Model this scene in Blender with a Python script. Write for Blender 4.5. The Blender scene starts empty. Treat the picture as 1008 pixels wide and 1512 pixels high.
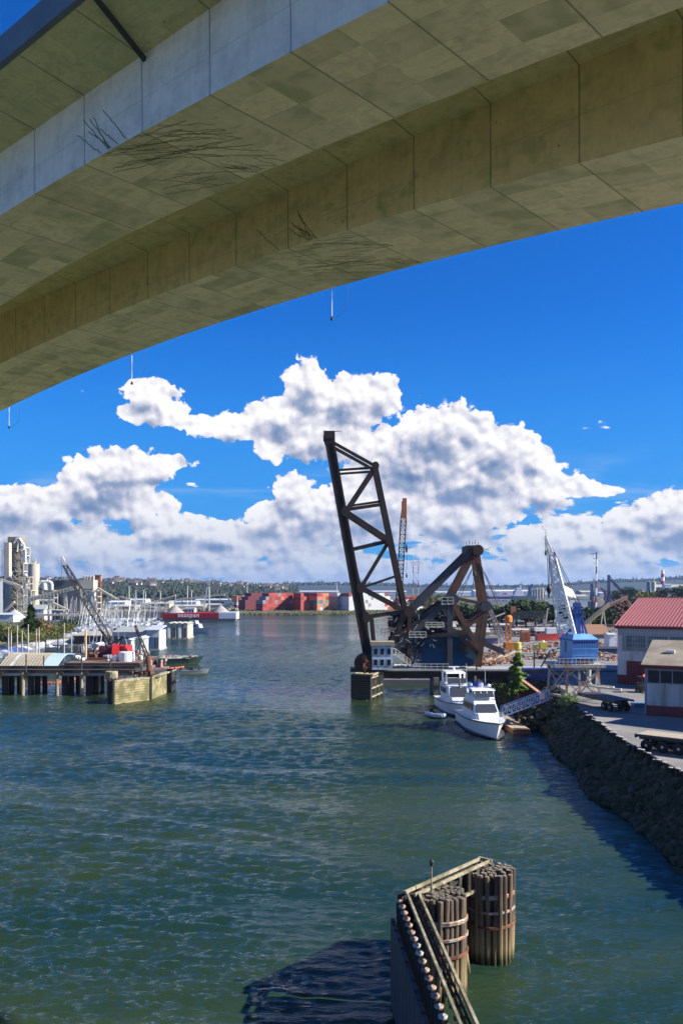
import bpy, math, random
from mathutils import Vector, Matrix
R = math.radians
S = bpy.context.scene
C = S.collection
rnd = random.Random(11)
U = rnd.uniform

# ---------------------------------------------------------------- camera, sky, sun, exposure
F, CX, YH, CH = 1300.0, 504.0, 870.0, 18.0      # focal length and horizon of the photograph (px), eye height (m)
cd = bpy.data.cameras.new("camera"); cam = bpy.data.objects.new("camera", cd); C.objects.link(cam)
cam.location = (0, 0, CH); cam.rotation_euler = (R(90), 0, 0)
cd.sensor_fit = 'VERTICAL'; cd.sensor_height = 36; cd.lens = F / 1512 * 36
cd.shift_y = (YH - 756) / 1512; cd.clip_start = .1; cd.clip_end = 30000
S.camera = cam
S.view_settings.view_transform = 'Standard'; S.view_settings.look = 'None'
S.view_settings.exposure = 1.5; S.view_settings.gamma = 1
S.cycles.use_denoising = True; S.cycles.max_bounces = 5; S.cycles.diffuse_bounces = 3
S.cycles.glossy_bounces = 3; S.cycles.transmission_bounces = 3; S.cycles.volume_bounces = 0
S.cycles.sample_clamp_indirect = 6; S.cycles.caustics_reflective = True; S.cycles.blur_glossy = .6; S.cycles.caustics_refractive = False
SUN_AZ, SUN_EL = 97.0, 33.0
sl = bpy.data.lights.new("sun", 'SUN'); sl.energy = 3.6; sl.angle = R(.5); sl.color = (1, .93, .82)
sun = bpy.data.objects.new("sun", sl); C.objects.link(sun)
sd = Vector((math.sin(R(SUN_AZ)) * math.cos(R(SUN_EL)), math.cos(R(SUN_AZ)) * math.cos(R(SUN_EL)), math.sin(R(SUN_EL))))
sun.rotation_euler = sd.to_track_quat('Z', 'Y').to_euler(); sun.location = sd * 300

class NT:
    """short-hand for building node trees"""
    def __init__(s, tree): s.t = tree; s.n = tree.nodes; s.l = tree.links
    def new(s, typ, **kw):
        n = s.n.new(typ)
        for k, v in kw.items(): setattr(n, k, v)
        return n
    def put(s, sock, v):
        if v is None: return
        if isinstance(v, bpy.types.NodeSocket): s.l.new(v, sock)
        else: sock.default_value = v
    def m(s, op, a, b=None, c=None, clamp=False):
        n = s.new('ShaderNodeMath', operation=op, use_clamp=clamp)
        for i, v in enumerate((a, b, c)): s.put(n.inputs[i], v)
        return n.outputs[0]
    def v(s, op, a, b=None, c=None):
        n = s.new('ShaderNodeVectorMath', operation=op)
        for i, x in enumerate((a, b, c)): s.put(n.inputs[i], x)
        return n.outputs['Value'] if op in ('LENGTH', 'DOT_PRODUCT', 'DISTANCE') else n.outputs[0]
    def noise(s, vec, scale, detail=3, rough=.5, dist=0, col=False):
        n = s.new('ShaderNodeTexNoise'); s.put(n.inputs['Vector'], vec)
        n.inputs['Scale'].default_value = scale; n.inputs['Detail'].default_value = detail
        n.inputs['Roughness'].default_value = rough; n.inputs['Distortion'].default_value = dist
        return n.outputs['Color' if col else 'Fac']
    def voro(s, vec, scale, smooth=.5, feature='SMOOTH_F1'):
        n = s.new('ShaderNodeTexVoronoi', feature=feature); s.put(n.inputs['Vector'], vec)
        n.inputs['Scale'].default_value = scale
        if feature == 'SMOOTH_F1': n.inputs['Smoothness'].default_value = smooth
        return n.outputs['Distance']
    def step(s, x, a, b, lo=0., hi=1., kind='SMOOTHSTEP'):
        n = s.new('ShaderNodeMapRange', interpolation_type=kind); s.put(n.inputs[0], x)
        for i, q in enumerate((a, b, lo, hi)): s.put(n.inputs[i + 1], q)
        return n.outputs[0]
    def mix(s, f, a, b, blend='MIX'):
        n = s.new('ShaderNodeMix', data_type='RGBA', blend_type=blend)
        s.put(n.inputs[0], f)
        for i, q in ((6, a), (7, b)): s.put(n.inputs[i], q if isinstance(q, bpy.types.NodeSocket) else (*q[:3], 1))
        return n.outputs[2]
    def xyz(s, x, y, z):
        n = s.new('ShaderNodeCombineXYZ')
        for i, q in enumerate((x, y, z)): s.put(n.inputs[i], q)
        return n.outputs[0]
    def sep(s, v):
        n = s.new('ShaderNodeSeparateXYZ'); s.put(n.inputs[0], v); return n.outputs

# ---- world: Nishita sky with procedural cumulus laid out by bearing and elevation (hundreds of px of the photo's scale)
W = bpy.data.worlds.new("World"); S.world = W; W.use_nodes = True
W.cycles.sampling_method = 'MANUAL'; W.cycles.sample_map_resolution = 512
w = NT(W.node_tree); w.n.clear()
out = w.new('ShaderNodeOutputWorld'); bg = w.new('ShaderNodeBackground'); w.l.new(bg.outputs[0], out.inputs[0])
bg.inputs[1].default_value = .085
sky = w.new('ShaderNodeTexSky', sky_type='NISHITA'); sky.sun_disc = False
sky.sun_elevation = R(SUN_EL); sky.sun_rotation = R(SUN_AZ); sky.air_density = 1.0; sky.dust_density = .3; sky.ozone_density = 3.5
tc = w.new('ShaderNodeTexCoord').outputs['Generated']
dx, dy, dz = w.sep(tc)
hyp = w.m('SQRT', w.m('ADD', w.m('MULTIPLY', dx, dx), w.m('MULTIPLY', dy, dy)))
az = w.m('MULTIPLY', w.m('ARCTAN2', dx, dy), 13.)
el = w.m('MULTIPLY', w.m('DIVIDE', dz, w.m('MAXIMUM', hyp, .02)), 13.)
P0 = w.xyz(az, el, 0.)
BL = [(455,572,38,44),(512,592,62,40),(566,584,28,30),(420,612,60,28),(345,628,58,24),(290,622,40,16),(225,582,40,22),(205,612,34,12),(236,606,46,20),
      (470,650,95,34),(650,636,74,46),(700,625,26,20),(740,662,60,36),(796,672,26,16),(610,675,120,52),(700,705,130,42),(810,722,76,20),(880,722,34,11),
      (185,690,72,32),(245,682,44,16),(150,722,66,40),(200,745,60,22),(28,738,62,26),(95,750,50,18),(255,776,58,18),(330,782,60,14),
      (432,728,38,32),(470,758,60,34),(405,765,46,26),(560,745,120,46),(690,762,90,26),(985,748,46,24),(930,764,40,18),(1010,772,60,30),(870,790,60,14)]
def pxb(b):
    cx, cy, rx, ry = b
    u_ = math.atan((cx - CX) / F) * 13; c_ = 1 / math.sqrt(1 + ((cx - CX) / F) ** 2)
    return u_, (YH - cy) / F * 13 * c_, rx / 100, ry / 100
def density(p):
    q = w.v('ADD', p, w.v('MULTIPLY', w.v('SUBTRACT', w.noise(p, 1.1, 4, .6, col=True), (.5, .5, .5)), (.42, .34, 0)))
    best = None
    for b in BL:
        u_, v_, rx, ry = pxb(b)
        d = w.v('LENGTH', w.v('MULTIPLY_ADD', q, (1 / rx, 1 / ry, 0), (-u_ / rx, -v_ / ry, 0)))
        best = d if best is None else w.m('SMOOTH_MIN', best, d, .22)
    pu = w.m('SUBTRACT', .55, w.voro(q, 2.6, .4))
    pu2 = w.m('SUBTRACT', .5, w.voro(q, 6.5, .5))
    fb = w.m('SUBTRACT', w.noise(p, 5.5, 7, .62), .5)
    det = w.m('ADD', w.m('ADD', w.m('MULTIPLY', pu, .34), w.m('MULTIPLY', pu2, .22)), w.m('MULTIPLY', fb, 1.0))
    d1 = w.m('ADD', w.m('SUBTRACT', 1., best), det)
    # the low bank near the horizon, layered ever flatter
    ex, ey, _ = w.sep(p)
    st = w.xyz(w.m('MULTIPLY', ex, .62), w.m('MULTIPLY', w.m('POWER', w.m('MAXIMUM', ey, 0.), .8), 2.3), 3.7)
    bank = w.noise(st, 1.5, 6, .56, .35)
    env = w.step(ey, .55, 1.7, .12, -.62)
    d2 = w.m('ADD', w.m('ADD', w.m('MULTIPLY', w.m('SUBTRACT', bank, .44), 2.3), env), w.m('MULTIPLY', det, .4))
    return w.m('SMOOTH_MAX', d1, d2, .15), det
D0, det0 = density(P0)
D1, det1 = density(w.v('ADD', P0, (.12, .27, 0)))
D1 = w.m('SUBTRACT', D1, w.m('MULTIPLY', det1, .72))
alpha = w.step(D0, -.03, .07)
ex, ey, _ = w.sep(P0)
big = w.noise(w.xyz(w.m('MULTIPLY', ex, .8), w.m('MULTIPLY', ey, 1.6), 9.1), .9, 3, .5)
def relief(p):
    q = w.v('ADD', p, w.v('MULTIPLY', w.v('SUBTRACT', w.noise(p, 1.1, 4, .6, col=True), (.5, .5, .5)), (.42, .34, 0)))
    return w.m('ADD', w.m('MULTIPLY', w.m('ADD', w.m('MULTIPLY', w.voro(q, 2.6, .4), -.5), w.m('MULTIPLY', w.voro(q, 6.5, .5), -.42)), 1.), w.m('MULTIPLY', w.noise(p, 4.5, 6, .55), .8))
rel = w.m('SUBTRACT', relief(P0), relief(w.v('ADD', P0, (.05, .085, 0))))
tone = w.m('SUBTRACT', .98, w.step(D1, -.05, 1.2, 0., .66))
tone = w.m('ADD', tone, w.m('ADD', w.m('MULTIPLY', rel, .72), w.m('ADD', w.m('MULTIPLY', det0, .18), w.m('MULTIPLY', w.m('SUBTRACT', big, .5), .28))))
ramp = w.new('ShaderNodeValToRGB'); w.l.new(tone, ramp.inputs[0])
cr = ramp.color_ramp; cr.elements[0].position = 0; cr.elements[0].color = (.42, .80, 1.7, 1)
cr.elements[1].position = 1; cr.elements[1].color = (4.4, 4.3, 4.3, 1)
for pos, col in ((.25, (.72, 1.1, 1.95)), (.5, (1.35, 1.65, 2.35)), (.75, (2.9, 2.9, 3.3))):
    e = cr.elements.new(pos); e.color = (*col, 1)
# far clouds sink into the air near the horizon
skyc = w.mix(1., sky.outputs[0], (.025, .29, .70), 'MULTIPLY')
skyc = w.mix(w.step(el, 0., 4.4, .75, 0.), skyc, (.25, 1.45, 3.3))
cir = w.m('MULTIPLY', w.step(w.noise(w.xyz(w.m('MULTIPLY', ex, .25), w.m('MULTIPLY', ey, 1.5), 1.3), 1.6, 5, .6, .6), .5, .78), w.step(ey, 1.2, 2.2, .55, 0.))
skyc = w.mix(cir, skyc, (2.0, 2.7, 3.7))
cl = w.mix(w.step(el, 0., 1.5, .55, 0.), ramp.outputs[0], (.72, 1.25, 2.1))
fin = w.mix(alpha, skyc, cl)
w.l.new(fin, bg.inputs[0])

# ---------------------------------------------------------------- helpers
def P(px, py, d):
    return Vector(((px - CX) / F * d, d, CH - (py - YH) / F * d))
def G(px, py, z=0.):
    return P(px, py, (CH - z) * F / (py - YH))

def tag(o, label=None, cat=None, group=None, kind=None):
    if label: o['label'] = label
    if cat: o['category'] = cat
    if group: o['group'] = group
    if kind: o['kind'] = kind
    return o
def thing(name, label, cat, loc=(0, 0, 0), rz=0., group=None):
    o = bpy.data.objects.new(name, None); C.objects.link(o)
    o.location = loc; o.rotation_euler = (0, 0, rz); o.empty_display_size = .3
    return tag(o, label, cat, group)
def dup(o, parent=None):
    c = o.copy(); C.objects.link(c); c.parent = parent
    for ch in list(o.children): dup(ch, c)
    return c
def base_of(o):
    M = Matrix.Identity(4)
    while o is not None:
        M = Matrix.Translation(o.location) @ Matrix.Rotation(o.rotation_euler[2], 4, 'Z') @ M
        o = o.parent
    return M
class MB:
    """collects shapes and links them as ONE mesh object"""
    def __init__(s): s.v = []; s.f = []; s.i = []
    def add(s, vs, fs, mi=0):
        n = len(s.v); s.v += [tuple(v) for v in vs]
        for f in fs: s.f.append([n + k for k in f]); s.i.append(mi)
        return s
    def box(s, c, d, rz=0., mi=0):
        ca, sa = math.cos(rz), math.sin(rz); vs = []
        for z in (-.5, .5):
            for x, y in ((-.5, -.5), (.5, -.5), (.5, .5), (-.5, .5)):
                X, Y = x * d[0], y * d[1]
                vs.append((c[0] + X * ca - Y * sa, c[1] + X * sa + Y * ca, c[2] + z * d[2]))
        return s.add(vs, [(3, 2, 1, 0), (4, 5, 6, 7), (0, 1, 5, 4), (1, 2, 6, 5), (2, 3, 7, 6), (3, 0, 4, 7)], mi)
    def beam(s, a, b, w_, h=None, mi=0, up=(0, 0, 1)):
        a, b = Vector(a), Vector(b); h = h or w_; t = (b - a)
        if t.length < 1e-5: return s
        t.normalize(); u_ = Vector(up)
        if abs(t.dot(u_)) > .985: u_ = Vector((0, 1, 0))
        x = t.cross(u_).normalized(); y = x.cross(t).normalized(); vs = []
        for p in (a, b):
            for i, j in ((-.5, -.5), (.5, -.5), (.5, .5), (-.5, .5)): vs.append(p + x * i * w_ + y * j * h)
        return s.add(vs, [(3, 2, 1, 0), (4, 5, 6, 7), (0, 1, 5, 4), (1, 2, 6, 5), (2, 3, 7, 6), (3, 0, 4, 7)], mi)
    def tube(s, a, b, r0, r1=None, n=8, mi=0, cap=True):
        a, b = Vector(a), Vector(b); r1 = r0 if r1 is None else r1; t = (b - a).normalized()
        u_ = Vector((1, 0, 0)) if abs(t.x) < .9 else Vector((0, 1, 0))
        x = t.cross(u_).normalized(); y = t.cross(x).normalized(); vs = []
        for p, r in ((a, r0), (b, r1)):
            for k in range(n):
                q = k * math.tau / n; vs.append(p + x * math.cos(q) * r + y * math.sin(q) * r)
        fs = [(k, (k + 1) % n, n + (k + 1) % n, n + k) for k in range(n)]
        if cap: fs += [tuple(range(n))[::-1], tuple(range(n, 2 * n))]
        return s.add(vs, fs, mi)
    def path(s, pts, r, n=6, mi=0):
        for a, b in zip(pts, pts[1:]): s.tube(a, b, r, r, n, mi)
        return s
    def prism(s, poly, z0, z1, mi=0, mt=None, off=None):
        n = len(poly); off = off or poly
        vs = [(*p[:2], z0) for p in off] + [(*p[:2], z1) for p in poly]
        s.add(vs, [(k, (k + 1) % n, n + (k + 1) % n, n + k) for k in range(n)] + [tuple(range(n))[::-1]], mi)
        s.add(vs[n:], [tuple(range(n))], mi if mt is None else mt); return s
    def lathe(s, prof, c=(0, 0, 0), n=16, mi=0):
        vs = [];
        for r, z in prof:
            for k in range(n):
                q = k * math.tau / n; vs.append((c[0] + r * math.cos(q), c[1] + r * math.sin(q), c[2] + z))
        m_ = len(prof); fs = []
        for j in range(m_ - 1):
            for k in range(n): fs.append((j * n + k, j * n + (k + 1) % n, (j + 1) * n + (k + 1) % n, (j + 1) * n + k))
        fs += [tuple(range(n))[::-1], tuple(range((m_ - 1) * n, m_ * n))]
        return s.add(vs, fs, mi)
    def slab(s, pts, th, mi=0):
        """a polygon in space given a thickness along its normal"""
        pts = [Vector(p) for p in pts]; nrm = (pts[1] - pts[0]).cross(pts[2] - pts[0]).normalized() * th; n = len(pts)
        return s.add(pts + [p + nrm for p in pts], [tuple(range(n))[::-1], tuple(range(n, 2 * n))] + [(k, (k + 1) % n, n + (k + 1) % n, n + k) for k in range(n)], mi)
    def lattice(s, a, b, w0, w1, n, t=.08, mi=0, side=None, h0=None, h1=None):
        """four chords with zigzag lacing"""
        a, b = Vector(a), Vector(b); ax = (b - a).normalized()
        x = Vector(side) if side else ax.cross(Vector((0, 1, 0)))
        x = (x - ax * x.dot(ax)).normalized(); y = ax.cross(x).normalized()
        h0 = h0 or w0; h1 = h1 or w1
        def c(k, f): # corner
            i, j = ((-1, -1), (1, -1), (1, 1), (-1, 1))[k % 4]
            return a.lerp(b, f) + x * i * (w0 + (w1 - w0) * f) / 2 + y * j * (h0 + (h1 - h0) * f) / 2
        for k in range(4): s.beam(c(k, 0), c(k, 1), t * 1.5, mi=mi)
        for j in range(n):
            f, g = j / n, (j + 1) / n
            for k in range(4):
                if (j + k) % 2: s.beam(c(k, f), c(k + 1, g), t, mi=mi)
                else: s.beam(c(k + 1, f), c(k, g), t, mi=mi)
                s.beam(c(k, g), c(k + 1, g), t, mi=mi)
        return s
    def build(s, name, mats, parent=None, local=False, smooth=False):
        me = bpy.data.meshes.new(name)
        if parent is not None and not local:
            M = base_of(parent).inverted(); vs = [M @ Vector(v) for v in s.v]
        else: vs = s.v
        me.from_pydata(vs, [], s.f)
        mats = mats if isinstance(mats, (list, tuple)) else [mats]
        for m_ in mats: me.materials.append(m_)
        if len(mats) > 1: me.polygons.foreach_set('material_index', s.i)
        if smooth: me.polygons.foreach_set('use_smooth', [True] * len(me.polygons))
        me.update(); o = bpy.data.objects.new(name, me); C.objects.link(o); o.parent = parent
        return o
def recalc(o):
    import bmesh
    bm = bmesh.new(); bm.from_mesh(o.data); bmesh.ops.recalc_face_normals(bm, faces=bm.faces); bm.to_mesh(o.data); bm.free(); return o

MATS = {}
def mat(name, col, rough=.7, metal=0., var=.25, scale=3., bump=0., tint=None, tscale=.6, tamt=.5, streak=False, detail=5, spec=None):
    """painted / raw surface with uneven tone; tint = a second real colour (rust, moss, wear) in patches"""
    if name in MATS: return MATS[name]
    m_ = bpy.data.materials.new(name); m_.use_nodes = True; t = NT(m_.node_tree)
    b = m_.node_tree.nodes['Principled BSDF']
    co = t.new('ShaderNodeTexCoord').outputs['Object']
    if streak: co2 = t.v('MULTIPLY', co, (1, 1, .12))
    else: co2 = co
    n1 = t.noise(co2, scale, detail, .6)
    k = t.m('MULTIPLY_ADD', n1, 2 * var, 1 - var)
    c = t.v('SCALE', (*col,)); m2 = c.node; t.put(m2.inputs['Scale'], k)
    c = m2.outputs[0]
    if tint:
        f = t.step(t.noise(co2, tscale, 6, .65), .5 - tamt * .25, .75 - tamt * .25)
        c = t.mix(f, c, tint)
    t.l.new(c, b.inputs['Base Color']); b.inputs['Roughness'].default_value = rough; b.inputs['Metallic'].default_value = metal
    if spec is not None: b.inputs['Specular IOR Level'].default_value = spec
    if bump:
        bn = t.new('ShaderNodeBump'); bn.inputs['Strength'].default_value = 1; bn.inputs['Distance'].default_value = bump
        t.l.new(t.noise(co, scale * 2, 6, .65), bn.inputs['Height']); t.l.new(bn.outputs[0], b.inputs['Normal'])
    MATS[name] = m_; return m_

# ---------------------------------------------------------------- water
import numpy as np
m = bpy.data.materials.new('river_water'); m.use_nodes = True; t = NT(m.node_tree); b = m.node_tree.nodes['Principled BSDF']
co = t.new('ShaderNodeNewGeometry').outputs['Position']
big = t.noise(t.v('MULTIPLY', co, (.012, .03, 0)), 1, 4, .55, 1.6)
c = t.mix(t.step(big, .35, .65), (.010, .033, .025), (.034, .055, .020))
t.n.remove(b); df = t.new('ShaderNodeBsdfDiffuse'); t.l.new(c, df.inputs['Color']); up_ = t.new('ShaderNodeCombineXYZ'); up_.inputs[2].default_value = 1.; t.l.new(up_.outputs[0], df.inputs['Normal'])   # light scattered back from the murky depth does not follow the ripples
gl = t.new('ShaderNodeBsdfGlossy'); gl.distribution = 'GGX'; fr = t.new('ShaderNodeFresnel'); fr.inputs['IOR'].default_value = 1.5; mx_ = t.new('ShaderNodeMixShader')
t.l.new(fr.outputs[0], mx_.inputs[0]); t.l.new(df.outputs[0], mx_.inputs[1]); t.l.new(gl.outputs[0], mx_.inputs[2]); t.l.new(mx_.outputs[0], t.n['Material Output'].inputs['Surface'])
at = t.new('ShaderNodeAttribute', attribute_name='chop').outputs['Fac']
t.l.new(t.m('MULTIPLY_ADD', at, .05, .03), gl.inputs['Roughness'])
w1 = t.noise(t.v('MULTIPLY', co, (2.0, 4.2, 0)), 1, 4, .62, .5); w2 = t.noise(t.v('MULTIPLY', co, (.35, .8, 0)), 1, 3, .6, .6)
bn = t.new('ShaderNodeBump'); bn.inputs['Strength'].default_value = 1; bn.inputs['Distance'].default_value = 1
t.l.new(t.m('MULTIPLY', t.m('ADD', t.m('MULTIPLY', w1, .16), t.m('MULTIPLY', w2, .12)), at), bn.inputs['Height']); t.l.new(bn.outputs[0], gl.inputs['Normal']); t.l.new(bn.outputs[0], fr.inputs['Normal'])
WATER = m
# real waves: a sum of wavelets over a grid that is finest near the bank we look from
nr = np.random.RandomState(4)
Y = [22.]
while Y[-1] < 1000: Y.append(Y[-1] * 1.0034)
Y = np.array(Y); nc = 330; uu = np.linspace(-.47, .47, nc); XX = uu[None, :] * Y[:, None]; YY = np.repeat(Y[:, None], nc, 1)
def lowf(sx, sy, seed, n_=7, warp=0):
    q_ = np.random.RandomState(seed); x, y = XX * sx, YY * sy
    if warp: x = x + warp * np.sin(y * .7 + 1.3 + .5 * np.sin(x)); y = y + warp * np.sin(x * .6 + .4)
    o = np.zeros_like(XX)
    for k in range(n_): a_ = q_.uniform(0, 6.28); f_ = q_.uniform(.5, 2.2); o += np.sin(f_ * (x * np.cos(a_) + y * np.sin(a_)) + q_.uniform(0, 6.28)) / f_ ** .5
    return o / n_ ** .5
wind = 1 / (1 + np.exp(-2.2 * (lowf(.035, .05, 3, 8, 1.2) + .35)))           # gusty and slack areas
wind = .42 + .75 * wind
sl_ = lowf(.020, .045, 9, 5, 1.8); slick = np.exp(-(sl_ / .22) ** 2) * (1 / (1 + np.exp(-(lowf(.02, .03, 12, 4) - .1) * 4)))
sl2 = lowf(.05, .11, 29, 5, 2.0); slick = np.maximum(slick, .8 * np.exp(-(sl2 / .16) ** 2) / (1 + np.exp(-(lowf(.03, .03, 13, 4) - .2) * 6)))
near_bank = 1 / (1 + np.exp(-(XX - 14) / 4)); chop = wind * (1 - .85 * slick) * (1 - .5 * near_bank)
spc = YY * .0034; H = np.zeros_like(XX); slope2 = 0
for k in range(120):
    lam = float(np.exp(nr.uniform(np.log(.32), np.log(3.2)))); th_ = nr.normal(1.42, .34); kk = 2 * np.pi / lam
    sl0 = .060 * (lam / 1.) ** (-.3 if lam < 1. else -.9); amp = sl0 / kk
    ph = kk * (XX * np.cos(th_) + YY * np.sin(th_)) + nr.uniform(0, 6.28) + 1.1 * np.sin(.21 * XX * nr.uniform(.4, 1) + nr.uniform(0, 6)) + 1.1 * np.sin(.17 * YY * nr.uniform(.4, 1) + nr.uniform(0, 6))
    vis = np.clip(lam / spc / 2.0 - .8, 0, 1); s_ = np.sin(ph); H += amp * vis * (s_ + .22 * np.cos(2 * ph))
edge = np.clip((.47 - np.abs(uu)) / .03, 0, 1)[None, :] * np.clip((YY - 22) / 2, 0, 1) * np.clip((1000 - YY) / 150, 0, 1)
H = H * chop * edge
nrw = len(Y); vs = np.stack([XX, YY, H], -1).reshape(-1, 3)
ii = (np.arange(nrw - 1)[:, None] * nc + np.arange(nc - 1)[None, :]).reshape(-1); fc = np.stack([ii, ii + 1, ii + nc + 1, ii + nc], -1)
ex_ = [(-9000, -400, 0), (9000, -400, 0), (9000, 22, 0), (-9000, 22, 0), (-9000, 1000, 0), (9000, 1000, 0), (9000, 12400, 0), (-9000, 12400, 0)]
n0 = len(vs); y_l, y_h = float(Y[0]), float(Y[-1]); ex_ = [(x, (y_l if y == 22 else y_h if y == 1000 else y), 0) for x, y, z in ex_]
vs = np.concatenate([vs, np.array(ex_, float)]); c00, c01, c10, c11 = 0, nc - 1, (nrw - 1) * nc, nrw * nc - 1
extra = [(n0, n0 + 1, n0 + 2, n0 + 3), (n0 + 4, n0 + 5, n0 + 6, n0 + 7), (n0 + 3, c00, c10, n0 + 4), (c01, n0 + 2, n0 + 5, c11)]
fc = np.concatenate([fc, np.array(extra)]); me = bpy.data.meshes.new('river')
me.vertices.add(len(vs)); me.vertices.foreach_set('co', vs.astype(np.float32).reshape(-1)); me.loops.add(fc.size); me.loops.foreach_set('vertex_index', fc.reshape(-1).astype(np.int32))
me.polygons.add(len(fc)); me.polygons.foreach_set('loop_start', np.arange(0, fc.size, 4, dtype=np.int32)); me.polygons.foreach_set('use_smooth', np.ones(len(fc), bool))
ca_ = me.attributes.new('chop', 'FLOAT', 'POINT'); ca_.data.foreach_set('value', np.concatenate([np.clip(chop, 0, 1.2).reshape(-1), np.full(8, .8)]).astype(np.float32))
me.update(calc_edges=True); me.validate(); me.materials.append(m); ro = bpy.data.objects.new('river', me); C.objects.link(ro); tag(ro, kind='structure')

# ---------------------------------------------------------------- land
M_asph = mat('asphalt', (.25, .235, .215), .9, var=.2, scale=.6, tint=(.17, .165, .16), tscale=.12, tamt=.6, detail=8)
M_dirt = mat('dirt', (.085, .078, .055), .95, var=.45, scale=.05, tint=(.04, .055, .022), tscale=.05, tamt=.6)
M_riprap = mat('riprap', (.11, .09, .065), .95, var=.6, scale=1.2, bump=.25, tint=(.03, .045, .014), tscale=.5, tamt=.5)
M_shore = mat('shore_rock', (.13, .115, .08), .95, var=.5, scale=.25, tint=(.10, .10, .04), tscale=.07, tamt=.6, bump=.4)
def land(name, poly, z, w_, mtop, mside):
    """polygon counter-clockwise; sloping sides down into the water"""
    n = len(poly); off = []
    for k in range(n):
        a, b_, c_ = Vector(poly[k - 1]), Vector(poly[k]), Vector(poly[(k + 1) % n])
        d1 = (b_ - a).normalized(); d2 = (c_ - b_).normalized(); nn = Vector((d1.y + d2.y, -d1.x - d2.x)).normalized()
        off.append(b_ + nn * w_)
    q = MB().prism([(*p, 0) for p in poly], -1.5, z, 0, 1, [(o_.x, o_.y, 0) for o_ in off])
    return tag(q.build(name, [mside, mtop]), kind='structure')
LAND_Z = 4.0
land('riverside_yard', [(26.4, -60), (400, -60), (600, 618), (78, 618), (60, 560), (36, 400), (24, 300), (22, 220), (26, 165), (31, 150), (31, 122), (29, 112), (27.3, 98), (25.6, 80), (25.6, 60)], LAND_Z, 4.6, M_asph, M_riprap)
land('far_bank', [(-700, 596), (-168, 596), (-150, 634), (10, 640), (48, 652), (80, 672), (160, 860), (200, 1500), (260, 1700), (4000, 1700), (9000, 11000), (-9000, 11000), (-2500, 560)], 2.2, 7, M_dirt, M_shore)
land('left_bank', [(-900, 60), (-140, 160), (-116, 262), (-118, 330), (-150, 430), (-190, 520), (-170, 642), (-900, 652)], 3.0, 8, M_dirt, M_shore)

# ---------------------------------------------------------------- high concrete bridge overhead
ang = math.atan2(-1300, 1437)
HB = thing('highway_bridge', 'high concrete highway bridge with twin box girders passing overhead', 'bridge', (0, 0, 0), ang)
# material in the bridge's own frame: x runs along the deck, y across, z up
def concrete(name, base, stain, sh, streaky):
    m_ = bpy.data.materials.new(name); m_.use_nodes = True; t = NT(m_.node_tree); b = m_.node_tree.nodes['Principled BSDF']
    co = t.new('ShaderNodeTexCoord').outputs['Object']; x, y, z = t.sep(co)
    seg = t.m('DIVIDE', t.m('ADD', x, 17.2 + 573), 5.73)
    fr = t.m('FRACT', seg); dj = t.m('MINIMUM', fr, t.m('SUBTRACT', 1., fr))
    joint = t.step(t.m('ADD', dj, t.m('MULTIPLY', t.m('SUBTRACT', t.noise(co, 3, 3, .6), .5), .006)), .002, .012, 1., 0.)
    # form panels, each cast with its own tone
    cell = t.xyz(t.m('FLOOR', t.m('MULTIPLY', seg, 2.)), t.m('FLOOR', t.m('DIVIDE', t.m('ADD', y, t.m('MULTIPLY', z, .7)), 2.05)), 0.)
    wn = t.new('ShaderNodeTexWhiteNoise', noise_dimensions='3D'); t.l.new(cell, wn.inputs[0])
    fy = t.m('FRACT', t.m('DIVIDE', t.m('ADD', y, t.m('MULTIPLY', z, .7)), 2.05)); f2 = t.m('FRACT', t.m('MULTIPLY', seg, 2.))
    seam = t.m('MAXIMUM', t.step(t.m('MINIMUM', fy, t.m('SUBTRACT', 1., fy)), .0, .012, 1., 0.), t.step(t.m('MINIMUM', f2, t.m('SUBTRACT', 1., f2)), 0., .008, 1., 0.))
    n1 = t.noise(co, .55, 7, .62); n2 = t.noise(t.v('MULTIPLY', co, (1, 1, .15)) if streaky else co, 2.2, 6, .6)
    tone = t.m('ADD', t.m('ADD', .36, t.m('MULTIPLY', n1, .92)), t.m('MULTIPLY', n2, .28))
    c = t.mix(t.step(t.m('ADD', n1, t.m('MULTIPLY', wn.outputs[0], sh)), .55, .82), base, stain)
    c = t.v('SCALE', c); t.put(c.node.inputs['Scale'], tone)
    c = t.mix(t.m('MULTIPLY', t.step(t.noise(t.v('MULTIPLY', co, (.25, 1.1, .5)), 1., 7, .7), .5, .72), .45), c, stain)
    c = t.mix(t.m('MULTIPLY', seam, .22), c, (.05, .05, .035))
    c = t.mix(t.m('MULTIPLY', joint, .55), c, (.035, .035, .025))
    # little tie holes
    vo = t.voro(t.xyz(t.m('MULTIPLY', x, .35), t.m('MULTIPLY', y, .35), t.m('MULTIPLY', z, .35)), 1.6, 0, 'F1')
    c = t.mix(t.step(vo, .02, .04, .8, 0.), c, (.02, .02, .02))
    t.l.new(c, b.inputs['Base Color']); b.inputs['Roughness'].default_value = .85
    bn = t.new('ShaderNodeBump'); bn.inputs['Distance'].default_value = .03
    t.l.new(t.m('SUBTRACT', t.m('MULTIPLY', n2, .5), t.m('ADD', joint, t.m('MULTIPLY', seam, .3))), bn.inputs['Height']); t.l.new(bn.outputs[0], b.inputs['Normal'])
    return m_
M_soff = concrete('soffit_concrete', (.90, .80, .42), (.48, .47, .21), .22, False)
M_web = concrete('web_concrete', (.92, .82, .64), (.56, .50, .40), .05, True)
M_deck = concrete('deck_concrete', (.84, .74, .32), (.46, .48, .18), .1, False)
M_web2 = concrete('inner_web_concrete', (.88, .72, .32), (.40, .43, .15), .1, True)
def zs(s, c_, kr, kl):
    return 18 + 24.95 - (kr if s < c_ else kl) * (s - c_) ** 2
ZT = 47.0
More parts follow.
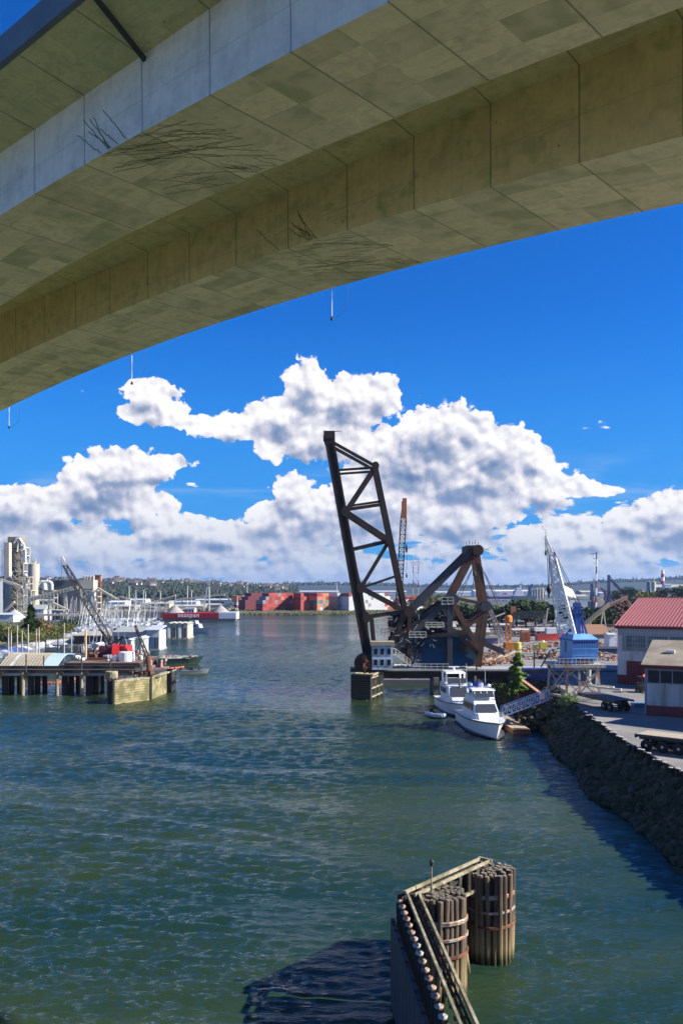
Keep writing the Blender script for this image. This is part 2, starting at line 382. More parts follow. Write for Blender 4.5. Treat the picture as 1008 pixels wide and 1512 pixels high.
def girder(name, b0, b1, c_, kr, kl, mw):
    q = MB(); N = 110; xs = [-90 + k * 290 / N for k in range(N + 1)]
    def col(s):
        zb = zs(s, c_, kr, kl); zb = max(zb, 40 if s < 5 else 34)
        return [(-s, b0, ZT), (-s, b0 + .02, zb), (-s, b1 - .02, zb), (-s, b1, ZT)]
    for a, c2 in zip(xs, xs[1:]):
        A, B = col(a), col(c2)
        q.add([A[0], A[1], B[1], B[0]], [(0, 1, 2, 3)], 1); q.add([A[1], A[2], B[2], B[1]], [(0, 1, 2, 3)], 0)
        q.add([A[2], A[3], B[3], B[2]], [(0, 1, 2, 3)], 1)
    return q.build(name, [M_soff, mw], HB, local=True)
girder('box_girder', 28.2, 35.8, 50, .001, .0024, M_web)
girder('box_girder', 44.9, 53.4, 58, .00112, .0011, M_web2)
q = MB(); X0, X1 = -200, 90
prof = [(24, 47.55), (24, 48.0), (57.5, 48.0), (57.5, 47.55), (53.4, 46.98), (44.9, 46.98), (40.3, 47.5), (35.8, 46.98), (28.2, 46.98)]
n = len(prof)
q.add([(X0, y, z) for y, z in prof] + [(X1, y, z) for y, z in prof], [(k, (k + 1) % n, n + (k + 1) % n, n + k) for k in range(n)])
q.build('deck', M_deck, HB, local=True)
M_dark = mat('dark_steel', (.05, .05, .055), .6, var=.3)
for y in (23.9, 57.4):
    q = MB(); q.box(((X0 + X1) / 2, y + .05, 48.25), (X1 - X0, .35, 1.5)); q.build('parapet', mat('parapet_concrete', (.16, .19, .20), .8, var=.3, scale=.4), HB, local=True)
q = MB(); q.beam((-40.0, 28.6, 46.6), (-38.2, 23.7, 47.5), .22); q.build('drain_pipe', M_dark, HB, local=True)
# epoxy-filled cracks: ribbons a few mm proud of the concrete
M_crack = mat('crack_sealer', (.17, .16, .07), .8, var=.3)
def wander(a, b_, n, amp):
    a, b_ = Vector(a), Vector(b_); r = []
    off = Vector((0, 0)); pd = (b_ - a).normalized().orthogonal() if False else None
    for k in range(n + 1):
        f = k / n; p = a.lerp(b_, f); r.append(p + Vector((U(-amp, amp), U(-amp, amp))) * (0 if k in (0, n) else 1))
    return r
q = MB()
def ribbon(q, pts, w_, to3, nrm):
    for a, b_ in zip(pts, pts[1:]):
        d = (b_ - a); 
        if d.length < 1e-4: continue
        nn = Vector((-d.y, d.x)).normalized() * w_ * .5; e_ = d.normalized() * w_ * .3
        vs = [to3(a - nn - e_), to3(a + nn - e_), to3(b_ + nn + e_), to3(b_ - nn + e_)]
        q.add(vs + [v_ + nrm for v_ in vs], [(3, 2, 1, 0), (4, 5, 6, 7), (0, 1, 5, 4), (1, 2, 6, 5), (2, 3, 7, 6), (3, 0, 4, 7)])
cr_rnd = random.Random(5)
for (b0, b1, c_, kr, kl, s0, s1) in ((28.2, 35.8, 50, .001, .0024, 36.5, 44.5), (44.9, 53.4, 58, .00112, .0011, 39.5, 48.5)):
    f3 = lambda p, c_=c_, kr=kr, kl=kl: Vector((-p.x, p.y, max(zs(p.x, c_, kr, kl), 36) - .004))
    for k in range(34):                                    # long shallow ones fanning over the soffit
        sa = cr_rnd.uniform(s0 + 2, s1 + 1); se = sa - cr_rnd.uniform(2, 5)
        ya = b0 + .1 + cr_rnd.uniform(0, 1) ** 1.4 * (b1 - b0) * .75; yb = min(b1 - .2, ya + cr_rnd.uniform(.6, 3.2))
        ribbon(q, wander((sa, ya), (max(se, s0), yb), 9, .10), .04, f3, Vector((0, 0, -.006)))
    for k in range(9):
        sa = cr_rnd.uniform(s0, s0 + 2.5); ribbon(q, wander((sa, b1 - .3), (sa + cr_rnd.uniform(.3, 1.5), b1 - cr_rnd.uniform(1.2, 3)), 7, .08), .04, f3, Vector((0, 0, -.006)))
    q.build('crack_repair', M_crack, HB, local=True); q = MB()
    g3 = lambda p, b0=b0: Vector((-p.x, b0 - .003, p.y))
    for k in range(7):                                     # climbing the web face
        sa = cr_rnd.uniform(s0 + 3.2, s1 + .5); zb = zs(sa, c_, kr, kl) + .1; lean = cr_rnd.uniform(.8, 2.6)
        ribbon(q, wander((sa, zb), (sa + lean, zb + cr_rnd.uniform(1.2, 2.6)), 8, .06), .045, g3, Vector((0, -.008, 0)))
    q.build('crack_repair', M_crack, HB, local=True); q = MB()
# pale leached streaks down the segment joints of the near web
M_lime = mat('lime_streak', (.62, .64, .66), .9, var=.2)
q = MB()
for k in range(-3, 14):
    s = 17.2 + 5.73 * k; zb = zs(s, 50, .001, .0024) + .03; wd = U(.03, .11)
    q = MB(); q.slab([(-s - wd, 28.196, zb), (-s + wd * .7, 28.196, zb), (-s + .02, 28.196, zb + U(1.8, 3)), (-s - .02, 28.196, zb + 1.7)], .003); q.build('lime_streak', M_lime, HB, local=True)
for s in (-85, 148):
    for yb in (32, 49): MB().box((-s, yb, 19), (4.5, 7.4, 46.)).build('pier', M_web, HB, local=True)
# rods with small lamps hung below the far edge
M_white = mat('white_paint', (.72, .73, .74), .5, var=.12); M_blk = mat('black_iron', (.02, .02, .022), .6, var=.3)
for i, (px, py0, py1, lab) in enumerate(((490, 427, 472, 'longest white rod with a small lamp hanging below the high bridge'), (195, 532, 567, 'thin rod with a small lamp hanging under the bridge above the small round cloud'), (14, 604, 632, 'thin lamp rod hanging under the high bridge at the photo left edge'))):
    dd = (px - CX) / F; dep = 53.1 / (.742 + .671 * dd); top = P(px, py0, dep); bot = P(px, py1, dep)
    th = thing('hanging_lamp', lab, 'lamp', bot, group='lamps hung on rods below the bridge')
    top.z += .5
    q = MB(); q.tube(bot, top, .035, n=6); q.build('rod', M_white, th)
    q = MB(); q.lathe([(.05, -.06), (.13, -.04), (.13, .12), (.05, .18)], bot, 10); q.box(bot + Vector((0, 0, .22)), (.1, .1, .1)); q.build('lamp', M_blk, th)
    sag = [bot.lerp(top + Vector((1.3, -.2, 0)), f) + Vector((.5 * math.sin(f * 3.1), 0, -.5 * math.sin(f * 3.14))) for f in [k / 10 for k in range(11)]]
    q = MB(); q.path(sag, .012, 4); q.build('cable', M_blk, th)

# ---------------------------------------------------------------- near fender and pile dolphins
m = bpy.data.materials.new('creosote_pile'); m.use_nodes = True; t = NT(m.node_tree); b = m.node_tree.nodes['Principled BSDF']
pz = t.sep(t.new('ShaderNodeNewGeometry').outputs['Position'])[2]; co = t.new('ShaderNodeTexCoord').outputs['Object']
oi = t.new('ShaderNodeObjectInfo').outputs['Random']
n1 = t.noise(t.v('MULTIPLY', co, (9, 9, .7)), 1, 5, .6); n2 = t.noise(t.v('MULTIPLY', co, (1, 1, .5)), 1.3, 3)
c = t.mix(t.step(t.m('ADD', n1, t.m('MULTIPLY', oi, .2)), .4, .75), (.05, .038, .028), (.14, .10, .065))
tide = t.step(t.m('ADD', pz, t.m('MULTIPLY', t.m('ADD', n1, oi), .8)), 1.6, 3.1, 1., 0.)
c = t.mix(t.m('MULTIPLY', tide, .85), c, t.mix(n1, (.10, .075, .035), (.42, .31, .15)))
c = t.mix(t.step(pz, .1, .7, 1., 0.), c, (.04, .045, .015))
t.l.new(c, b.inputs['Base Color']); b.inputs['Roughness'].default_value = .85
bn = t.new('ShaderNodeBump'); bn.inputs['Distance'].default_value = .03; t.l.new(n1, bn.inputs['Height']); t.l.new(bn.outputs[0], b.inputs['Normal'])
M_pile = m
M_ptop = mat('weathered_pile_end', (.44, .41, .35), .95, var=.5, scale=7, bump=.03, tint=(.07, .06, .045), tscale=4, tamt=.8)
M_gtim = mat('grey_timber', (.36, .32, .22), .9, var=.4, scale=3, tint=(.16, .14, .08), tscale=1.4, tamt=.5)
M_dtim = mat('dark_timber', (.030, .026, .022), .9, var=.5, scale=3, bump=.02)
M_rust = mat('rust', (.23, .075, .03), .85, var=.5, scale=4, tint=(.09, .035, .02), tscale=2, tamt=.7)
M_band = mat('steel_cable_band', (.30, .28, .25), .6, .3, var=.4, scale=5, tint=(.24, .10, .04), tscale=2, tamt=.5)
def pile_proto(r, h):
    q = MB(); n = 10; pr = []
    for z in (-1.5, 0, h * .35, h * .7, h - .04, h): pr.append((r * U(.94, 1.06) * (.88 if z == h else 1), z))
    q.lathe(pr, n=n)
    q.i[-1] = 1
    return q
def dolphin(label, c, top, flare, bands):
    th = thing('pile_dolphin', label, 'dolphin', (*c, 0), group='round clusters of timber piles bound with cable')
    protos = []
    for k in range(4):
        o_ = pile_proto(.126, top).build('pile', [M_pile, M_ptop], th, local=True, smooth=False); protos.append(o_)
    spots = [(0, 0)]
    for ring, nn in ((1, 6), (2, 12), (3, 18), (4, 24)):
        for k in range(nn): a = k * math.tau / nn + ring * .4; rr_ = ring * .228 * U(.97, 1.03); spots.append((rr_ * math.cos(a), rr_ * math.sin(a)))
    for i, (x, y) in enumerate(spots):
        o_ = protos[i] if i < 4 else protos[i % 4].copy()
        if i >= 4: C.objects.link(o_); o_.parent = th
        rr = math.hypot(x, y)
        o_.location = (x * (1 + flare), y * (1 + flare), U(-.12, .03))
        o_.rotation_euler = (y * flare / top * .95 + U(-.006, .006), -x * flare / top * .95 + U(-.006, .006), U(0, 6))
    for z, hh, mm in bands:
        q = MB(); r = (.912 + .185) * (1 + flare * (1 - .8 * z / top)); n = 54; pr = []
        for zz, rr in ((-hh / 2, 0), (-hh / 4, .035), (0, .02), (hh / 4, .035), (hh / 2, 0), (hh / 2, -.05), (-hh / 2, -.05)): pr.append((zz, rr))
        for j in range(len(pr)):
            (za, ra), (zb, rb) = pr[j], pr[(j + 1) % len(pr)]
            for k in range(n):
                a0, a1 = k * math.tau / n, (k + 1) * math.tau / n; s0, s1 = abs(math.sin(9 * a0)) * .02, abs(math.sin(9 * a1)) * .02
                w0, w1_ = .03 * math.sin(2 * a0 + z), .03 * math.sin(2 * a1 + z)
                q.add([((r + ra - s0) * math.cos(a0), (r + ra - s0) * math.sin(a0), z + za + w0), ((r + ra - s1) * math.cos(a1), (r + ra - s1) * math.sin(a1), z + za + w1_),
                       ((r + rb - s1) * math.cos(a1), (r + rb - s1) * math.sin(a1), z + zb + w1_), ((r + rb - s0) * math.cos(a0), (r + rb - s0) * math.sin(a0), z + zb + w0)], [(0, 1, 2, 3)])
        q.build('cable_band', mm, th, local=True)
    return th
D1c = ((652 - CX) / F * 39.3, 39.3); D2c = ((723 - CX) / F * 43.3, 43.3)
dolphin('nearer round cluster of timber piles beside the fender walkway, with a lantern pole', D1c, 4.5, .09, ((3.42, .22, M_band), (2.72, .14, M_band), (1.98, .16, M_rust)))
dolphin('farther round cluster of timber piles at the far end of the fender walkway', D2c, 4.3, .16, ((3.2, .22, M_band), (2.48, .14, M_band), (1.78, .16, M_rust)))
q = MB(); q.tube((6.05, 41.3, -.8), (5.72, 41.9, 2.0), .13, .1, 10); tag(q.build('broken_pile', M_pile), 'single broken timber pile leaning out of the water between the two clusters', 'pile')
C0, C1 = Vector((2.78, 38.9, 4.6)), Vector((6.9, 43.8, 4.6)); CN = Vector((4.05, 19.5, 4.6))
th = thing('timber_fender', 'timber fender walkway with a row of capped piles and a corner at its far end', 'fender', (2.8, 38.9, 0))
q = MB()
nd = (CN - C0).normalized(); nr = Vector((-nd.y, nd.x, 0))   # towards +x
for off, dz in ((0.1, 0), (.62, -.02)):
    o_ = nr * off; q.beam(C0 + o_ + Vector((0, 0, dz)), CN + o_ + Vector((0, 0, dz)), .1, .14)
fd = (C1 - C0).normalized(); fn = Vector((fd.y, -fd.x, 0))
for off in (0., .55): q.beam(C0 + fn * off + nd * .0, C1 + fn * off, .1, .14)
q.beam(C1 - fn * .1, C1 + fn * .65, .14, .16)
q.build('cap_rail', M_gtim, th)
q = MB()
for o_, p_ in ((.24, .05), (.36, .05), (.5, .05)): q.beam(C0 + nr * o_ - Vector((0, 0, .22)), CN + nr * o_ - Vector((0, 0, .22)), p_, .1)
L_ = (CN - C0).length
for k in range(24): a = C0 + nd * (.4 + k * .8) - Vector((0, 0, .32)); q.beam(a + nr * .1, a + nr * .62, .1, .1)
for k in range(9): a = C0 + fd * (.4 + k * .68) - Vector((0, 0, .2)); q.beam(a, a + fn * .55, .1, .1)
q.build('walkway_slat', M_dtim, th)
q = MB()
for k in range(8):
    a = C0 + fd * (.5 + k * .8) + fn * .55; q.beam(a, a - Vector((0, 0, 1.1)), .12)
q.beam(C0 + fn * .55 - Vector((0, 0, 1.1)), C1 + fn * .55 - Vector((0, 0, 1.1)), .12, .14)
q.build('hand_rail', M_gtim, th)
q = MB(); q.beam(C0 + Vector((-.2, .25, -2.4)) , C1 + Vector((-.2, .25, -2.4)), .25, 4.4); q.build('rear_sheathing', M_dtim, th)
# pile row with caps, and the sheathing outside it
M_capw = mat('white_pile_cap', (.50, .49, .47), .6, var=.25, scale=9, tint=(.28, .13, .07), tscale=5, tamt=.15)
M_capr = mat('rusty_pile_cap', (.36, .15, .08), .7, var=.35, scale=6, tint=(.5, .42, .36), tscale=4, tamt=.5)
for k in range(27):
    a = C0 + nd * (.1 + k * .70) - nr * .22; a.z = 0
    q = MB(); q.lathe([(.16, -1.5), (.16, 4.22)], a, 10); pl = q.build('pile', M_dtim, th)
    q = MB(); zt = U(4.22, 4.28); q.lathe([(.15, zt - .03), (.16, zt + .04), (.14, zt + .06), (.05, zt + .045)], a, 12)
    q.build('pile_cap', M_capw if rnd.random() < .45 else M_capr, pl, smooth=False)
q = MB()
for k in range(62):
    a = C0 + nd * (.9 + k * .31) - nr * .62; zt = 3.72 + U(-.05, .05)
    q.box((a.x, a.y, zt / 2 - .8), (.14 + U(0, .04), .295, zt + 1.6), math.atan2(nd.y, nd.x) - math.pi / 2)
q.build('sheathing', mat('wet_sheathing', (.05, .052, .06), .6, var=.5, scale=2, streak=True), th)
th = thing('lantern_pole', 'thin pole with a small lantern standing on the nearer cluster of piles', 'lamp', P(637, 1306, 39.4))
a, b_ = P(637, 1310, 39.4), P(637, 1279, 39.4)
q = MB(); q.tube(a - Vector((0, 0, .3)), b_, .03, n=6); q.build('pole', M_gtim, th)
q = MB(); q.lathe([(.05, 0), (.09, .03), (.09, .2), (.12, .22), (.03, .3)], b_, 10); q.build('lantern', M_blk, th)

# ---------------------------------------------------------------- riprap bank and bulkhead on the right
import bmesh
bm = bmesh.new(); bmesh.ops.create_icosphere(bm, subdivisions=1, radius=.5); ico_v = [v.co.copy() for v in bm.verts]; ico_f = [[v.index for v in f.verts] for f in bm.faces]; bm.free()
def bank_line(y):   # top edge x of the bank
    pts = [(20, 25.6), (80, 25.6), (98, 27.3), (112, 29), (122, 31), (150, 31)]
    for (a, xa), (c_, xc) in zip(pts, pts[1:]):
        if y <= c_: return xa + (xc - xa) * (y - a) / (c_ - a)
    return 31
M_rr = mat('riprap_rocks', (.085, .070, .052), .95, var=.6, scale=1.5, tint=(.026, .038, .014), tscale=.7, tamt=.6, bump=.1)
q = MB()
for k in range(6000):
    y = U(42, 150); f = rnd.random() ** .8
    x = bank_line(y) - f * 3.4 + U(-.15, .15) + .35 * math.sin(y * .31) * f; z = 3.85 - f * 3.95 + U(-.1, .15); s = U(.35, 1.25)
    if y > 112: x += U(-3.5, 1) * f
    a = U(0, 6); ca, sa = math.cos(a), math.sin(a); sx, sy, sz = s * U(.7, 1.3), s * U(.7, 1.3), s * U(.5, .8)
    q.add([(x + (v.x * sx * ca - v.y * sy * sa) * U(.85, 1.15), y + (v.x * sx * sa + v.y * sy * ca), z + v.z * sz) for v in ico_v], ico_f)
tag(q.build('riprap', M_rr), 'dark riprap rocks covering the shaded riverbank', 'rocks', kind='stuff')
# scrubby weeds on the bank top
def leaves(q, c, r, n, s, mi=0, zsq=1.):
    for k in range(n):
        d = Vector((rnd.gauss(0, 1), rnd.gauss(0, 1), rnd.gauss(0, 1))).normalized() * (rnd.random() ** .4)
        p_ = Vector((c[0] + d.x * r[0], c[1] + d.y * r[1], c[2] + d.z * r[2]))
        a, b_ = Vector((rnd.gauss(0, 1), rnd.gauss(0, 1), rnd.gauss(0, 1))).normalized(), Vector((rnd.gauss(0, 1), rnd.gauss(0, 1), rnd.gauss(0, .6))).normalized()
        ss = s * U(.6, 1.4); q.add([p_ - a * ss * .5, p_ + b_ * ss * .35, p_ + a * ss * .5, p_ - b_ * ss * .35], [(0, 1, 2, 3)], mi)
def leafmat(name, c1, c2):
    if name in MATS: return MATS[name]
    m_ = bpy.data.materials.new(name); m_.use_nodes = True; t = NT(m_.node_tree); b = m_.node_tree.nodes['Principled BSDF']
    g = t.new('ShaderNodeNewGeometry').outputs['Position']
    n1 = t.noise(g, .9, 3, .7); r_ = t.new('ShaderNodeNewGeometry').outputs['Random Per Island']
    c = t.mix(t.m('ADD', t.m('MULTIPLY', n1, .6), t.m('MULTIPLY', r_, .4)), c1, c2)
    t.l.new(c, b.inputs['Base Color']); b.inputs['Roughness'].default_value = .7; b.inputs['Specular IOR Level'].default_value = .25
    MATS[name] = m_; return m_
L_fir = leafmat('fir_needles', (.018, .045, .014), (.045, .085, .02)); L_light = leafmat('light_conifer', (.10, .19, .03), (.26, .38, .07))
L_bush = leafmat('bush_leaves', (.07, .09, .02), (.17, .19, .05)); L_brown = leafmat('brown_twigs', (.10, .065, .028), (.20, .14, .06)); L_dk = leafmat('dark_leaves', (.015, .03, .01), (.04, .065, .018))  # the last is a dark green for weeds, bushes and trees
M_bark = mat('bark', (.06, .045, .03), .95, var=.4, scale=5)
q = MB()
for k in range(140):
    y = U(64, 112); x = bank_line(y) - U(.3, 2.6); leaves(q, (x, y, 3.3 - (bank_line(y) - x) * .9), (.7, .7, .35), 16, .3)
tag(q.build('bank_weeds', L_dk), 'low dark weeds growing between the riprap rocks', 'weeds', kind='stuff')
th = thing('bulkhead', 'row of short timber bulkhead piles with pale tops along the pavement edge', 'bulkhead', (26, 80, 3))
M_ptw = mat('pale_pile_top', (.42, .40, .37), .8, var=.3, scale=6)
yy = 52.; 
while yy < 99:
    x = bank_line(yy) - .25 + U(-.08, .08); q = MB(); h_ = 4.35 + U(-.22, .2)
    q.lathe([(.2, 1.2), (.19, h_), ], (x, yy, 0), 9); o_ = q.build('pile', M_dtim, th)
    q = MB(); q.lathe([(.2, h_ + .002), (.185, h_ + .05)], (x, yy, 0), 9); q.build('pile_top', M_ptw, o_)
    yy += 1.12 + U(-.3, .4)
q = MB()
for k in range(26): y = 52 + k * 1.85; q.beam((bank_line(y) - .02, y, 3.6), (bank_line(y + 1.85) - .02, y + 1.85, 3.6), .14, 1.4)
q.build('timber_wall', M_dtim, th)
th = thing('leafy_shrub', 'small bright green shrub on the bank below the portal crane legs', 'shrub', (28.2, 108.5, 4))
q = MB()
for k in range(9): leaves(q, (28.0 + U(-1, 1), 108.5 + U(-.8, .8), 4.3 + U(-.3, .6)), (.6, .6, .45), 60, .26)
q.build('foliage', leafmat('shrub_leaf', (.10, .17, .05), (.30, .38, .16)), th)
q = MB(); q.tube((28.2, 108.5, 3.6), (28.3, 108.4, 4.8), .05, .02, 6); q.build('stem', M_bark, th)

# ---------------------------------------------------------------- bascule rail bridge
M_steel = mat('aged_black_steel', (.020, .019, .020), .65, .2, var=.5, scale=.9, tint=(.050, .026, .017), tscale=.35, tamt=.55)
M_rsteel = mat('rusty_steel', (.045, .030, .024), .75, .1, var=.6, scale=1.2, tint=(.12, .055, .03), tscale=.5, tamt=.7)
M_bsteel = mat('blue_grey_steel', (.05, .06, .08), .6, .2, var=.5, scale=1, tint=(.06, .04, .03), tscale=.5, tamt=.35)
M_conc = mat('old_concrete', (.22, .215, .19), .9, var=.35, scale=.8, tint=(.10, .10, .08), tscale=.4, tamt=.6)
M_cwt = mat('mottled_blue_counterweight', (.020, .038, .062), .9, var=.7, scale=.5, tint=(.008, .065, .15), tscale=.3, tamt=.7)  # dark blue, mottled with brighter blue patches
M_rail = mat('cream_rail', (.55, .52, .42), .7, var=.2)
M_deckg = mat('bridge_deck_edge', (.33, .33, .32), .8, var=.3)
DN, DF = 150.0, 155.2
def PQ(px, py, d=DN, far=False):
    """point on the near truss plane; far=True the same point on the far plane"""
    v = P(px, py, d)
    if far: v = Vector((v.x, v.y + (DF - DN), v.z))
    return v
RB = thing('bascule_bridge', 'dark steel railway drawbridge with its tall truss leaf raised upright', 'drawbridge', (9, 152, 4))
TOP, R1, L1, L2 = (486, 648), (554, 688), (510, 755), (533, 868); R2, R3, L3 = (575, 798), (599, 903), (546, 985)
Lb = (497, 694); Lc = (521, 810); Ld = (541, 912)
w_px = DN / F
mcount = 0
def member(name, a, b_, wpx, mm=None, both=True, h=None):
    for far in ((False, True) if both else (False,)):
        global mcount
        mcount += 1; jo = Vector((0, (mcount * 7 % 23) * .013, 0))
        q = MB(); A, B = PQ(*a, far=far) + jo, PQ(*b_, far=far) + jo; q.beam(A, B, wpx * w_px * (.86 if wpx > 7.6 else 1), h or .5, up=(0, 1, 0))
        q.build(name, mm or M_steel, RB)
for far in (False, True):
    q = MB(); a, b_ = PQ(*TOP, far=far), PQ(*L3, far=far)
    dirn = (b_ - a).normalized(); sd_ = Vector((dirn.z, 0, -dirn.x))
    q.beam(a + Vector((0, .05, 0)), b_ + Vector((0, .05, 0)), 1.25, .12, up=(0, 1, 0))
    for s_ in (-.62, .62): q.beam(a + sd_ * s_, b_ + sd_ * s_, .34, .75, up=(0, 1, 0))
    n = 34
    for k in range(n):
        f = k / n; p_ = a.lerp(b_, f)
        q.beam(p_ - sd_ * .5, p_ + sd_ * .5 + dirn * .0, .62, .12, up=(0, 1, 0))
        q.beam(p_ - sd_ * .5 + Vector((0, -.28 if not far else .28, 0)), a.lerp(b_, (k + 1) / n) + sd_ * .5 + Vector((0, -.28 if not far else .28, 0)), .1, .06, up=(0, 1, 0))
    q.build('lower_chord', M_steel, RB)
member('upper_chord', R1, R3, 6.8); member('end_post', (488, 651), R1, 4.5); 
member('brace', (492, 661), (552, 694), 3.6, both=False)
for a, b_ in ((Lb, (554, 690)), ((515, 747), (563, 740))): 
    member('strut', a, b_, 3.2); member('strut', (a[0], a[1] + 6), (b_[0], b_[1] + 6), 2.4, both=False)
member('strut', Lc, (573, 798), 3.8); member('strut', L2, (587, 850), 3.4); member('strut', Ld, R3, 4.2)
member('diagonal', R1, L1, 6); member('diagonal', L1, R2, 7); member('diagonal', R2, L2, 4.8); member('diagonal', L2, R3, 7.5)
member('hanger', (549, 914), (553, 960), 5)
for c_, r_ in ((R1, 7), (L1, 9), (R2, 7), (L2, 9), (R3, 10), (TOP, 9), (Ld, 8)):
    for far in (False, True):
        v = PQ(*c_, far=far); rr = r_ * w_px * .82; q = MB()
        pts = [(v.x + rr * math.cos(k * math.tau / 8 + .3), v.y, v.z + rr * 1.15 * math.sin(k * math.tau / 8 + .3)) for k in range(8)]
        q.slab([(p_[0], p_[1] + (-.34 if not far else .34), p_[2]) for p_ in pts], .05 if not far else -.05); q.build('gusset_plate', M_steel, RB)
# cross bracing between the two planes
nodes = [TOP, (497, 694), L1, Lc, L2, Ld, (546, 960)]
for a, b_ in zip(nodes, nodes[1:]):
    MB().beam(PQ(*a), PQ(*a, far=True), .35, .5).build('cross_strut', M_steel, RB); q = MB(); q.beam(PQ(*a), PQ(*b_, far=True), .22, .22); q.beam(PQ(*a, far=True), PQ(*b_), .22, .22); q.build('lateral_bracing', M_steel, RB)
for a in (R1, R2, R3, (563, 742), (587, 850)): MB().beam(PQ(*a), PQ(*a, far=True), .3, .4).build('cross_strut', M_steel, RB)
q = MB(); v = PQ(486, 645); q.box((v.x, v.y + 2.6, v.z + .3), (1.9, 6.2, 1.3)); q.beam(v + Vector((.9, 0, .9)), v + Vector((2.0, 0, 1.0)), .1); q.beam(v + Vector((-.9, 0, .2)), v + Vector((-.9, 0, -.8)), .25)
q.build('toe_lock', M_steel, RB)
# trunnion, operating arms and the tower
member('tower_leg', (599, 900), (574, 964), 12); member('tower_leg', (604, 908), (604, 985), 6, both=True)
member('operating_strut', (692, 817), (605, 903), 11, M_bsteel)
member('tower_strut', (699, 818), (664, 886), 8.5, M_rsteel); member('tower_leg', (704, 816), (717, 897), 9, M_rsteel); member('tower_leg', (718, 893), (706, 985), 9.5, M_rsteel)
member('diagonal', (668, 890), (709, 962), 8, M_rsteel); member('strut', (669, 882), (716, 892), 4, M_rsteel); member('diagonal', (717, 903), (688, 926), 6, M_rsteel)
member('diagonal', (664, 884), (570, 972), 11, M_bsteel); member('counterweight_arm', (605, 905), (742, 962), 9, M_bsteel); member('diagonal', (655, 890), (588, 940), 10, M_steel)
member('counterweight_arm', (676, 937), (705, 965), 6, M_rsteel); member('column', (664, 888), (664, 988), 9, M_bsteel); member('strut', (610, 940), (690, 935), 5, M_steel)
member('diagonal', (690, 935), (745, 966), 5, M_rsteel)
for c_, r_, mm in (((669, 885), 8, M_bsteel), ((717, 895), 8, M_bsteel), ((604, 903), 8, M_steel)):
    v = PQ(*c_); q = MB(); q.tube((v.x, v.y - .5, v.z), (v.x, DF + .5, v.z), r_ * w_px, n=18); q.build('pin_drum', mm, RB, smooth=False)
v = PQ(699, 811); q = MB(); q.box((v.x - .1, v.y + 2.6, v.z), (2.3, 6.4, 1.3)); q.tube((v.x + .6, v.y - .9, v.z - .2), (v.x + .6, DF + .9, v.z - .2), .95, n=18)
for k in range(5): q.tube((v.x - 1.3 + k * .5, v.y - .3, v.z + .8), (v.x - 1.3 + k * .5, v.y - .3, v.z + 1.3 + .3 * (k % 2)), .04, n=5)
q.beam(v + Vector((1.3, 0, .3)), v + Vector((2.6, 0, -.2)), .06); q.beam(v + Vector((1.3, 0, -.4)), v + Vector((2.9, 0, .3)), .06); q.build('tower_head', M_steel, RB)
q = MB()
for a, b_ in (((703, 828), (674, 882)), ((702, 828), (680, 880)), ((708, 830), (732, 885)), ((708, 832), (746, 905)), ((706, 830), (738, 900)), ((700, 835), (698, 868))): q.tube(PQ(*a), PQ(*b_), .05, n=5)
for k in range(7):
    f = k / 7; a = PQ(703, 828).lerp(PQ(674, 882), f); b_ = PQ(702, 828).lerp(PQ(680, 880), min(1, f + .1)); q.tube(a, b_, .03, n=4)
q.build('stay_cable', M_steel, RB)
v = PQ(700, 847); q = MB(); q.lathe([(.1, -.5), (.3, -.3), (.3, .2), (.1, .4)], v, 8); q.build('hook_block', M_blk, RB)
# concrete counterweight
q = MB(); pts = [PQ(620, 948), PQ(655, 934), PQ(692, 946), PQ(706, 968), PQ(697, 984), PQ(626, 984)]
q.slab([Vector((p_.x, DN + .9, p_.z)) for p_ in pts], 3.4); o_ = recalc(q.build('counterweight', M_cwt, RB))
q = MB(); q.box(PQ(683, 957, DN + .88), (2.2, .12, 1.6)); q.build('hatch', M_blk, o_)
# machinery and platforms in the tower
def platform(px0, py0, px1, py1, d=149.3, dep=2.2):
    a, b_ = P(px0, py1, d), P(px1, py1, d); q = MB(); q.box(((a.x + b_.x) / 2, d + dep / 2, a.z), (b_.x - a.x, dep, .18)); 
    h_ = (py1 - py0) * d / F; n = max(2, int((b_.x - a.x) / .9))
    for yy_ in (d, d + dep):
        for k in range(n + 1): x = a.x + (b_.x - a.x) * k / n; q.beam((x, yy_, a.z), (x, yy_, a.z + h_), .1)
        for f in (.5, 1.): q.beam((a.x, yy_, a.z + h_ * f), (b_.x, yy_, a.z + h_ * f), .1)
    q.build('railed_platform', M_rail, RB)
platform(652, 882, 669, 892); platform(604, 933, 629, 941); platform(628, 919, 655, 926); platform(563, 930, 575, 939)
q = MB(); rr = random.Random(3)
for k in range(170):
    px, py = rr.uniform(574, 662), rr.uniform(908, 962)
    if px > 615 and py > 940: continue
    v = P(px, py, rr.uniform(151, 154)); s = (rr.uniform(.3, 1.5), rr.uniform(.4, 1.5), rr.uniform(.2, 1.1))
    if k % 3: q.box(v, s, rr.uniform(0, .3))
    else: q.tube(v - Vector((s[0] / 2, 0, 0)), v + Vector((s[0] / 2, 0, 0)), s[2] * .55, n=12)
for k in range(10):
    v = P(578 + k * 6.2, rr.uniform(910, 930), 152); q.beam(v, v + Vector((rr.uniform(-2, 2), 0, -rr.uniform(3, 6))), .22)
q.build('machinery', [M_bsteel], RB)
for k in range(38):
    v = P(rr.uniform(576, 650), rr.uniform(908, 955), rr.uniform(149.2, 150.2)); MB().beam(v, v + Vector((rr.uniform(-.9, .9), 0, rr.uniform(-.8, .8))), .07).build('fitting', M_rail, RB)
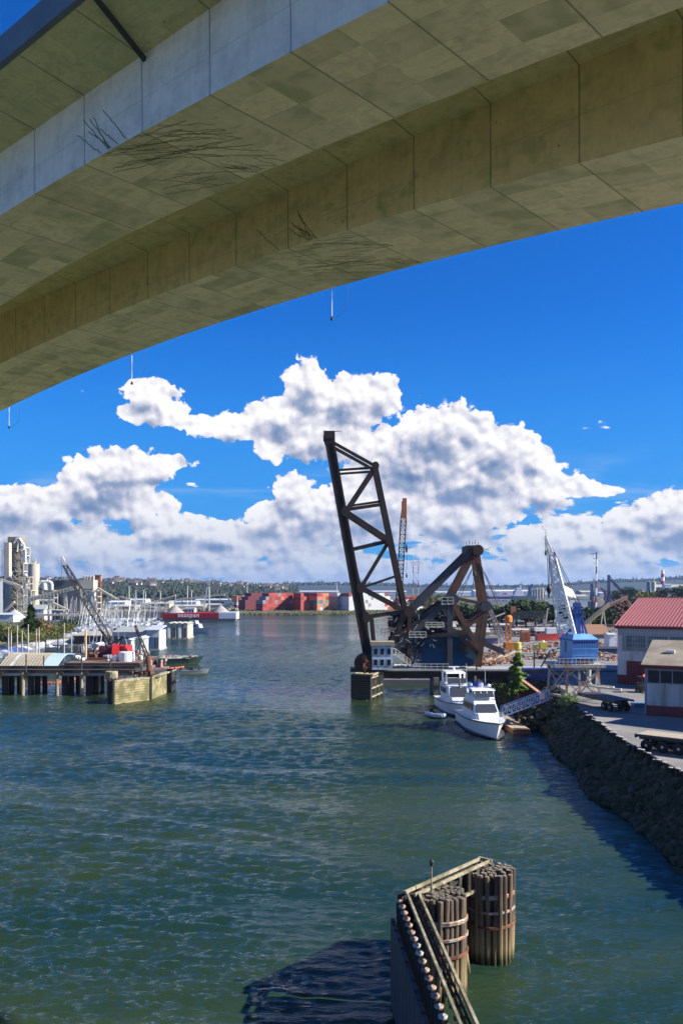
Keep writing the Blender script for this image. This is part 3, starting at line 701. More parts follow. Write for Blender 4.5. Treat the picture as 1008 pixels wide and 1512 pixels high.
# operator's house on the pier
HS = thing('control_house', 'small two storey pale blue control house with tan roof beside the raised leaf', 'cabin', P(564, 988, 147.5))
a, b_ = P(549, 989, 146.5), P(580, 953, 146.5); HM = mat('pale_blue_paint', (.42, .50, .60), .6, var=.2, scale=1.5, tint=(.24, .24, .22), tscale=.8, tamt=.25)
q = MB(); q.box(((a.x + b_.x) / 2, 148.1, (a.z + b_.z) / 2), (b_.x - a.x, 3.2, b_.z - a.z)); q.build('wall', HM, HS)
q = MB(); q.box(((a.x + b_.x) / 2, 148.1, b_.z + .3), (b_.x - a.x + .5, 3.7, .62)); q.build('roof', mat('tan_roof', (.30, .26, .18), .9, var=.35), HS)
M_glassd = mat('dark_glass', (.012, .016, .022), .15, var=.2); M_wfr = mat('window_frame', (.5, .55, .6), .6)
for j, pz_ in enumerate((962, 978)):
    for px in (554.5, 564, 574):
        v = P(px, pz_, 146.5); q = MB(); q.box((v.x, 146.5, v.z), (.78, .1, 1.15)); fr_ = q.build('window', M_wfr, HS)
        q = MB(); q.box((v.x, 146.47, v.z), (.6, .1, .98)); q.build('pane', M_glassd, fr_)
for dx_, c_ in ((0, 0),):
    v = P(585, 968, 147.5); q = MB()
    A, B = P(584, 967, 147), P(606, 984, 147)
    for yy_ in (0, 1.1):
        o_ = Vector((0, yy_, 0)); q.beam(A + o_, B + o_, .25); q.beam(A + o_ + Vector((0, 0, 1)), B + o_ + Vector((0, 0, 1)), .09); q.beam(A + o_ + Vector((0, 0, .5)), B + o_ + Vector((0, 0, .5)), .07)
        for k in range(5): p_ = A.lerp(B, k / 4) + o_; q.beam(p_, p_ + Vector((0, 0, 1)), .08)
        q.beam(A + o_ - Vector((.9, 0, 0)), A + o_, .14); q.beam(A + o_ + Vector((-.9, 0, 1)), A + o_ + Vector((0, 0, 1)), .09); q.beam(A + o_ - Vector((.8, 0, 0)), A + o_ - Vector((.8, 0, 2.2)), .12)
    for k in range(10): p_ = A.lerp(B, k / 10); q.beam(p_, p_ + Vector((0, 1.1, 0)), .25, .05)
    tag(q.build('staircase', M_rail), 'cream steel staircase beside the pale blue control house', 'stairs')
# deck, girders and piers (east approach), trestle (west)
q = MB(); x0, x1 = P(540, 0, 152).x, P(912, 0, 152).x
q.box(((x0 + x1) / 2, 152.6, 4.25), (x1 - x0, 6.2, .3)); q.build('deck', M_deckg, RB)
q = MB()
for yy_ in (150.2, 155): q.box(((x0 + x1) / 2, yy_, 3.45), (x1 - x0, .4, 1.3))
for k in range(30): x = x0 + (x1 - x0) * k / 29; q.box((x, 149.95, 3.45), (.15, .15, 1.3))
q.build('plate_girder', M_steel, RB)
q = MB()
for yy_ in (149.6,):
    for k in range(27):
        x = x0 + 8 + k * 1.0
        if x > P(660, 0, 150).x: break
        q.beam((x, yy_, 4.4), (x, yy_, 5.3), .08)
    for z in (4.85, 5.3): q.beam((x0 + 8, yy_, z), (x, yy_, z), .09)
q.build('hand_rail', M_rail, RB)
for px0, px1, zt in ((545, 566, 3.6), (653, 676, 3.0), (755, 768, 3.), (640, 648, 3)):
    a, b_ = P(px0, 0, 149), P(px1, 0, 149); MB().box(((a.x + b_.x) / 2, 152.6, zt / 2 - 1), (b_.x - a.x, 6.6, zt + 2)).build('pier', M_conc, RB)
q = MB(); v = P(664, 1001, 148.9); q.beam(v - Vector((.9, 0, 0)), v + Vector((.9, 0, 0)), .3, .12); q.build('gauge_board', M_rail, RB)
# rusty sheave left of the house
v = P(538, 980, 148); q = MB(); q.tube((v.x, 147.2, v.z), (v.x, 149.6, v.z), 1.75, n=20); q.tube((v.x, 147.0, v.z), (v.x, 149.8, v.z), .5, n=10); tag(q.build('cable_drum', M_steel), 'dark round cable drum on the pier left of the control house', 'drum')
q = MB()
for k in range(7): p_ = P(538 + U(-2, 6), 988 - k * 2.8, 146.8); q.box(p_, (U(.5, 1.1), .5, U(.4, .8)), U(-.5, .5))
tag(q.build('rusty_gear', M_rust), 'heap of rusty gear parts leaning on the cable drum', 'scrap')
# timber crib fender at the pier
th = thing('pier_fender', 'dark timber crib fender standing in the water below the control house', 'fender', P(541, 1030, 146))
a, b_, c_ = G(519, 1032), G(548, 1034), G(565, 1026)
q = MB()
for k in range(11): z = .2 + k * .36; q.beam((a.x, a.y, z), (b_.x, b_.y, z), .3, .31); q.beam((a.x, a.y, z), (a.x + 2.5, a.y + 9, z), .3, .31)
q.build('plank', M_dtim, th)
q = MB()
for f in (0, .35, .7, 1): p_ = b_.lerp(c_, f); q.beam((p_.x, p_.y, -1), (p_.x, p_.y, 4.0), .26)
for z in (.5, 1.9, 3.6): q.beam((b_.x, b_.y, z), (c_.x, c_.y, z), .22)
q.beam((a.x, a.y, 4.05), (b_.x + .3, b_.y, 4.05), .3); q.beam((a.x + .6, a.y + 1.4, 4.05), (c_.x, c_.y, 4.05), .3); q.beam((b_.x, b_.y, 4.05), (c_.x, c_.y, 4.05), .3)
for f in (.25, .5, .75): p_ = a.lerp(b_, f); q.beam((p_.x, p_.y, 4.05), (p_.x + 1.2, p_.y + 3, 4.05), .18)
q.build('crib_frame', M_gtim, th)
q = MB(); p0 = P(519, 996, 148)
q.box((p0.x + 2.6, 150, 4.35), (5.6, 4.5, .5)); q.build('platform', M_steel, th)
# west trestle with pile bents
TR = thing('railway_trestle', 'long low black railway trestle on timber pile bents at the left', 'trestle', (-58, 151, 0))
xa, xb = -170, P(201, 0, 150).x
MB().box(((xa + xb) / 2, 152, 4.05), (xb - xa, 5.4, .5)).build('deck', M_dtim, TR)
MB().box(((xa + xb) / 2, 149.4, 4.75), (xb - xa, .25, .5)).build('guard_timber', M_steel, TR)
MB().box(((xa + xb) / 2, 149.7, 3.55), (xb - xa, .5, .5)).build('stringer', mat('grey_stringer', (.24, .25, .26), .8, var=.4, scale=1), TR)
M_ppile = mat('pale_pile', (.40, .35, .25), .9, var=.4, scale=2, streak=True, tint=(.20, .15, .09), tscale=1, tamt=.5)
for px in (-160, -120, -80, -40, -5, 34, 85, 121):
    for j, (dx_, yy_, mm, r_) in enumerate(((0, 149.5, M_ppile, .3), (.9, 151, M_dtim, .55), (1.5, 152.4, M_dtim, .5), (-.2, 153.6, M_dtim, .3), (2.1, 154.5, M_dtim, .45))):  # sun on the front pile and shade behind it are put into the colours
        x = P(px, 0, 149.5).x + dx_; q = MB(); q.tube((x, yy_, -1.5), (x + U(-.1, .1), yy_, 3.85), r_, r_ * .95, 10); q.build('pile', mm, TR)
    x = P(px, 0, 149.5).x; MB().box((x + .9, 152, 3.7), (.6, 6, .5)).build('pile_cap', M_dtim, TR)
for px, lab in ((19, 'leftmost'), (73, 'second'), (137, 'third')):
    x = P(px, 0, 150).x; q = MB(); q.tube((x, 153.8, -1.5), (x + .1, 153.8, 3.85), .28, .26, 10); q.build('pile', M_ppile, TR)
for px, y0, y1, lab in ((39, 966, 993, 'thin grey post on the trestle in front of the tan boathouse roof'), (121, 962, 990, 'thin grey post on the trestle right of the boathouse'), (163, 966, 1000, 'thin grey post with a cross arm at the end of the trestle'), (65, 968, 985, 'short dark post on the trestle at the boathouse roof middle')):
    a, b_ = P(px, y1, 149), P(px, y0, 149); q = MB(); q.tube(a, b_, .11, n=6)
    if px == 163: q.beam(P(150, 984, 149), P(178, 984, 149), .14); q.beam(P(163, 984, 149), P(176, 996, 149), .16)
    tag(q.build('post', M_bsteel), lab, 'post')
th = thing('round_pile_platform', 'round timber platform on piles between the trestle and the angled fender', 'platform', G(165, 1030))
v = G(165, 1028); q = MB(); q.lathe([(1.0, 3.0), (1.05, 3.1), (1.05, 4.1), (1., 4.2)], (v.x, v.y, 0), 16); q.build('cap', M_gtim, th)
for dx_ in (-.55, .1, .6): MB().tube((v.x + dx_, v.y + U(-.4, .4), -1.5), (v.x + dx_, v.y, 3.1), .22, n=8).build('pile', M_dtim, th)
# angled timber fender, left of the channel
th = thing('angled_fender', 'low weathered timber plank fender bent in the middle, left of the channel', 'fender', G(205, 1036))
A, B, D_ = G(168, 1040), G(223, 1033), G(246, 1022); M_plk = mat('olive_planks', (.34, .29, .15), .9, var=.4, scale=1.4, tint=(.13, .12, .05), tscale=.7, tamt=.6)
q = MB()
for p_, r_ in ((A, B), (B, D_)):
    for k in range(9): z = .15 + k * .39; q.beam((p_.x, p_.y, z), (r_.x, r_.y, z), .3, .34)
q.build('plank', M_plk, th)
q = MB()
for p_, r_ in ((A, B), (B, D_)):
    q.beam((p_.x, p_.y, 3.55), (r_.x, r_.y, 3.55), .5, .25)
    for k in range(7): s_ = p_.lerp(r_, k / 6); q.beam((s_.x, s_.y + .4, 3.6), (s_.x + 1, s_.y + 3.5, 3.6), .2)
q.build('cap_timber', M_gtim, th)
q = MB()
for p_ in (A + Vector((-.7, .2, 0)), A + Vector((0, -.2, 0)), B + Vector((0, -.2, 0)), D_ + Vector((.3, 0, 0)), D_ + Vector((.2, 1, 0)), D_ + Vector((0, 2, 0))): MB().tube((p_.x, p_.y, -1.5), (p_.x, p_.y, 3.9), .26, n=8).build('pile', M_dtim, th)
for k in range(12): p_ = A.lerp(D_, k / 11); MB().tube((p_.x, p_.y + 4, -1.5), (p_.x, p_.y + 4, 3.3 + U(0, .5)), .22, n=7).build('pile', M_dtim, th)
MB().beam((D_.x + .5, D_.y, 1.5), (D_.x + .5, D_.y + 5, 1.5), .4, 4.4).build('end_wall', M_dtim, th)
q = MB(); p_ = B.lerp(A, .2)
for k in range(14): v = p_ + Vector((U(-2.5, 1.5), U(1, 3.5), 3.9 + U(0, .6))); q.box(v, (U(.3, 1.), U(.3, .9), U(.15, .6)), U(0, 3))
q.tube(p_ + Vector((.6, 2, 3.6)), p_ + Vector((.2, 2, 7.0)), .45, .38, 8)
tag(q.build('broken_timber', M_rsteel), 'pile of broken brown timbers and a stump on top of the angled fender', 'timber')

# ---------------------------------------------------------------- buildings on the right
def frame(px, py, z, rot):
    """origin at a ground pixel, local x along the facade (away to the right, towards us), local y into the building"""
    o = G(px, py, z); r = -R(rot); return o, r
M_red = mat('dark_red_paint', (.15, .024, .026), .7, var=.3, scale=.8); M_wpan = mat('white_corrugated', (.50, .53, .55), .6, var=.2, scale=1.2, streak=True, tint=(.30, .30, .28), tscale=.8, tamt=.2)
M_grysid = mat('blue_grey_siding', (.26, .31, .37), .7, var=.2, scale=.7)
m = bpy.data.materials.new('red_ribbed_roof'); m.use_nodes = True; t = NT(m.node_tree); b = m.node_tree.nodes['Principled BSDF']; b.inputs['Roughness'].default_value = .55
co = t.new('ShaderNodeTexCoord').outputs['Object']; n1 = t.noise(co, .5, 5, .6); t.l.new(t.mix(n1, (.25, .065, .065), (.33, .11, .10)), b.inputs['Base Color']); M_rroof = m
BB = thing('red_roof_building', 'large industrial building with ribbed red metal roof and a dark red bay door', 'building', G(911, 1010, 4), -R(30))
Lx, Ly, He, Hr = 34., 36., 8.5, 12.4
q = MB(); Ym = 17.
q.add([(0, 0, 0), (Lx, 0, 0), (Lx, Ly, 0), (0, Ly, 0), (0, 0, He), (Lx, 0, He), (Lx, Ym, Hr), (0, Ym, Hr), (Lx, Ly, He), (0, Ly, He)],
      [(0, 1, 5, 4), (1, 2, 8, 6, 5), (2, 3, 9, 8), (3, 0, 4, 7, 9), (4, 5, 6, 7), (7, 6, 8, 9)]); q.build('wall', M_grysid, BB, local=True)
q = MB(); q.slab([(-.3, -.45, He + .02), (Lx + .3, -.45, He + .02), (Lx + .3, Ym, Hr + .12), (-.3, Ym, Hr + .12)], .12); q.slab([(-.3, Ym, Hr + .12), (Lx + .3, Ym, Hr + .12), (Lx + .3, Ly + .4, He + .02), (-.3, Ly + .4, He + .02)], .12)
q.box((Lx / 2, Ym, Hr + .34), (Lx + .5, .5, .12)); rfo = q.build('roof', M_rroof, BB, local=True); q = MB()
for k in range(72): x = -.25 + k * .485; q.beam((x, -.45, He + .2), (x, Ym, Hr + .3), .08, .1); q.beam((x, Ym, Hr + .3), (x, Ly, He + .2), .08, .1)
q.build('rib', mat('pale_red_rib', (.38, .16, .145), .5, var=.15), rfo, local=True)
MB().box((Lx / 2, -.5, He - .12), (Lx + .7, .14, .3)).build('gutter', M_red, BB, local=True)
M_mull = mat('grey_mullion', (.30, .33, .35), .6); M_wglass = mat('factory_glass', (.05, .075, .09), .2, var=.6, scale=.9, tint=(.30, .30, .24), tscale=.25, tamt=.25)
q = MB(); q.box((17.7, -.06, 6.1), (33.5, .1, 2.3)); wd = q.build('window_band', M_mull, BB, local=True)
for k in range(11):
    q = MB(); x = 1.25 + k * 3.03; q.box((x + 1.4, -.12, 6.1), (2.78, .06, 2.1)); pn = q.build('pane', M_wglass, wd, local=True)
q = MB()
for k in range(88): q.box((1.0 + k * .375, -.165, 6.1), (.045, .04, 2.1))
for z in (5.4, 6.1, 6.8): q.box((17.7, -.168, z), (33.3, .05, .06))
q.build('glazing_bar', M_mull, wd, local=True)
q = MB(); q.box((17, -.05, 4.2), (34, .12, 1.4)); q.box((.35, -.055, 6.), (.7, .1, 2.4)); q.build('white_panel', M_wpan, BB, local=True)
q = MB(); q.box((.65, -.05, 2.45), (1.25, .1, 2.0)); q.build('white_panel', M_wpan, BB, local=True)
q = MB(); q.box((17.9, -.05, .7), (32.1, .1, 1.4)); q.box((.65, -.06, .7), (1.28, .12, 1.4)); q.build('red_base', M_red, BB, local=True)
q = MB()
for k in range(14): q.box((1.55 + k * .42, -.09, 1.75), (.38, .08, 3.45))
q.build('bay_door', M_red, BB, local=True)
q = MB(); q.box((1.2, -.25, 1.6), (.22, .3, .22)); q.build('wall_lamp', M_white, BB, local=True)
SB = thing('small_shed', 'smaller building with tan flat roof, white corrugated wall and dark red base', 'shed', G(952, 1056, 4), -R(28))
Lx, Ly = 7., 7.5
q = MB(); q.add([(0, 0, 0), (Lx, 0, 0), (Lx, Ly, 0), (0, Ly, 0), (0, 0, 5.5), (Lx, 0, 5.5), (Lx, Ly, 7.6), (0, Ly, 7.6)], [(0, 1, 5, 4), (1, 2, 6, 5), (2, 3, 7, 6), (3, 0, 4, 7), (4, 5, 6, 7)]); q.build('wall', M_grysid, SB, local=True)
M_troof = mat('tan_roll_roof', (.27, .235, .18), .95, var=.25, scale=.6, tint=(.20, .17, .13), tscale=.4, tamt=.5)
q = MB(); q.slab([(-.4, -.5, 5.45), (Lx + .4, -.5, 5.45), (Lx + .4, Ly + .2, 7.78), (-.4, Ly + .2, 7.78)], .22); q.build('roof', M_troof, SB, local=True)
MB().box((Lx / 2, -.55, 5.4), (Lx + .9, .12, .3)).build('fascia', M_red, SB, local=True)
q = MB(); q.box((2.2, 3.4, 6.95), (.9, .5, .3)); q.build('roof_vent', M_white, SB, local=True)
q = MB(); q.box((3.5, -.05, 4.35), (6.7, .1, 1.5)); wd = q.build('window_band', M_mull, SB, local=True)
for k in range(5): MB().box((.9 + k * 1.3, -.1, 4.35), (1.2, .06, 1.35)).build('pane', M_glassd, wd, local=True)
q = MB(); q.box((3.5, -.04, 2.35), (6.7, .12, 2.4))
for k in range(21): q.box((.45 + k * .305, -.13, 2.35), (.12, .08, 2.38))
q.build('white_panel', M_wpan, SB, local=True)
q = MB(); q.box((3.5, -.03, .57), (7, .14, 1.12)); q.build('red_base', mat('faded_red_base', (.17, .045, .045), .8, var=.3), SB, local=True)
MB().box((0.02, -.06, 2.8), (.16, .16, 5.4)).build('corner_trim', mat('blue_trim', (.18, .30, .42), .7), SB, local=True)
q = MB(); q.box((41.5 + 12.5 * .707 + 6 * .707, 90.5 - 12.5 * .707 + 6 * .707, 8.3), (25, 12, 8.7), -R(45)); q.box((41.5 + 12.5 * .707 + 6 * .707, 90.5 - 12.5 * .707 + 6 * .707, 12.9), (25.3, 12.3, .5), -R(45)); tag(q.build('unseen_shadow_building', M_grysid), 'unseen grey building placed beyond the right edge to cast the pavement shadow', 'warehouse')  # unseen building, placed and turned to cast the pavement shadow
# signal lamp, barrels, blue pallet, in the shade
v = G(947, 1022, 4); th = thing('forklift', 'dark forklift with a small red light parked by the bay door', 'forklift', v)
q = MB(); q.box(v + Vector((0, 0, .6)), (1.2, 1.8, .7)); q.box(v + Vector((0, .6, 1.)), (1.1, .6, .5)); 
for sx in (-.5, .5):
    for sy in (-.8, .6): q.beam(v + Vector((sx, sy * .8, .9)), v + Vector((sx, sy * .8, 2.1)), .08)
    q.beam(v + Vector((sx * .7, -1.1, .1)), v + Vector((sx * .7, -1.1, 2.4)), .12); q.beam(v + Vector((sx * .6, -1.1, .12)), v + Vector((sx * .6, -2.1, .12)), .12, .06)
q.box(v + Vector((0, -.1, 2.13)), (1.15, 1.5, .08)); q.build('body', M_blk, th)
for sx in (-.55, .55):
    for sy in (-.7, .65): MB().tube(v + Vector((sx - .1, sy, .3)), v + Vector((sx + .1, sy, .3)), .3, n=12).build('wheel', M_blk, th)
ML = bpy.data.materials.new('red_lamp'); ML.use_nodes = True; ML.node_tree.nodes['Principled BSDF'].inputs['Emission Color'].default_value = (1, .05, .03, 1); ML.node_tree.nodes['Principled BSDF'].inputs['Emission Strength'].default_value = 2.5; ML.node_tree.nodes['Principled BSDF'].inputs['Base Color'].default_value = (.5, .02, .02, 1)
MB().lathe([(.08, 0), (.12, .06), (.12, .2), (.05, .26)], v + Vector((.2, -.3, 2.17)), 10).build('lamp', ML, th)
v = G(941, 1043, 4); q = MB(); 
for k in range(5): q.box(v + Vector((-.6 + k * .3, 0, .42)), (.22, 1.2, .05))
q.box(v + Vector((0, 0, .2)), (1.4, 1.2, .36)); tag(q.build('pallet_load', mat('blue_tarp', (.10, .22, .42), .6)), 'blue covered pallet on the shaded pavement left of the smaller building', 'pallet')

# ---------------------------------------------------------------- trailers
M_tyre = mat('tyre_rubber', (.015, .015, .016), .8); M_rim = mat('wheel_rim', (.62, .63, .64), .4, .3); M_plank = mat('trailer_plank', (.38, .33, .25), .9, var=.35, scale=2, streak=False)
def trailer(label, v, rz, L_, deckm, wheels, seed=0):
    th = thing('flatbed_trailer', label, 'trailer', v, rz)
    q = MB()
    for k in range(9): q.box((L_ / 2, -1.12 + k * .28, 1.42), (L_, .265, .06))
    q.build('deck', deckm, th, local=True)
    q = MB()
    for s_ in (-1, 1): q.box((L_ / 2, s_ * 1.27, 1.33), (L_ + .02, .08, .22)); q.box((L_ / 2, s_ * .45, 1.12), (L_, .14, .45))
    for k in range(int(L_ / .6)): q.box((.3 + k * .6, 0, 1.3), (.08, 2.5, .1))
    q.box((-.03, 0, 1.28), (.08, 2.62, .34)); q.box((L_ * .75, .9, .65), (.12, .12, 1.2)); q.box((L_ * .75, -.9, .65), (.12, .12, 1.2))
    q.build('chassis', M_dark, th, local=True)
    for x in wheels:
        for s_ in (-1, 1):
            q = MB(); q.lathe([(.28, -.14), (.48, -.14), (.52, -.08), (.52, .08), (.48, .14), (.28, .14)], (0, 0, 0), 22)
            q.v = [(vx, vz, vy) for vx, vy, vz in q.v]; q.v = [(a + x, b_ + s_ * 1.06, c_ + .52) for a, b_, c_ in q.v]
            wl = recalc(q.build('wheel', M_tyre, th, local=True))
            q = MB(); q.lathe([(.27, 0), (.25, .05), (.12, .02), (.10, .1), (.02, .1)], (0, 0, 0), 16); q.v = [(vx + x, s_ * (1.06 + .15) + s_ * vz * .6 - s_ * .04, vy + .52) for vx, vy, vz in q.v]; recalc(q.build('rim', M_rim, wl, local=True))
        q = MB(); q.beam((x, -1, .52), (x, 1, .52), .12); q.build('axle', M_dark, th, local=True)
    return th
a = G(948, 1108, 4); trailer('flatbed trailer with pale plank deck parked on the sunny pavement by the bank', (a.x + .25, a.y + 1.0, 4), -R(42), 12.5, M_plank, (.9, 2.3, 3.7, 5.1))
a = G(872, 1046, 4); trailer('dark empty flatbed trailer standing in the shade behind the pile row', (30.0, 107.5, 4), -R(76), 8, M_dark, (5.6, 6.9))
for k, (px, py) in enumerate(((866, 1031), (874, 1030), (884, 1034))):
    v = G(px, py + 4, 4); q = MB(); q.beam(v + Vector((0, 2, 1.75)), v + Vector((2.4, -1.0, 1.75)), .22); tag(q.build('steel_beam', M_rail), ('pale steel beam lying on the shaded trailer, nearest the crane', 'pale steel beam lying on the middle of the shaded trailer', 'pale steel beam lying at the far right of the shaded trailer')[k], 'beam', 'pale beams on the shaded trailer')

# ---------------------------------------------------------------- blue portal crane with white lattice boom
M_bl = mat('crane_blue', (.13, .31, .60), .5, var=.25, scale=1, tint=(.17, .38, .68), tscale=.6, tamt=.5); M_dbl = mat('deep_blue_paint', (.02, .07, .28), .5, var=.3)
M_wst = mat('white_steel', (.74, .75, .76), .5, var=.12); M_gst = mat('galvanised_legs', (.42, .43, .42), .6, .2, var=.3, scale=1.5, tint=(.40, .20, .11), tscale=.7, tamt=.35)
dC = 114.
CR = thing('portal_crane', 'blue cabbed portal crane with white lattice boom on grey braced legs', 'crane', P(852, 1030, dC))
def prismxy(q, pts, z0, z1, mi=0): return q.prism([(p_[0], p_[1], 0) for p_ in pts], z0, z1, mi)
ca = P(845, 0, dC - 2.6); aa = P(826, 0, dC + 1.5); bb_ = P(882, 0, dC - 2.2); cc_ = Vector((aa.x + 3.2, dC + 4, 0)); dd_ = Vector((bb_.x + .3, dC + 3.2, 0))
foot = [(aa.x, aa.y), (ca.x, ca.y), (bb_.x, bb_.y), (dd_.x, dd_.y), (aa.x + .8, dC + 4)]
zb, zt_ = 18 - 101 * dC / F, 18 - 73 * dC / F
q = MB(); prismxy(q, foot, zb, zt_); q.build('cab', M_bl, CR)
cx_, cy_ = sum(p_[0] for p_ in foot) / 5, sum(p_[1] for p_ in foot) / 5
q = MB(); top_ = [(cx_ + (x - cx_) * .72, cy_ + (y - cy_) * .72) for x, y in foot]; big_ = [(cx_ + (x - cx_) * 1.05, cy_ + (y - cy_) * 1.05) for x, y in foot]
q.prism([(*p_, 0) for p_ in top_], zt_, zt_ + .62, off=[Vector((*p_, 0)) for p_ in big_]); q.build('cab_roof', M_bl, CR)
q = MB()
for p_, r_ in zip(big_, big_[1:] + big_[:1]): q.beam((*p_, zt_ - .05), (*r_, zt_ - .05), .06, .16)
q.build('eave', M_dbl, CR)
q = MB()                                                # recessed panels of the front, and their ribs
f0, f1 = Vector((ca.x, ca.y, 0)), Vector((bb_.x, bb_.y, 0)); fdir = (f1 - f0).normalized(); fo = Vector((fdir.y, -fdir.x, 0))
for k in range(5):
    c0 = f0.lerp(f1, (k + .5) / 5) + fo * .02; q.box((c0.x, c0.y, zb + 1.85), (.62, .07, .9), math.atan2(fdir.y, fdir.x))
q.build('panel', M_dbl, CR)
q = MB()
for z in (zb + .2, zb + .5, zb + 1.3, zb + 2.32): q.beam(f0 + fo * .04 + Vector((0, 0, z)), f1 + fo * .04 + Vector((0, 0, z)), .06, .07)
for k in range(11): c0 = f0.lerp(f1, k / 10) + fo * .04; q.beam(c0 + Vector((0, 0, zb)), c0 + Vector((0, 0, zt_)), .05)
q.build('rib', M_bl, CR)
l0, l1 = Vector((aa.x, aa.y, 0)), f0; lm = l0.lerp(l1, .45); ld = (l1 - l0).normalized(); lo = Vector((ld.y, -ld.x, 0))
q = MB(); c0 = lm + lo * .03; q.box((c0.x, c0.y, zb + 1.5), (.55, .08, 1.4), math.atan2(ld.y, ld.x)); q.build('door', M_glassd, CR)
q = MB(); q.beam(l0 + lo * -.1 + Vector((0, 0, zb - .25)), l1 + Vector((0, 0, zb - .25)), .8, .5); q.box((cx_, cy_, zb - .35), (3.6, 4, .6)); q.build('slew_base', M_dbl, CR)
# boom
bl, tp = P(836, 936, dC - .5), P(815, 824, dC - 3.)
q = MB(); q.lattice(bl, tp, 1.95, .7, 12, .13, side=(1, 0, .1), h0=1.3, h1=.6)
q.build('boom', M_wst, CR)
q = MB(); q.lattice(tp, P(805, 794, dC - 3.6), .62, .2, 4, .06, side=(1, 0, .1)); q.box(P(816, 822, dC - 3.1), (.85, .5, .5), .2); 
jp = [P(*p_, dC - 3.6) for p_ in ((806, 796), (805, 788), (806, 784), (803, 781), (799, 780), (801, 776), (803, 777))]; q.path(jp, .05, 5); q.build('jib', M_wst, CR)
q = MB()
for a, b_ in (((804, 792), (805, 812)), ((806, 790), (809, 866)), ((810, 825), (810, 868)), ((817, 815), (852, 895)), ((818, 815), (856, 893)), ((814, 808), (858, 895))): q.tube(P(*a, dC - 3.5), P(*b_, dC - 1.5), .04, n=5)
q.build('hoist_rope', M_dark, CR)
q = MB(); v = P(810, 870, dC - 3.3); q.lathe([(.1, -.6), (.3, -.3), (.34, .1), (.12, .5)], v, 10); q.tube(v - Vector((0, 0, .6)), v - Vector((0, 0, 1.1)), .12, n=6); v = P(805, 816, dC - 3.4); q.lathe([(.06, -.4), (.14, -.1), (.08, .3)], v, 8); q.build('hook_block', M_blk, CR)
q = MB()
for px in (846, 850, 855): q.beam(P(px, 938, dC), P(px + 1, 893, dC), .22 if px != 850 else .45)
q.beam(P(835, 938, dC), P(851, 903, dC), .2); q.beam(P(866, 938, dC), P(856, 903, dC), .22); q.beam(P(861, 938, dC + 1.5), P(856, 903, dC), .2)
q.box(P(851, 905, dC), (1.9, 1.6, .14)); 
for px in (842.5, 847, 851, 855, 860): q.beam(P(px, 905, dC - .8), P(px, 896, dC - .8), .06)
for py in (896, 900.5): q.beam(P(842.5, py, dC - .8), P(860, py, dC - .8), .06)
q.box(P(851, 893, dC), (.9, .9, .5)); q.lathe([(.3, -.2), (.35, 0), (.3, .35)], P(851, 893, dC), 10); q.build('mast', M_dbl, CR)
q = MB(); q.beam(P(842, 922, dC), P(848, 938, dC), .25); q.beam(P(832, 935, dC), P(846, 918, dC), .22, .3); q.build('boom_foot', M_wst, CR)
# portal
zg = 4.0; pl0, pl1, pr0, pr1 = P(834, 1032, dC - 2.), P(819, 1026, dC + 2.5), P(884, 1032, dC - 2.), P(871, 1026, dC + 2.5)
zp = 18 - 112 * dC / F; cor = [(pl0.x, dC - 2.4), (pl0.x - 1.2, dC + 2.6), (pr0.x, dC - 2.4), (pr0.x - 1.2, dC + 2.6)]
q = MB(); mx = (pl0.x + pr0.x) / 2 - .5; q.box((mx, dC, zp + .1), (6.4, 6, .35)); q.box((mx, dC, zp + .5), (3.4, 3.4, .5)); q.build('portal_platform', M_gst, CR)
for x, y in cor: MB().beam((x, y, zg), (x + (mx - x) * .12, y, zp), .26).build('leg', M_gst, CR)
q = MB()
def X(q, p_, r_, z0, z1, w_=.13): q.beam((*p_, z0), (*r_, z1), w_); q.beam((*r_, z0), (*p_, z1), w_)
X(q, cor[0], cor[2], zg + .2, zp - .3, .17); X(q, cor[0], cor[1], zg + .2, zp - .3); X(q, cor[2], cor[3], zg + .2, zp - .3); X(q, cor[1], cor[3], zg + .2, zp - .3)
for a, b_ in ((0, 1), (2, 3)): q.beam((*cor[a], zg + .25), (*cor[b_], zg + .25), .3)
for a, b_ in ((0, 2), (1, 3)): q.beam((*cor[a], zp - .3), (*cor[b_], zp - .3), .2)
q.box(((cor[0][0] + cor[2][0]) / 2, dC - 2.4, zg + (zp - zg) / 2), (.5, .1, .5)); q.build('cross_brace', M_gst, CR)
q = MB()
for k in range(13): x = mx - 3.2 + k * .533; q.beam((x, dC - 3, zp + .2), (x, dC - 3, zp + 1.1), .04)
for z in (.65, 1.1): q.beam((mx - 3.2, dC - 3, zp + z), (mx + 3.2, dC - 3, zp + z), .04)
q.build('hand_rail', M_wst, CR)
for x, y in cor: q = MB(); q.tube((x, y - .5, zg + .15), (x, y - .2, zg + .15), .25, n=12); q.tube((x, y + .2, zg + .15), (x, y + .5, zg + .15), .25, n=12); q.build('wheel', M_rsteel, CR)
q = MB(); v = P(868, 1010, dC + 1); q.tube(v, v + Vector((.1, 0, 4.3)), .32, n=12); q.tube(v + Vector((1.0, 0, 0)), v + Vector((1.1, 0, 4.0)), .14, n=8); q.build('cable_reel_pipe', M_gst, CR)

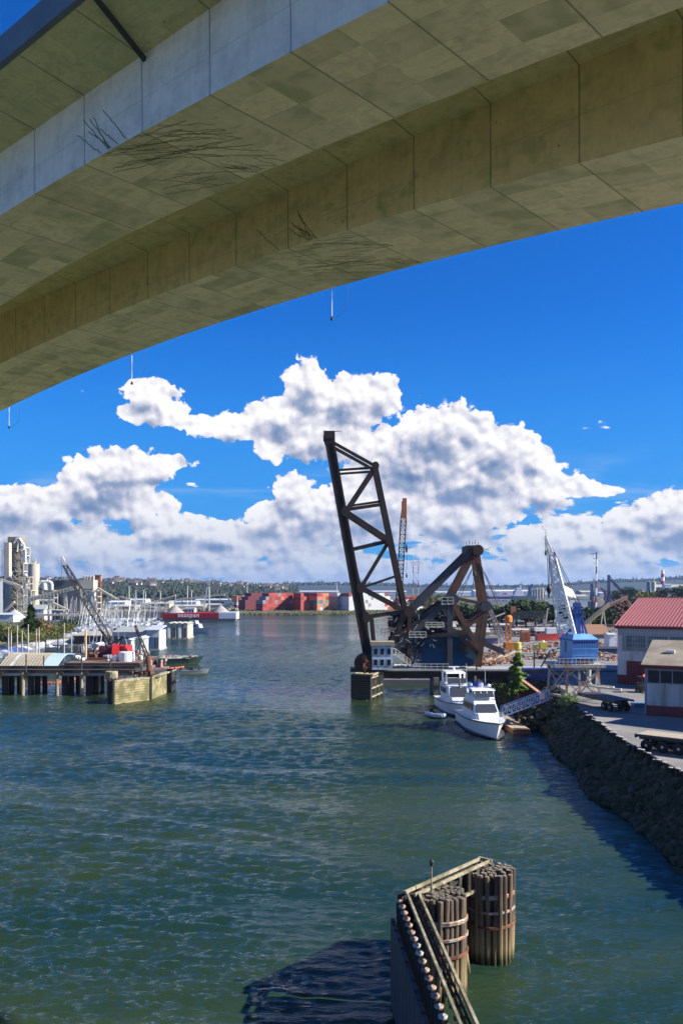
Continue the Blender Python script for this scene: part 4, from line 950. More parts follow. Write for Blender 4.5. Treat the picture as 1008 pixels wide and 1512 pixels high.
# ---------------------------------------------------------------- yachts
M_gel = mat('white_gelcoat', (.80, .82, .84), .25, var=.05, scale=1); M_boot = mat('dark_boot_stripe', (.03, .035, .05), .5); M_smoke = mat('smoked_glass', (.05, .055, .065), .12, var=.2); M_teak = mat('teak_deck', (.36, .30, .22), .8)
M_chrome = mat('stainless_rail', (.6, .62, .64), .3, .6, var=.05)
def hull(q, L_, B, D, rake=1.8, mi=0, zb=-.35, n=18):
    """bow at +x; sheer rises and flares forward"""
    rows = []
    for k in range(n + 1):
        f = k / n; x = -L_ / 2 + f * L_; w_ = B / 2 * (1 - max(0, (f - .45) / .55) ** 2.3) if f < 1 else 0
        w_ = max(w_, .02); wl = B / 2 * .86 * (1 - max(0, (f - .25) / .75) ** 1.8); wl = max(wl, .02)
        sh = D * (1 + .42 * f ** 2); row = []
        for j in range(6):
            g_ = j / 5; wid = wl + (w_ - wl) * g_ ** 1.6; z = zb + (sh - zb) * g_; xx = x + (rake * g_ if f == 1 else rake * g_ * max(0, f - .55) / .45) - rake * .5 * max(0, f - .55) / .45
            row.append((xx, wid, z))
        rows.append(row)
    vs = []
    for row in rows:
        vs += [(x, -y, z) for x, y, z in row]; vs += [(x, y, z) for x, y, z in row]
    fs = []
    for k in range(n):
        for s_ in (0, 6):
            for j in range(5):
                a = k * 12 + s_ + j; c_ = (k + 1) * 12 + s_ + j; fs.append((a, c_, c_ + 1, a + 1) if s_ == 0 else (a + 1, c_ + 1, c_, a))
        fs.append((k * 12 + 5, (k + 1) * 12 + 5, (k + 1) * 12 + 11, k * 12 + 11)); fs.append((k * 12 + 6, (k + 1) * 12 + 6, (k + 1) * 12, k * 12))
    fs.append((0, 5, 11, 6)); 
    for j in range(5): pass
    q.add(vs, fs, mi); return rows
def house(q, x0, x1, w0, w1, z0, z1, rf=.6, rb=.2, tw=.85, mi=0):
    q.add([(x0, -w0 / 2, z0), (x1, -w1 / 2, z0), (x1, w1 / 2, z0), (x0, w0 / 2, z0), (x0 + rb, -w0 / 2 * tw, z1), (x1 - rf, -w1 / 2 * tw, z1), (x1 - rf, w1 / 2 * tw, z1), (x0 + rb, w0 / 2 * tw, z1)],
          [(3, 2, 1, 0), (4, 5, 6, 7), (0, 1, 5, 4), (1, 2, 6, 5), (2, 3, 7, 6), (3, 0, 4, 7)], mi)
def yacht(label, v, rz, L_=15.5, second=False):
    th = thing('motor_yacht', label, 'yacht', v, rz)
    q = MB(); rows = hull(q, L_, 4.7, 1.55); recalc(q.build('hull', M_gel, th, local=True))
    q = MB(); hull(q, L_ * 1.001, 4.73, .12, .3, zb=-.4); recalc(q.build('boot_stripe', M_boot, th, local=True))
    q = MB()
    for s_ in (-1, 1):
        for k in range(n_ := 16): 
            f = k / n_; g_ = (k + 1) / n_; i0, i1 = int(f * 18), int(g_ * 18); a, b_ = rows[i0][5], rows[i1][5]; q.beam((a[0], s_ * (a[1] + .03), a[2] - .12), (b_[0], s_ * (b_[1] + .03), b_[2] - .12), .06, .1)
    q.build('rub_rail', M_boot, th, local=True)
    if not second:
        q = MB(); house(q, -5.2, 4.2, 3.7, 2.7, 1.5, 2.5, 1.6, 0, .93); house(q, -5.2, 2.2, 3.5, 3.0, 2.45, 3.6, 1.5, .1, .9); house(q, -4.6, .7, 3.1, 2.8, 3.55, 4.3, .5, .2, .95); house(q, -4.2, .1, 3.3, 3.0, 5.05, 5.25, .2, .2, .95); q.build('superstructure', M_gel, th, local=True)
        q = MB(); q.slab([(2.16, -1.3, 2.62), (2.16, 1.3, 2.62), (1.02, 1.2, 3.46), (1.02, -1.2, 3.46)], .05)
        for s_ in (-1, 1):
            pts = [(-4.6, s_ * 1.76, 2.6), (.9, s_ * 1.6, 2.6), (.3, s_ * 1.5, 3.4), (-4.4, s_ * 1.62, 3.4)]
            for a0, a1 in ((0, .3), (.36, .62), (.68, .96)):
                A = Vector(pts[0]).lerp(Vector(pts[1]), a0); B = Vector(pts[0]).lerp(Vector(pts[1]), a1); Cc = Vector(pts[3]).lerp(Vector(pts[2]), a1); Dd = Vector(pts[3]).lerp(Vector(pts[2]), a0)
                q.slab([A, B, Cc, Dd] if s_ < 0 else [A, Dd, Cc, B], .06)
        q.slab([(.62, -1.2, 4.3), (.62, 1.2, 4.3), (-.0, 1.2, 5.0), (-.0, -1.2, 5.0)], .04); q.build('window', M_smoke, th, local=True)
        q = MB()
        for s_ in (-1, 1):
            for x in (-4.1, -2.4, -.3): q.beam((x, s_ * 1.4, 4.2), (x, s_ * 1.4, 5.1), .1)
        for y in (-1.2, -.4, .4, 1.2): q.beam((.6, y, 4.3), (.02, y, 5.02), .06)
        q.build('hardtop_post', M_gel, th, local=True)
        q = MB()
        for y in (-1.0, .2): q.lathe([(.1, 0), (.35, .15), (.38, .4), (.2, .62)], (-2.9, y * 1.2, 5.25), 12)
        q.lathe([(.1, 0), (.3, .1), (.3, .35), (.1, .5)], (-1.6, 1.0, 5.25), 12); q.build('radar_dome', M_gel, th, local=True, smooth=True)
        q = MB(); q.box((-3.2, -.3, 5.6), (.5, .5, .6)); q.build('flag', mat('blue_flag', (.03, .08, .5), .7), th, local=True)
        for y in (-1.3, 1.2): MB().tube((-4.4, y, 4.3), (-4.8, y, 8.2), .04, .015, 5).build('antenna', M_gel, th, local=True)
    else:
        q = MB(); house(q, -4.2, 4.4, 3.6, 2.6, 1.5, 2.4, 1.6, 0, .93); house(q, -3.8, 2.4, 3.6, 3.0, 2.35, 3.9, 1.3, 0, .93); house(q, -3.8, .4, 3.6, 3.4, 3.85, 4.15, .1, 0, 1.); house(q, -4.6, -.6, 3.0, 2.9, 5.55, 5.75, .3, .2, .95)
        q.box((-3.9, 1.65, 3.1), (2, .1, 1.6)); q.box((-3.9, -1.65, 3.1), (2, .1, 1.6)); q.build('superstructure', M_gel, th, local=True)
        q = MB(); q.slab([(2.36, -1.3, 2.5), (2.36, 1.3, 2.5), (1.3, 1.2, 3.7), (1.3, -1.2, 3.7)], .05); q.box((-2, -1.74, 3.1), (3.2, .12, .7)); q.box((-2, 1.74, 3.1), (3.2, .12, .7)); q.box((-3.9, 0, 2.9), (.1, 2.6, 1.5))
        q.slab([(.42, -1.4, 4.2), (.42, 1.4, 4.2), (.0, 1.3, 4.9), (.0, -1.3, 4.9)], .04); q.build('window', M_smoke, th, local=True)
        q = MB()
        for s_ in (-1, 1):
            for x in (-4.3, -1.0): q.beam((x, s_ * 1.35, 4.1), (x - .2, s_ * 1.35, 5.6), .12, .3)
        q.box((-1.2, 0, 4.5), (.5, 1.2, .6)); q.box((-2.6, .6, 4.4), (.9, .5, .5)); q.build('flybridge', M_gel, th, local=True)
        q = MB(); q.lathe([(.15, 0), (.2, .5), (.1, .6)], (-2.4, 0, 5.75), 8); q.box((-2.4, 0, 6.4), (.25, 1.6, .16)); q.build('radar_bar', M_gel, th, local=True)
    q = MB(); prev = None
    for s_ in (-1, 1):
        prev = None
        for k in range(8, 19):
            a = rows[k][5]; p0 = Vector((a[0] - .1, s_ * max(a[1] - .12, 0), a[2])); p1 = p0 + Vector((0, 0, .62)); q.tube(p0, p1, .022, n=5)
            if prev: q.tube(prev, p1, .022, n=5); q.tube(prev - Vector((0, 0, .3)), p1 - Vector((0, 0, .3)), .014, n=4)
            prev = p1
    q.build('bow_rail', M_chrome, th, local=True)
    return th
va, vb = G(722, 1087), G(690, 1056)
bow, stn = G(737, 1094), G(697, 1063)
hd = math.atan2(-15.5, 1.6); cen = Vector((18.1, 112.3, 0))
yacht('nearer white motor yacht with white hardtop and dark side windows, bow towards us', cen, -R(87))
yacht('farther white motor yacht with open flybridge and radar bar, partly hidden by the nearer one', Vector((16.9, 129.3, 0)), -R(87), 14, True)
th = thing('inflatable_dinghy', 'small grey inflatable dinghy with a dark cover tied beside the farther yacht', 'dinghy', Vector((13.4, 124, 0)), R(-75))
q = MB(); 
for s_ in (-1, 1): q.path([(-2.1, s_ * .8, .35), (.9, s_ * .8, .38), (1.7, s_ * .5, .45), (2.1, 0, .5)], .27, 10)
q.path([(-2.0, -.8, .35), (-2.0, .8, .35)], .1, 8); q.build('tube', mat('pale_blue_rubber', (.40, .50, .66), .5), th, local=True)
q = MB(); q.box((-.2, 0, .25), (3.4, 1.2, .2)); q.box((-.3, 0, .65), (.6, .7, .7)); q.box((-2.2, 0, .6), (.4, .35, .8)); q.box((.8, 0, .55), (1.1, 1., .35)); q.build('cockpit', M_blk, th, local=True)

# gangway, float, mooring piles
M_gang = mat('gangway_paint', (.50, .56, .68), .5, var=.15)
th = thing('gangway', 'pale blue truss gangway sloping from the bank down to the float', 'gangway', P(741, 1056, 113.5))
A, B = P(741, 1058, 113.), P(810, 1033, 113.); q = MB()
for yy_ in (0, 1.3):
    o_ = Vector((0, yy_, 0)); q.beam(A + o_, B + o_, .16); q.beam(A + o_ + Vector((0, 0, 1.15)), B + o_ + Vector((0, 0, 1.15)), .13); q.beam(A + o_ + Vector((0, 0, .55)), B + o_ + Vector((0, 0, .55)), .06)
    for k in range(11):
        p_ = A.lerp(B, k / 10) + o_; q.beam(p_, p_ + Vector((0, 0, 1.15)), .09)
        if k < 10: q.beam(p_ + Vector((0, 0, 1.15 * (k % 2))), A.lerp(B, (k + 1) / 10) + o_ + Vector((0, 0, 1.15 * ((k + 1) % 2))), .07)
q.build('truss_rail', M_gang, th)
q = MB(); q.beam(A + Vector((0, .65, -.05)), B + Vector((0, .65, -.05)), 1.2, .08); q.build('walkway', M_dark, th)
th = thing('float_dock', 'low tan plank float with dark red edge beside the nearer yacht', 'dock', (22.05, 115.8, 0), R(3))
q = MB()
for k in range(24): q.box((-.1, -6.4 + k * .55, .62), (2.1, .5, .06))
q.build('deck', mat('dock_plank', (.40, .30, .20), .9, var=.3, scale=2), th, local=True); MB().box((-.1, 0, .3), (2.2, 13.4, .56)).build('edge', mat('dock_edge', (.16, .06, .04), .9), th, local=True)
for k, (px, yt, yb, lean, lab) in enumerate(((765, 1027, 1073, 0, 'tall brown mooring pile standing in front of the gangway'), (678, 1004, 1025, 0, 'thin mooring pile left of the farther yacht flybridge'), (701, 998, 1040, 0, 'grey mooring pile just right of the farther yacht radar bar'), (706, 1003, 1045, 0, 'second grey mooring pile behind the yachts'), (716, 1005, 1050, 5, 'leaning mooring pile behind the yachts'), (724, 1014, 1052, 0, 'thin pale mooring pile right of the leaning one'))):
    v = G(px, yb) if k == 0 else P(px, yb, 128); v = Vector((v.x, v.y, -1.5)); h_ = 18 - (yt - 870) * v.y / F
    q = MB(); q.tube(v, (v.x - lean * .12, v.y, h_), .17, .14, 9); tag(q.build('mooring_pile', mat('brown_pile', (.26, .17, .09), .9, var=.5, scale=2, tint=(.12, .10, .08), tscale=.5, tamt=.6)), lab, 'pile', 'mooring piles around the yachts')
# rusty bulkhead, conifer and dark bank behind the gangway
th = thing('rusty_bulkhead', 'sloping dark red rusty retaining wall beside the small conifer', 'retaining wall', P(775, 1015, 126))
A, B = P(759, 999, 128), P(797, 1027, 122); q = MB(); q.add([(A.x, A.y, A.z), (B.x, B.y, B.z), (B.x, B.y, .2), (A.x, A.y, .2), (A.x + 1, A.y + 2, A.z), (B.x + 1, B.y + 2, B.z), (B.x + 1, B.y + 2, .2), (A.x + 1, A.y + 2, .2)], [(0, 1, 2, 3), (0, 4, 5, 1), (4, 7, 6, 5), (0, 3, 7, 4), (1, 5, 6, 2)])
recalc(q.build('sheet_wall', mat('dark_rust_wall', (.10, .035, .028), .9, var=.4, scale=.8), th)); q = MB(); q.beam(A + Vector((.2, 0, .1)), B + Vector((.2, 0, .1)), .5, .25); q.build('coping', mat('coping_rust', (.42, .22, .15), .9, var=.3), th)
def conifer(name, label, base, h_, r_, leafm, n=2200, s=.5, group=None, trunk=.18):
    th = thing(name, label, 'tree', base, group=group)
    q = MB(); q.lathe([(trunk, -.2), (trunk * .7, h_ * .5), (.03, h_ * .98)], (0, 0, 0), 7); q.build('trunk', M_bark, th, local=True)
    q = MB(); nb = int(h_ * 9)
    for k in range(nb):
        f = (k + rnd.random()) / nb; z = h_ * (.08 + .9 * f); ra = r_ * (1 - f) ** .8 * U(.65, 1.15) + .12; a = U(0, math.tau)
        tip = Vector((math.cos(a) * ra, math.sin(a) * ra, z - ra * .18)); m_ = max(3, int(n / nb))
        for j in range(m_):
            g_ = (j + .5) / m_; p_ = Vector((0, 0, z)).lerp(tip, g_ ** .7); ss = s * (1.1 - .5 * g_) * U(.6, 1.3); b_ = a + U(-.9, .9)
            d1 = Vector((math.cos(b_), math.sin(b_), U(-.5, .1))) * ss; d2 = Vector((-math.sin(b_), math.cos(b_), U(-.3, .3))) * ss * .35
            p_ += Vector((U(-.2, .2), U(-.2, .2), U(-.15, .15))) * ss * 2; q.add([p_ - d2, p_ + d1 * .5 - d2 * .3, p_ + d1, p_ + d2], [(0, 1, 2, 3)])
    q.build('crown', leafm, th, local=True); return th
v = P(763, 1010, 124); conifer('small_conifer', 'small bright green conifer beside the rusty retaining wall', (v.x, v.y, 3.4), 5.7, 2.0, L_light, 6000, .48)
def bush(name, label, c, r, leafm, n=500, s=.35, cat='bush', group=None, stem=True):
    th = thing(name, label, cat, (c[0], c[1], c[2]), group=group)
    q = MB(); kk = max(5, int(r[0] * r[2] * .8) + 5)
    for k in range(kk):
        a = U(0, 6.28); rr_ = rnd.random() ** .5; leaves(q, (math.cos(a) * r[0] * rr_ * .8, math.sin(a) * r[1] * rr_ * .8, r[2] * (.3 + U(0, .75) * (1 - rr_ * .5))), (r[0] * .42, r[1] * .42, r[2] * .33), n // kk, s)
    q.build('foliage', leafm, th, local=True)
    q = MB()
    for k in range(4): q.tube((U(-.2, .2), U(-.2, .2), -.3), (U(-.6, .6) * r[0], U(-.6, .6) * r[1], r[2] * .8), .05 + r[2] * .015, .02, 5)
    q.build('stem', M_bark, th, local=True); return th
v = P(738, 1012, 126); bush('bank_bush', 'olive shrub hanging over the dark bank left of the small conifer', (v.x, v.y, 2.0), (2.6, 2, 2.4), L_bush, 900, .4)

# ---------------------------------------------------------------- left bank, marina and work barges
def ordn(k): return ('first', 'second', 'third', 'fourth', 'fifth', 'sixth', 'seventh', 'eighth', 'ninth', 'tenth', 'eleventh', 'twelfth', 'thirteenth', 'fourteenth', 'fifteenth', 'sixteenth', 'seventeenth', 'eighteenth', 'nineteenth', 'twentieth')[k]
M_hullw = mat('white_hull', (.38, .41, .45), .4, var=.1); M_hullb = mat('blue_canvas', (.05, .11, .33), .7, var=.2); M_mast = mat('aluminium_mast', (.36, .37, .39), .4, .3, var=.1)
def sailboat_proto(L_, hm, canv):
    th = thing('sailboat', 'x', 'sailboat'); q = MB(); hull(q, L_, L_ * .3, .9, 1.0, n=8); recalc(q.build('hull', M_hullw, th, local=True))
    q = MB(); house(q, -L_ * .22, L_ * .2, L_ * .2, L_ * .14, .85, 1.35, .5, .1, .9); q.build('cabin', M_hullw, th, local=True)
    q = MB(); q.tube((L_ * .08, 0, .9), (L_ * .08, 0, hm), .09, .06, 6); q.beam((L_ * .08 - .02, -.9, hm * .62), (L_ * .08 - .02, .9, hm * .62), .07); q.tube((L_ * .48, 0, 1.2), (L_ * .08, 0, hm - .1), .03, n=4); q.tube((-L_ * .48, 0, 1.2), (L_ * .08, 0, hm - .1), .03, n=4); q.build('mast', M_mast, th, local=True)
    q = MB(); q.tube((L_ * .06, 0, 1.9), (-L_ * .38, 0, 1.85), .2, .13, 7); q.build('sail_cover', canv, th, local=True)
    return th
protos = [sailboat_proto(9.5, 12.5, M_hullb), sailboat_proto(8.5, 10.8, M_hullw), sailboat_proto(11, 14.5, M_hullb), sailboat_proto(9, 12, mat('dark_canvas', (.03, .04, .06), .8))]
used = [False] * 4
mr = random.Random(21)
rows = ((262, 132, 176, 6, 'row nearest the trestle'), (296, 122, 205, 9, 'second row out from the trestle'), (335, 104, 222, 13, 'middle row of the marina'), (385, 96, 236, 17, 'row behind the middle of the marina'), (440, 92, 240, 18, 'second row from the far shore'), (505, 150, 236, 12, 'row along the far shore'))
def place(proto_i, loc, rz, label, group):
    o_ = protos[proto_i] if not used[proto_i] else dup(protos[proto_i]); used[proto_i] = True
    o_.location = loc; o_.rotation_euler[2] = rz; o_['label'] = label; o_['group'] = group; return o_
for d_, p0, p1, n_, nm in rows:
    for k in range(n_):
        px = p0 + (p1 - p0) * (k + mr.uniform(.15, .85)) / n_; v = P(px, 0, d_ + mr.uniform(-7, 7)); v.z = 0; i = mr.randrange(4)
        place(i, v, R(mr.uniform(70, 100) + (180 if mr.random() < .4 else 0)), f'{("blue covered", "white", "tall masted", "dark covered")[i]} sailboat, {ordn(k)} from the left in the {nm}', 'sailboats moored in the marina')
M_float = mat('grey_dock', (.30, .29, .27), .9, var=.3)
for k, (d_, p0, p1) in enumerate(((278, 118, 200), (315, 104, 216), (360, 98, 232), (412, 94, 240), (472, 92, 242))):
    a, b_ = P(p0, 0, d_), P(p1, 0, d_); q = MB(); q.box(((a.x + b_.x) / 2, d_, .25), (b_.x - a.x, 2, .5)); tag(q.build('marina_dock', M_float), f'{ordn(k)} long grey floating dock out from the trestle between the sailboat rows', 'dock', 'floating docks of the marina')
# loose masts and poles in front of the left bank
for k, (px, y0, y1, mm) in enumerate(((13, 926, 960, 0), (17, 930, 963, 0), (26, 923, 960, 0), (33, 931, 962, 1), (42, 922, 957, 0), (54, 928, 957, 0), (58, 926, 957, 0), (68, 938, 955, 2), (95, 920, 953, 0), (86, 935, 958, 2), (106, 930, 950, 0))):
    d_ = 225 + (k % 3) * 6; v = P(px, y1, d_); v.z = 0; q = MB(); q.tube(v, P(px, y0, d_), .2, .14, 7)
    tag(q.build('mooring_pole', (M_gst, M_ppile, M_dtim)[mm]), f'{("tall grey", "tan", "short dark")[mm]} pole, {ordn(k)} from the left in front of the green bank', 'pole', 'poles standing along the left bank')
v = P(127, 985, 205); q = MB(); q.tube((v.x, v.y, -1), P(127, 930, 205), .28, .2, 9); q.box((v.x, v.y - .3, 18 - 108 * 205 / F), (.9, .5, .7)); tag(q.build('spud_pole', mat('yellowish_pole', (.55, .40, .20), .8, var=.2)), 'tall yellowish pole standing on the work barge left of the red crane', 'pole')
# small covered boats
def runabout(label, v, rz, L_, cov, group):
    th = thing('covered_boat', label, 'boat', v, rz, group); q = MB(); hull(q, L_, L_ * .34, .9, .9, n=8); recalc(q.build('hull', M_hullw, th, local=True))
    q = MB(); q.add([(-L_ * .42, -L_ * .15, .95), (L_ * .25, -L_ * .13, 1.1), (L_ * .25, L_ * .13, 1.1), (-L_ * .42, L_ * .15, .95), (-L_ * .3, 0, 1.9), (L_ * .1, 0, 2.0)], [(0, 1, 5, 4), (1, 2, 5), (2, 3, 4, 5), (3, 0, 4)]); q.build('canvas_cover', cov, th, local=True)
covs = [M_hullw, M_hullb, mat('cream_canvas', (.55, .52, .45), .8)]
for k in range(15):
    f = k / 14; px = 4 + 92 * f; py = 968 - 14 * f + U(-3, 3); runabout(f'{("white", "blue", "cream")[k % 3 if k % 3 != 1 or k < 6 else 0]} covered boat, {ordn(k)} from the left below the green bank', G(px, py), R(U(-30, 30)), U(7, 10), covs[k % 3 if k % 3 != 1 or k < 6 else 0], 'covered boats below the green bank')
# boathouse with the arched tan roof behind the trestle
th = thing('boathouse', 'long boathouse with curved tan roof and a blue white translucent end bay', 'boathouse', G(50, 1003))
dB = 185.; x0, x1 = P(8, 0, dB).x, P(92, 0, dB).x; zt = 18 - 98 * dB / F; ze = 18 - 118 * dB / F
M_tan = mat('tan_sheet_roof', (.30, .27, .21), .85, var=.3, scale=1, streak=False); M_cyan = mat('translucent_panels', (.42, .55, .70), .4, var=.2); M_slate = mat('slate_wall', (.12, .15, .18), .8, var=.3)
def arch(q, xa, xb, mi=0, n=7, off=0.):
    pr = [(dB - 4.5 + 9 * k / n, ze + (zt - ze) * math.sin(math.pi * (k / n) * .5 + 0) + off) for k in range(n + 1)]
    pr += [(dB + 9, zt * .9 + off)]
    for (ya, za), (yb, zb_) in zip(pr, pr[1:]): q.slab([(xa, ya, za), (xb, ya, za), (xb, yb, zb_), (xa, yb, zb_)], .14, mi)
q = MB(); arch(q, x0, P(70, 0, dB).x)
for k in range(14): x = x0 + k * .66 * 1.0; arch(q, x, x + .1, off=.12)
q.build('roof', M_tan, th); q = MB(); arch(q, P(70, 0, dB).x, x1); q.build('translucent_bay', M_cyan, th)
q = MB(); arch(q, P(22, 0, dB).x, P(26, 0, dB).x, off=.16); q.build('pale_roof_strip', M_wpan, th)
MB().box(((x0 + x1) / 2, dB + 2, ze / 2 - .1), (x1 - x0 - .2, 11, ze + .3)).build('wall', M_slate, th)
for px, c_ in ((34, mat('teal_door', (.08, .35, .38), .6)), (52, M_dark)): a = P(px, 0, dB - 3.5); MB().box((a.x, dB - 3.6, 1.1), (1.1, .2, 1.6)).build('door', c_, th)
# work barge with rusty deck
dW = 200.; a, b_ = G(96, 990), G(212, 990); ML_ = mat('barge_black', (.035, .033, .032), .8, var=.4)
th = thing('work_barge', 'low black work barge with rust coloured deck behind the end of the trestle', 'barge', (-62, 205, 0))
xa, xb = P(95, 0, 196).x, P(207, 0, 196).x
MB().box(((xa + xb) / 2, 206, .55), (xb - xa, 20, 1.9)).build('hull', ML_, th)
MB().box(((xa + xb) / 2, 206, 1.56), (xb - xa - .5, 19.5, .12)).build('deck', mat('rusty_deck', (.22, .10, .06), .9, var=.4, scale=.6, tint=(.14, .11, .09), tscale=.4, tamt=.5), th)
q = MB()
for k in range(30): x = xa + (xb - xa) * k / 29; q.lathe([(.35, -.0), (.4, .4), (.35, .8)], (x, 195.7, .3), 8)
q.build('tyre_fender', M_tyre, th)
for k, (px, py, sx, sy, sz, c_, lab) in enumerate(((140, 978, 6, 2, .5, M_rust, 'flat stack of rusty plates on the left of the barge deck'), (158, 981, 4, 2, .4, M_rust, 'low pile of rusty bars in the middle of the barge deck'), (204, 972, 2.2, 1.6, 1.1, M_white, 'white equipment box right of the white tank'), (112, 968, 2, 1.6, 1.5, M_slate, 'grey generator box at the left end of the barge deck'))):
    v = P(px, py, 204); q = MB()
    for j in range(9): q.box((v.x + U(-.1, .1), v.y + (j - 4) * sy * .11, 1.62 + sz / 2), (sx * U(.7, 1), sy * .1, sz * U(.7, 1)), U(-.05, .05))
    tag(q.build('deck_load', c_), lab, 'cargo')
v = P(187, 978, 201); th = thing('white_tank', 'round white tank on the barge deck in front of the red crane', 'tank', (v.x, v.y, 1.6)); MB().lathe([(1.85, 0), (1.85, 2.0), (1.7, 2.15), (.2, 2.3)], (v.x, v.y, 1.62), 20).build('shell', M_white, th, smooth=False)
q = MB(); q.lathe([(.3, 2.3), (.3, 2.5)], (v.x, v.y, 1.62), 10); q.build('hatch', M_dark, th)
# the red derrick crane and its long black boom
dR = 207.; KR = thing('derrick_crane', 'bright red cabbed derrick crane on the barge with a very long black lattice boom', 'crane', P(178, 977, dR))
M_redp = mat('bright_red_paint', (.55, .02, .025), .5, var=.15); M_dkred = mat('red_paint_with_shade', (.12, .02, .05), .6, var=.3)  # the darker red has the crane's shade put into its colour
def px_poly(q, pts, d_, th_, mi=0): q.slab([P(x, y, d_) for x, y in pts], th_, mi)
v = P(179, 0, dR).x; z0 = 1.7
q = MB(); q.box((P(171.5, 0, dR).x, dR - .5, z0 + 2.0), (1.7, 3.6, 2.7), .3); q.box((P(183.5, 0, dR).x, dR, z0 + 1.9), (2.3, 3.4, 2.5), -.4)
q.beam(P(169, 958, dR - 1.8), P(176, 955, dR - 1.8), .5, .6); q.beam(P(183, 953, dR - 1.8), P(188, 961, dR - 1.8), .5, .6); q.build('cab', M_redp, KR)
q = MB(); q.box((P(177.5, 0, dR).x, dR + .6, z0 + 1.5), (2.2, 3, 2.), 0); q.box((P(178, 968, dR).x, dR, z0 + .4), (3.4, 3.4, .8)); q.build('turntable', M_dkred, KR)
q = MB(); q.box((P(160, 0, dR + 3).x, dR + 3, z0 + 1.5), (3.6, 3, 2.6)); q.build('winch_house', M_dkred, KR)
q = MB(); fa = P(172, 953, dR)
q.lattice(P(165, 950, dR), P(118, 872, dR + 8), 1.1, 1.5, 16, .07, side=(1, 0, .5)); q.lattice(P(118, 872, dR + 8), P(96, 834, dR + 10), 1.5, .9, 7, .10, side=(1, 0, .5)); q.build('boom', M_blk, KR)
q = MB(); px_poly(q, [(89.5, 823), (93, 822), (99, 833), (96, 838)], dR + 9.4, .9); q.build('boom_head', M_white, KR)
q = MB(); q.tube(P(94, 823, dR + 10), P(120, 868, dR + 8), .07, n=5); q.tube(P(95, 822, dR + 10), P(116, 868, dR + 8), .06, n=5); q.tube(P(91, 826, dR + 10), P(91.5, 880, dR + 10), .04, n=4)
q.tube(P(120, 868, dR + 8), P(176, 946, dR), .06, n=5); q.build('boom_rope', M_blk, KR)
q = MB()
for a, b_ in (((165, 950), (178, 944)), ((178, 944), (186, 955)), ((168, 956), (182, 940)), ((182, 940), (187, 956)), ((176, 956), (181, 940)), ((158, 958), (150, 930)), ((152, 932), (166, 955)), ((155, 955), (182, 941)), ((163, 958), (180, 950))): q.beam(P(*a, dR - .5), P(*b_, dR - .5), .22)
q.build('mast_frame', M_blk, KR)
th = thing('service_boom', 'thin black boom leaning left from the barge end beside the boathouses', 'boom', P(218, 970, 200)); q = MB(); q.lattice(P(218, 970, 200), P(200, 924, 200), .7, .35, 12, .08, side=(1, 0, 0)); q.build('boom', M_blk, th); q = MB(); q.tube(P(200, 924, 200), P(203, 960, 200), .04, n=4); q.build('rope', M_blk, th)
# floating boathouses
M_boa = mat('boathouse_roof', (.30, .32, .31), .8, var=.2, scale=.5); M_boaw = mat('boathouse_white', (.42, .45, .49), .7, var=.2, scale=.6); M_boag = mat('boathouse_tan', (.36, .34, .28), .85, var=.25, scale=.5)
def boathouse(label, px0, px1, py_, d_, hgt, dep, roofm, wallm, doors, gable=True, group='floating boathouses left of the channel'):
    a, b_ = P(px0, 0, d_), P(px1, 0, d_); th = thing('boathouse', label, 'boathouse', ((a.x + b_.x) / 2, d_ + dep / 2, 0), 0, group); w_ = b_.x - a.x; xm = (a.x + b_.x) / 2
    MB().box((xm, d_ + dep / 2, .15), (w_ + .6, dep + .6, .5)).build('float', M_float, th)
    MB().box((xm, d_ + dep / 2, .4 + hgt / 2), (w_, dep, hgt)).build('wall', wallm, th)
    q = MB(); z = .42 + hgt
    if gable: q.slab([(xm - w_ / 2 - .3, d_ - .4, z - .1), (xm, d_ - .4, z + w_ * .2), (xm, d_ + dep + .4, z + w_ * .2), (xm - w_ / 2 - .3, d_ + dep + .4, z - .1)], -.15); q.slab([(xm, d_ - .4, z + w_ * .2), (xm + w_ / 2 + .3, d_ - .4, z - .1), (xm + w_ / 2 + .3, d_ + dep + .4, z - .1), (xm, d_ + dep + .4, z + w_ * .2)], -.15); q.add([(xm - w_ / 2, d_ - .01, z - .05), (xm + w_ / 2, d_ - .01, z - .05), (xm, d_ - .01, z + w_ * .19)], [(0, 1, 2)])
    else: q.slab([(xm - w_ / 2 - .3, d_ - .5, z + .05), (xm + w_ / 2 + .3, d_ - .5, z + .05), (xm + w_ / 2 + .3, d_ + dep, z + 1.0), (xm - w_ / 2 - .3, d_ + dep, z + 1.0)], .25)
    q.build('roof', roofm, th)
    for (f0, f1, h0, c_) in doors:
        MB().box((xm - w_ / 2 + w_ * (f0 + f1) / 2, d_ - .06, .5 + h0 / 2), (w_ * (f1 - f0), .1, h0)).build('door', c_, th)
M_teal = mat('teal_paint', (.04, .20, .22), .6)
boathouse('long boathouse with pale roof and open white framed front bays', 166, 219, 0, 262, 4.6, 14, M_boa, M_boaw, ((.05, .16, 3.6, M_dark), (.22, .3, 3.6, M_teal), (.36, .46, 3.2, M_dark)), False)
boathouse('white framed boathouse with tall open bays and a blue curtain inside', 216, 235, 0, 258, 5.4, 10, M_boaw, M_boaw, ((.1, .3, 3.4, M_dark), (.38, .56, 3.6, M_hullb), (.64, .76, 3.4, M_dark), (.84, .94, 3.4, M_dark)), False)
boathouse('small gabled boathouse with teal door left of the white framed one', 199, 209, 0, 240, 4.2, 9, M_boaw, M_boa, ((.3, .6, 3.4, M_teal), (.66, .8, 3.2, M_dark)))
boathouse('small white gabled boathouse with green side right of the red crane', 186, 194, 0, 236, 4.0, 9, M_boaw, M_boaw, ((.5, .9, 3.2, M_teal),))
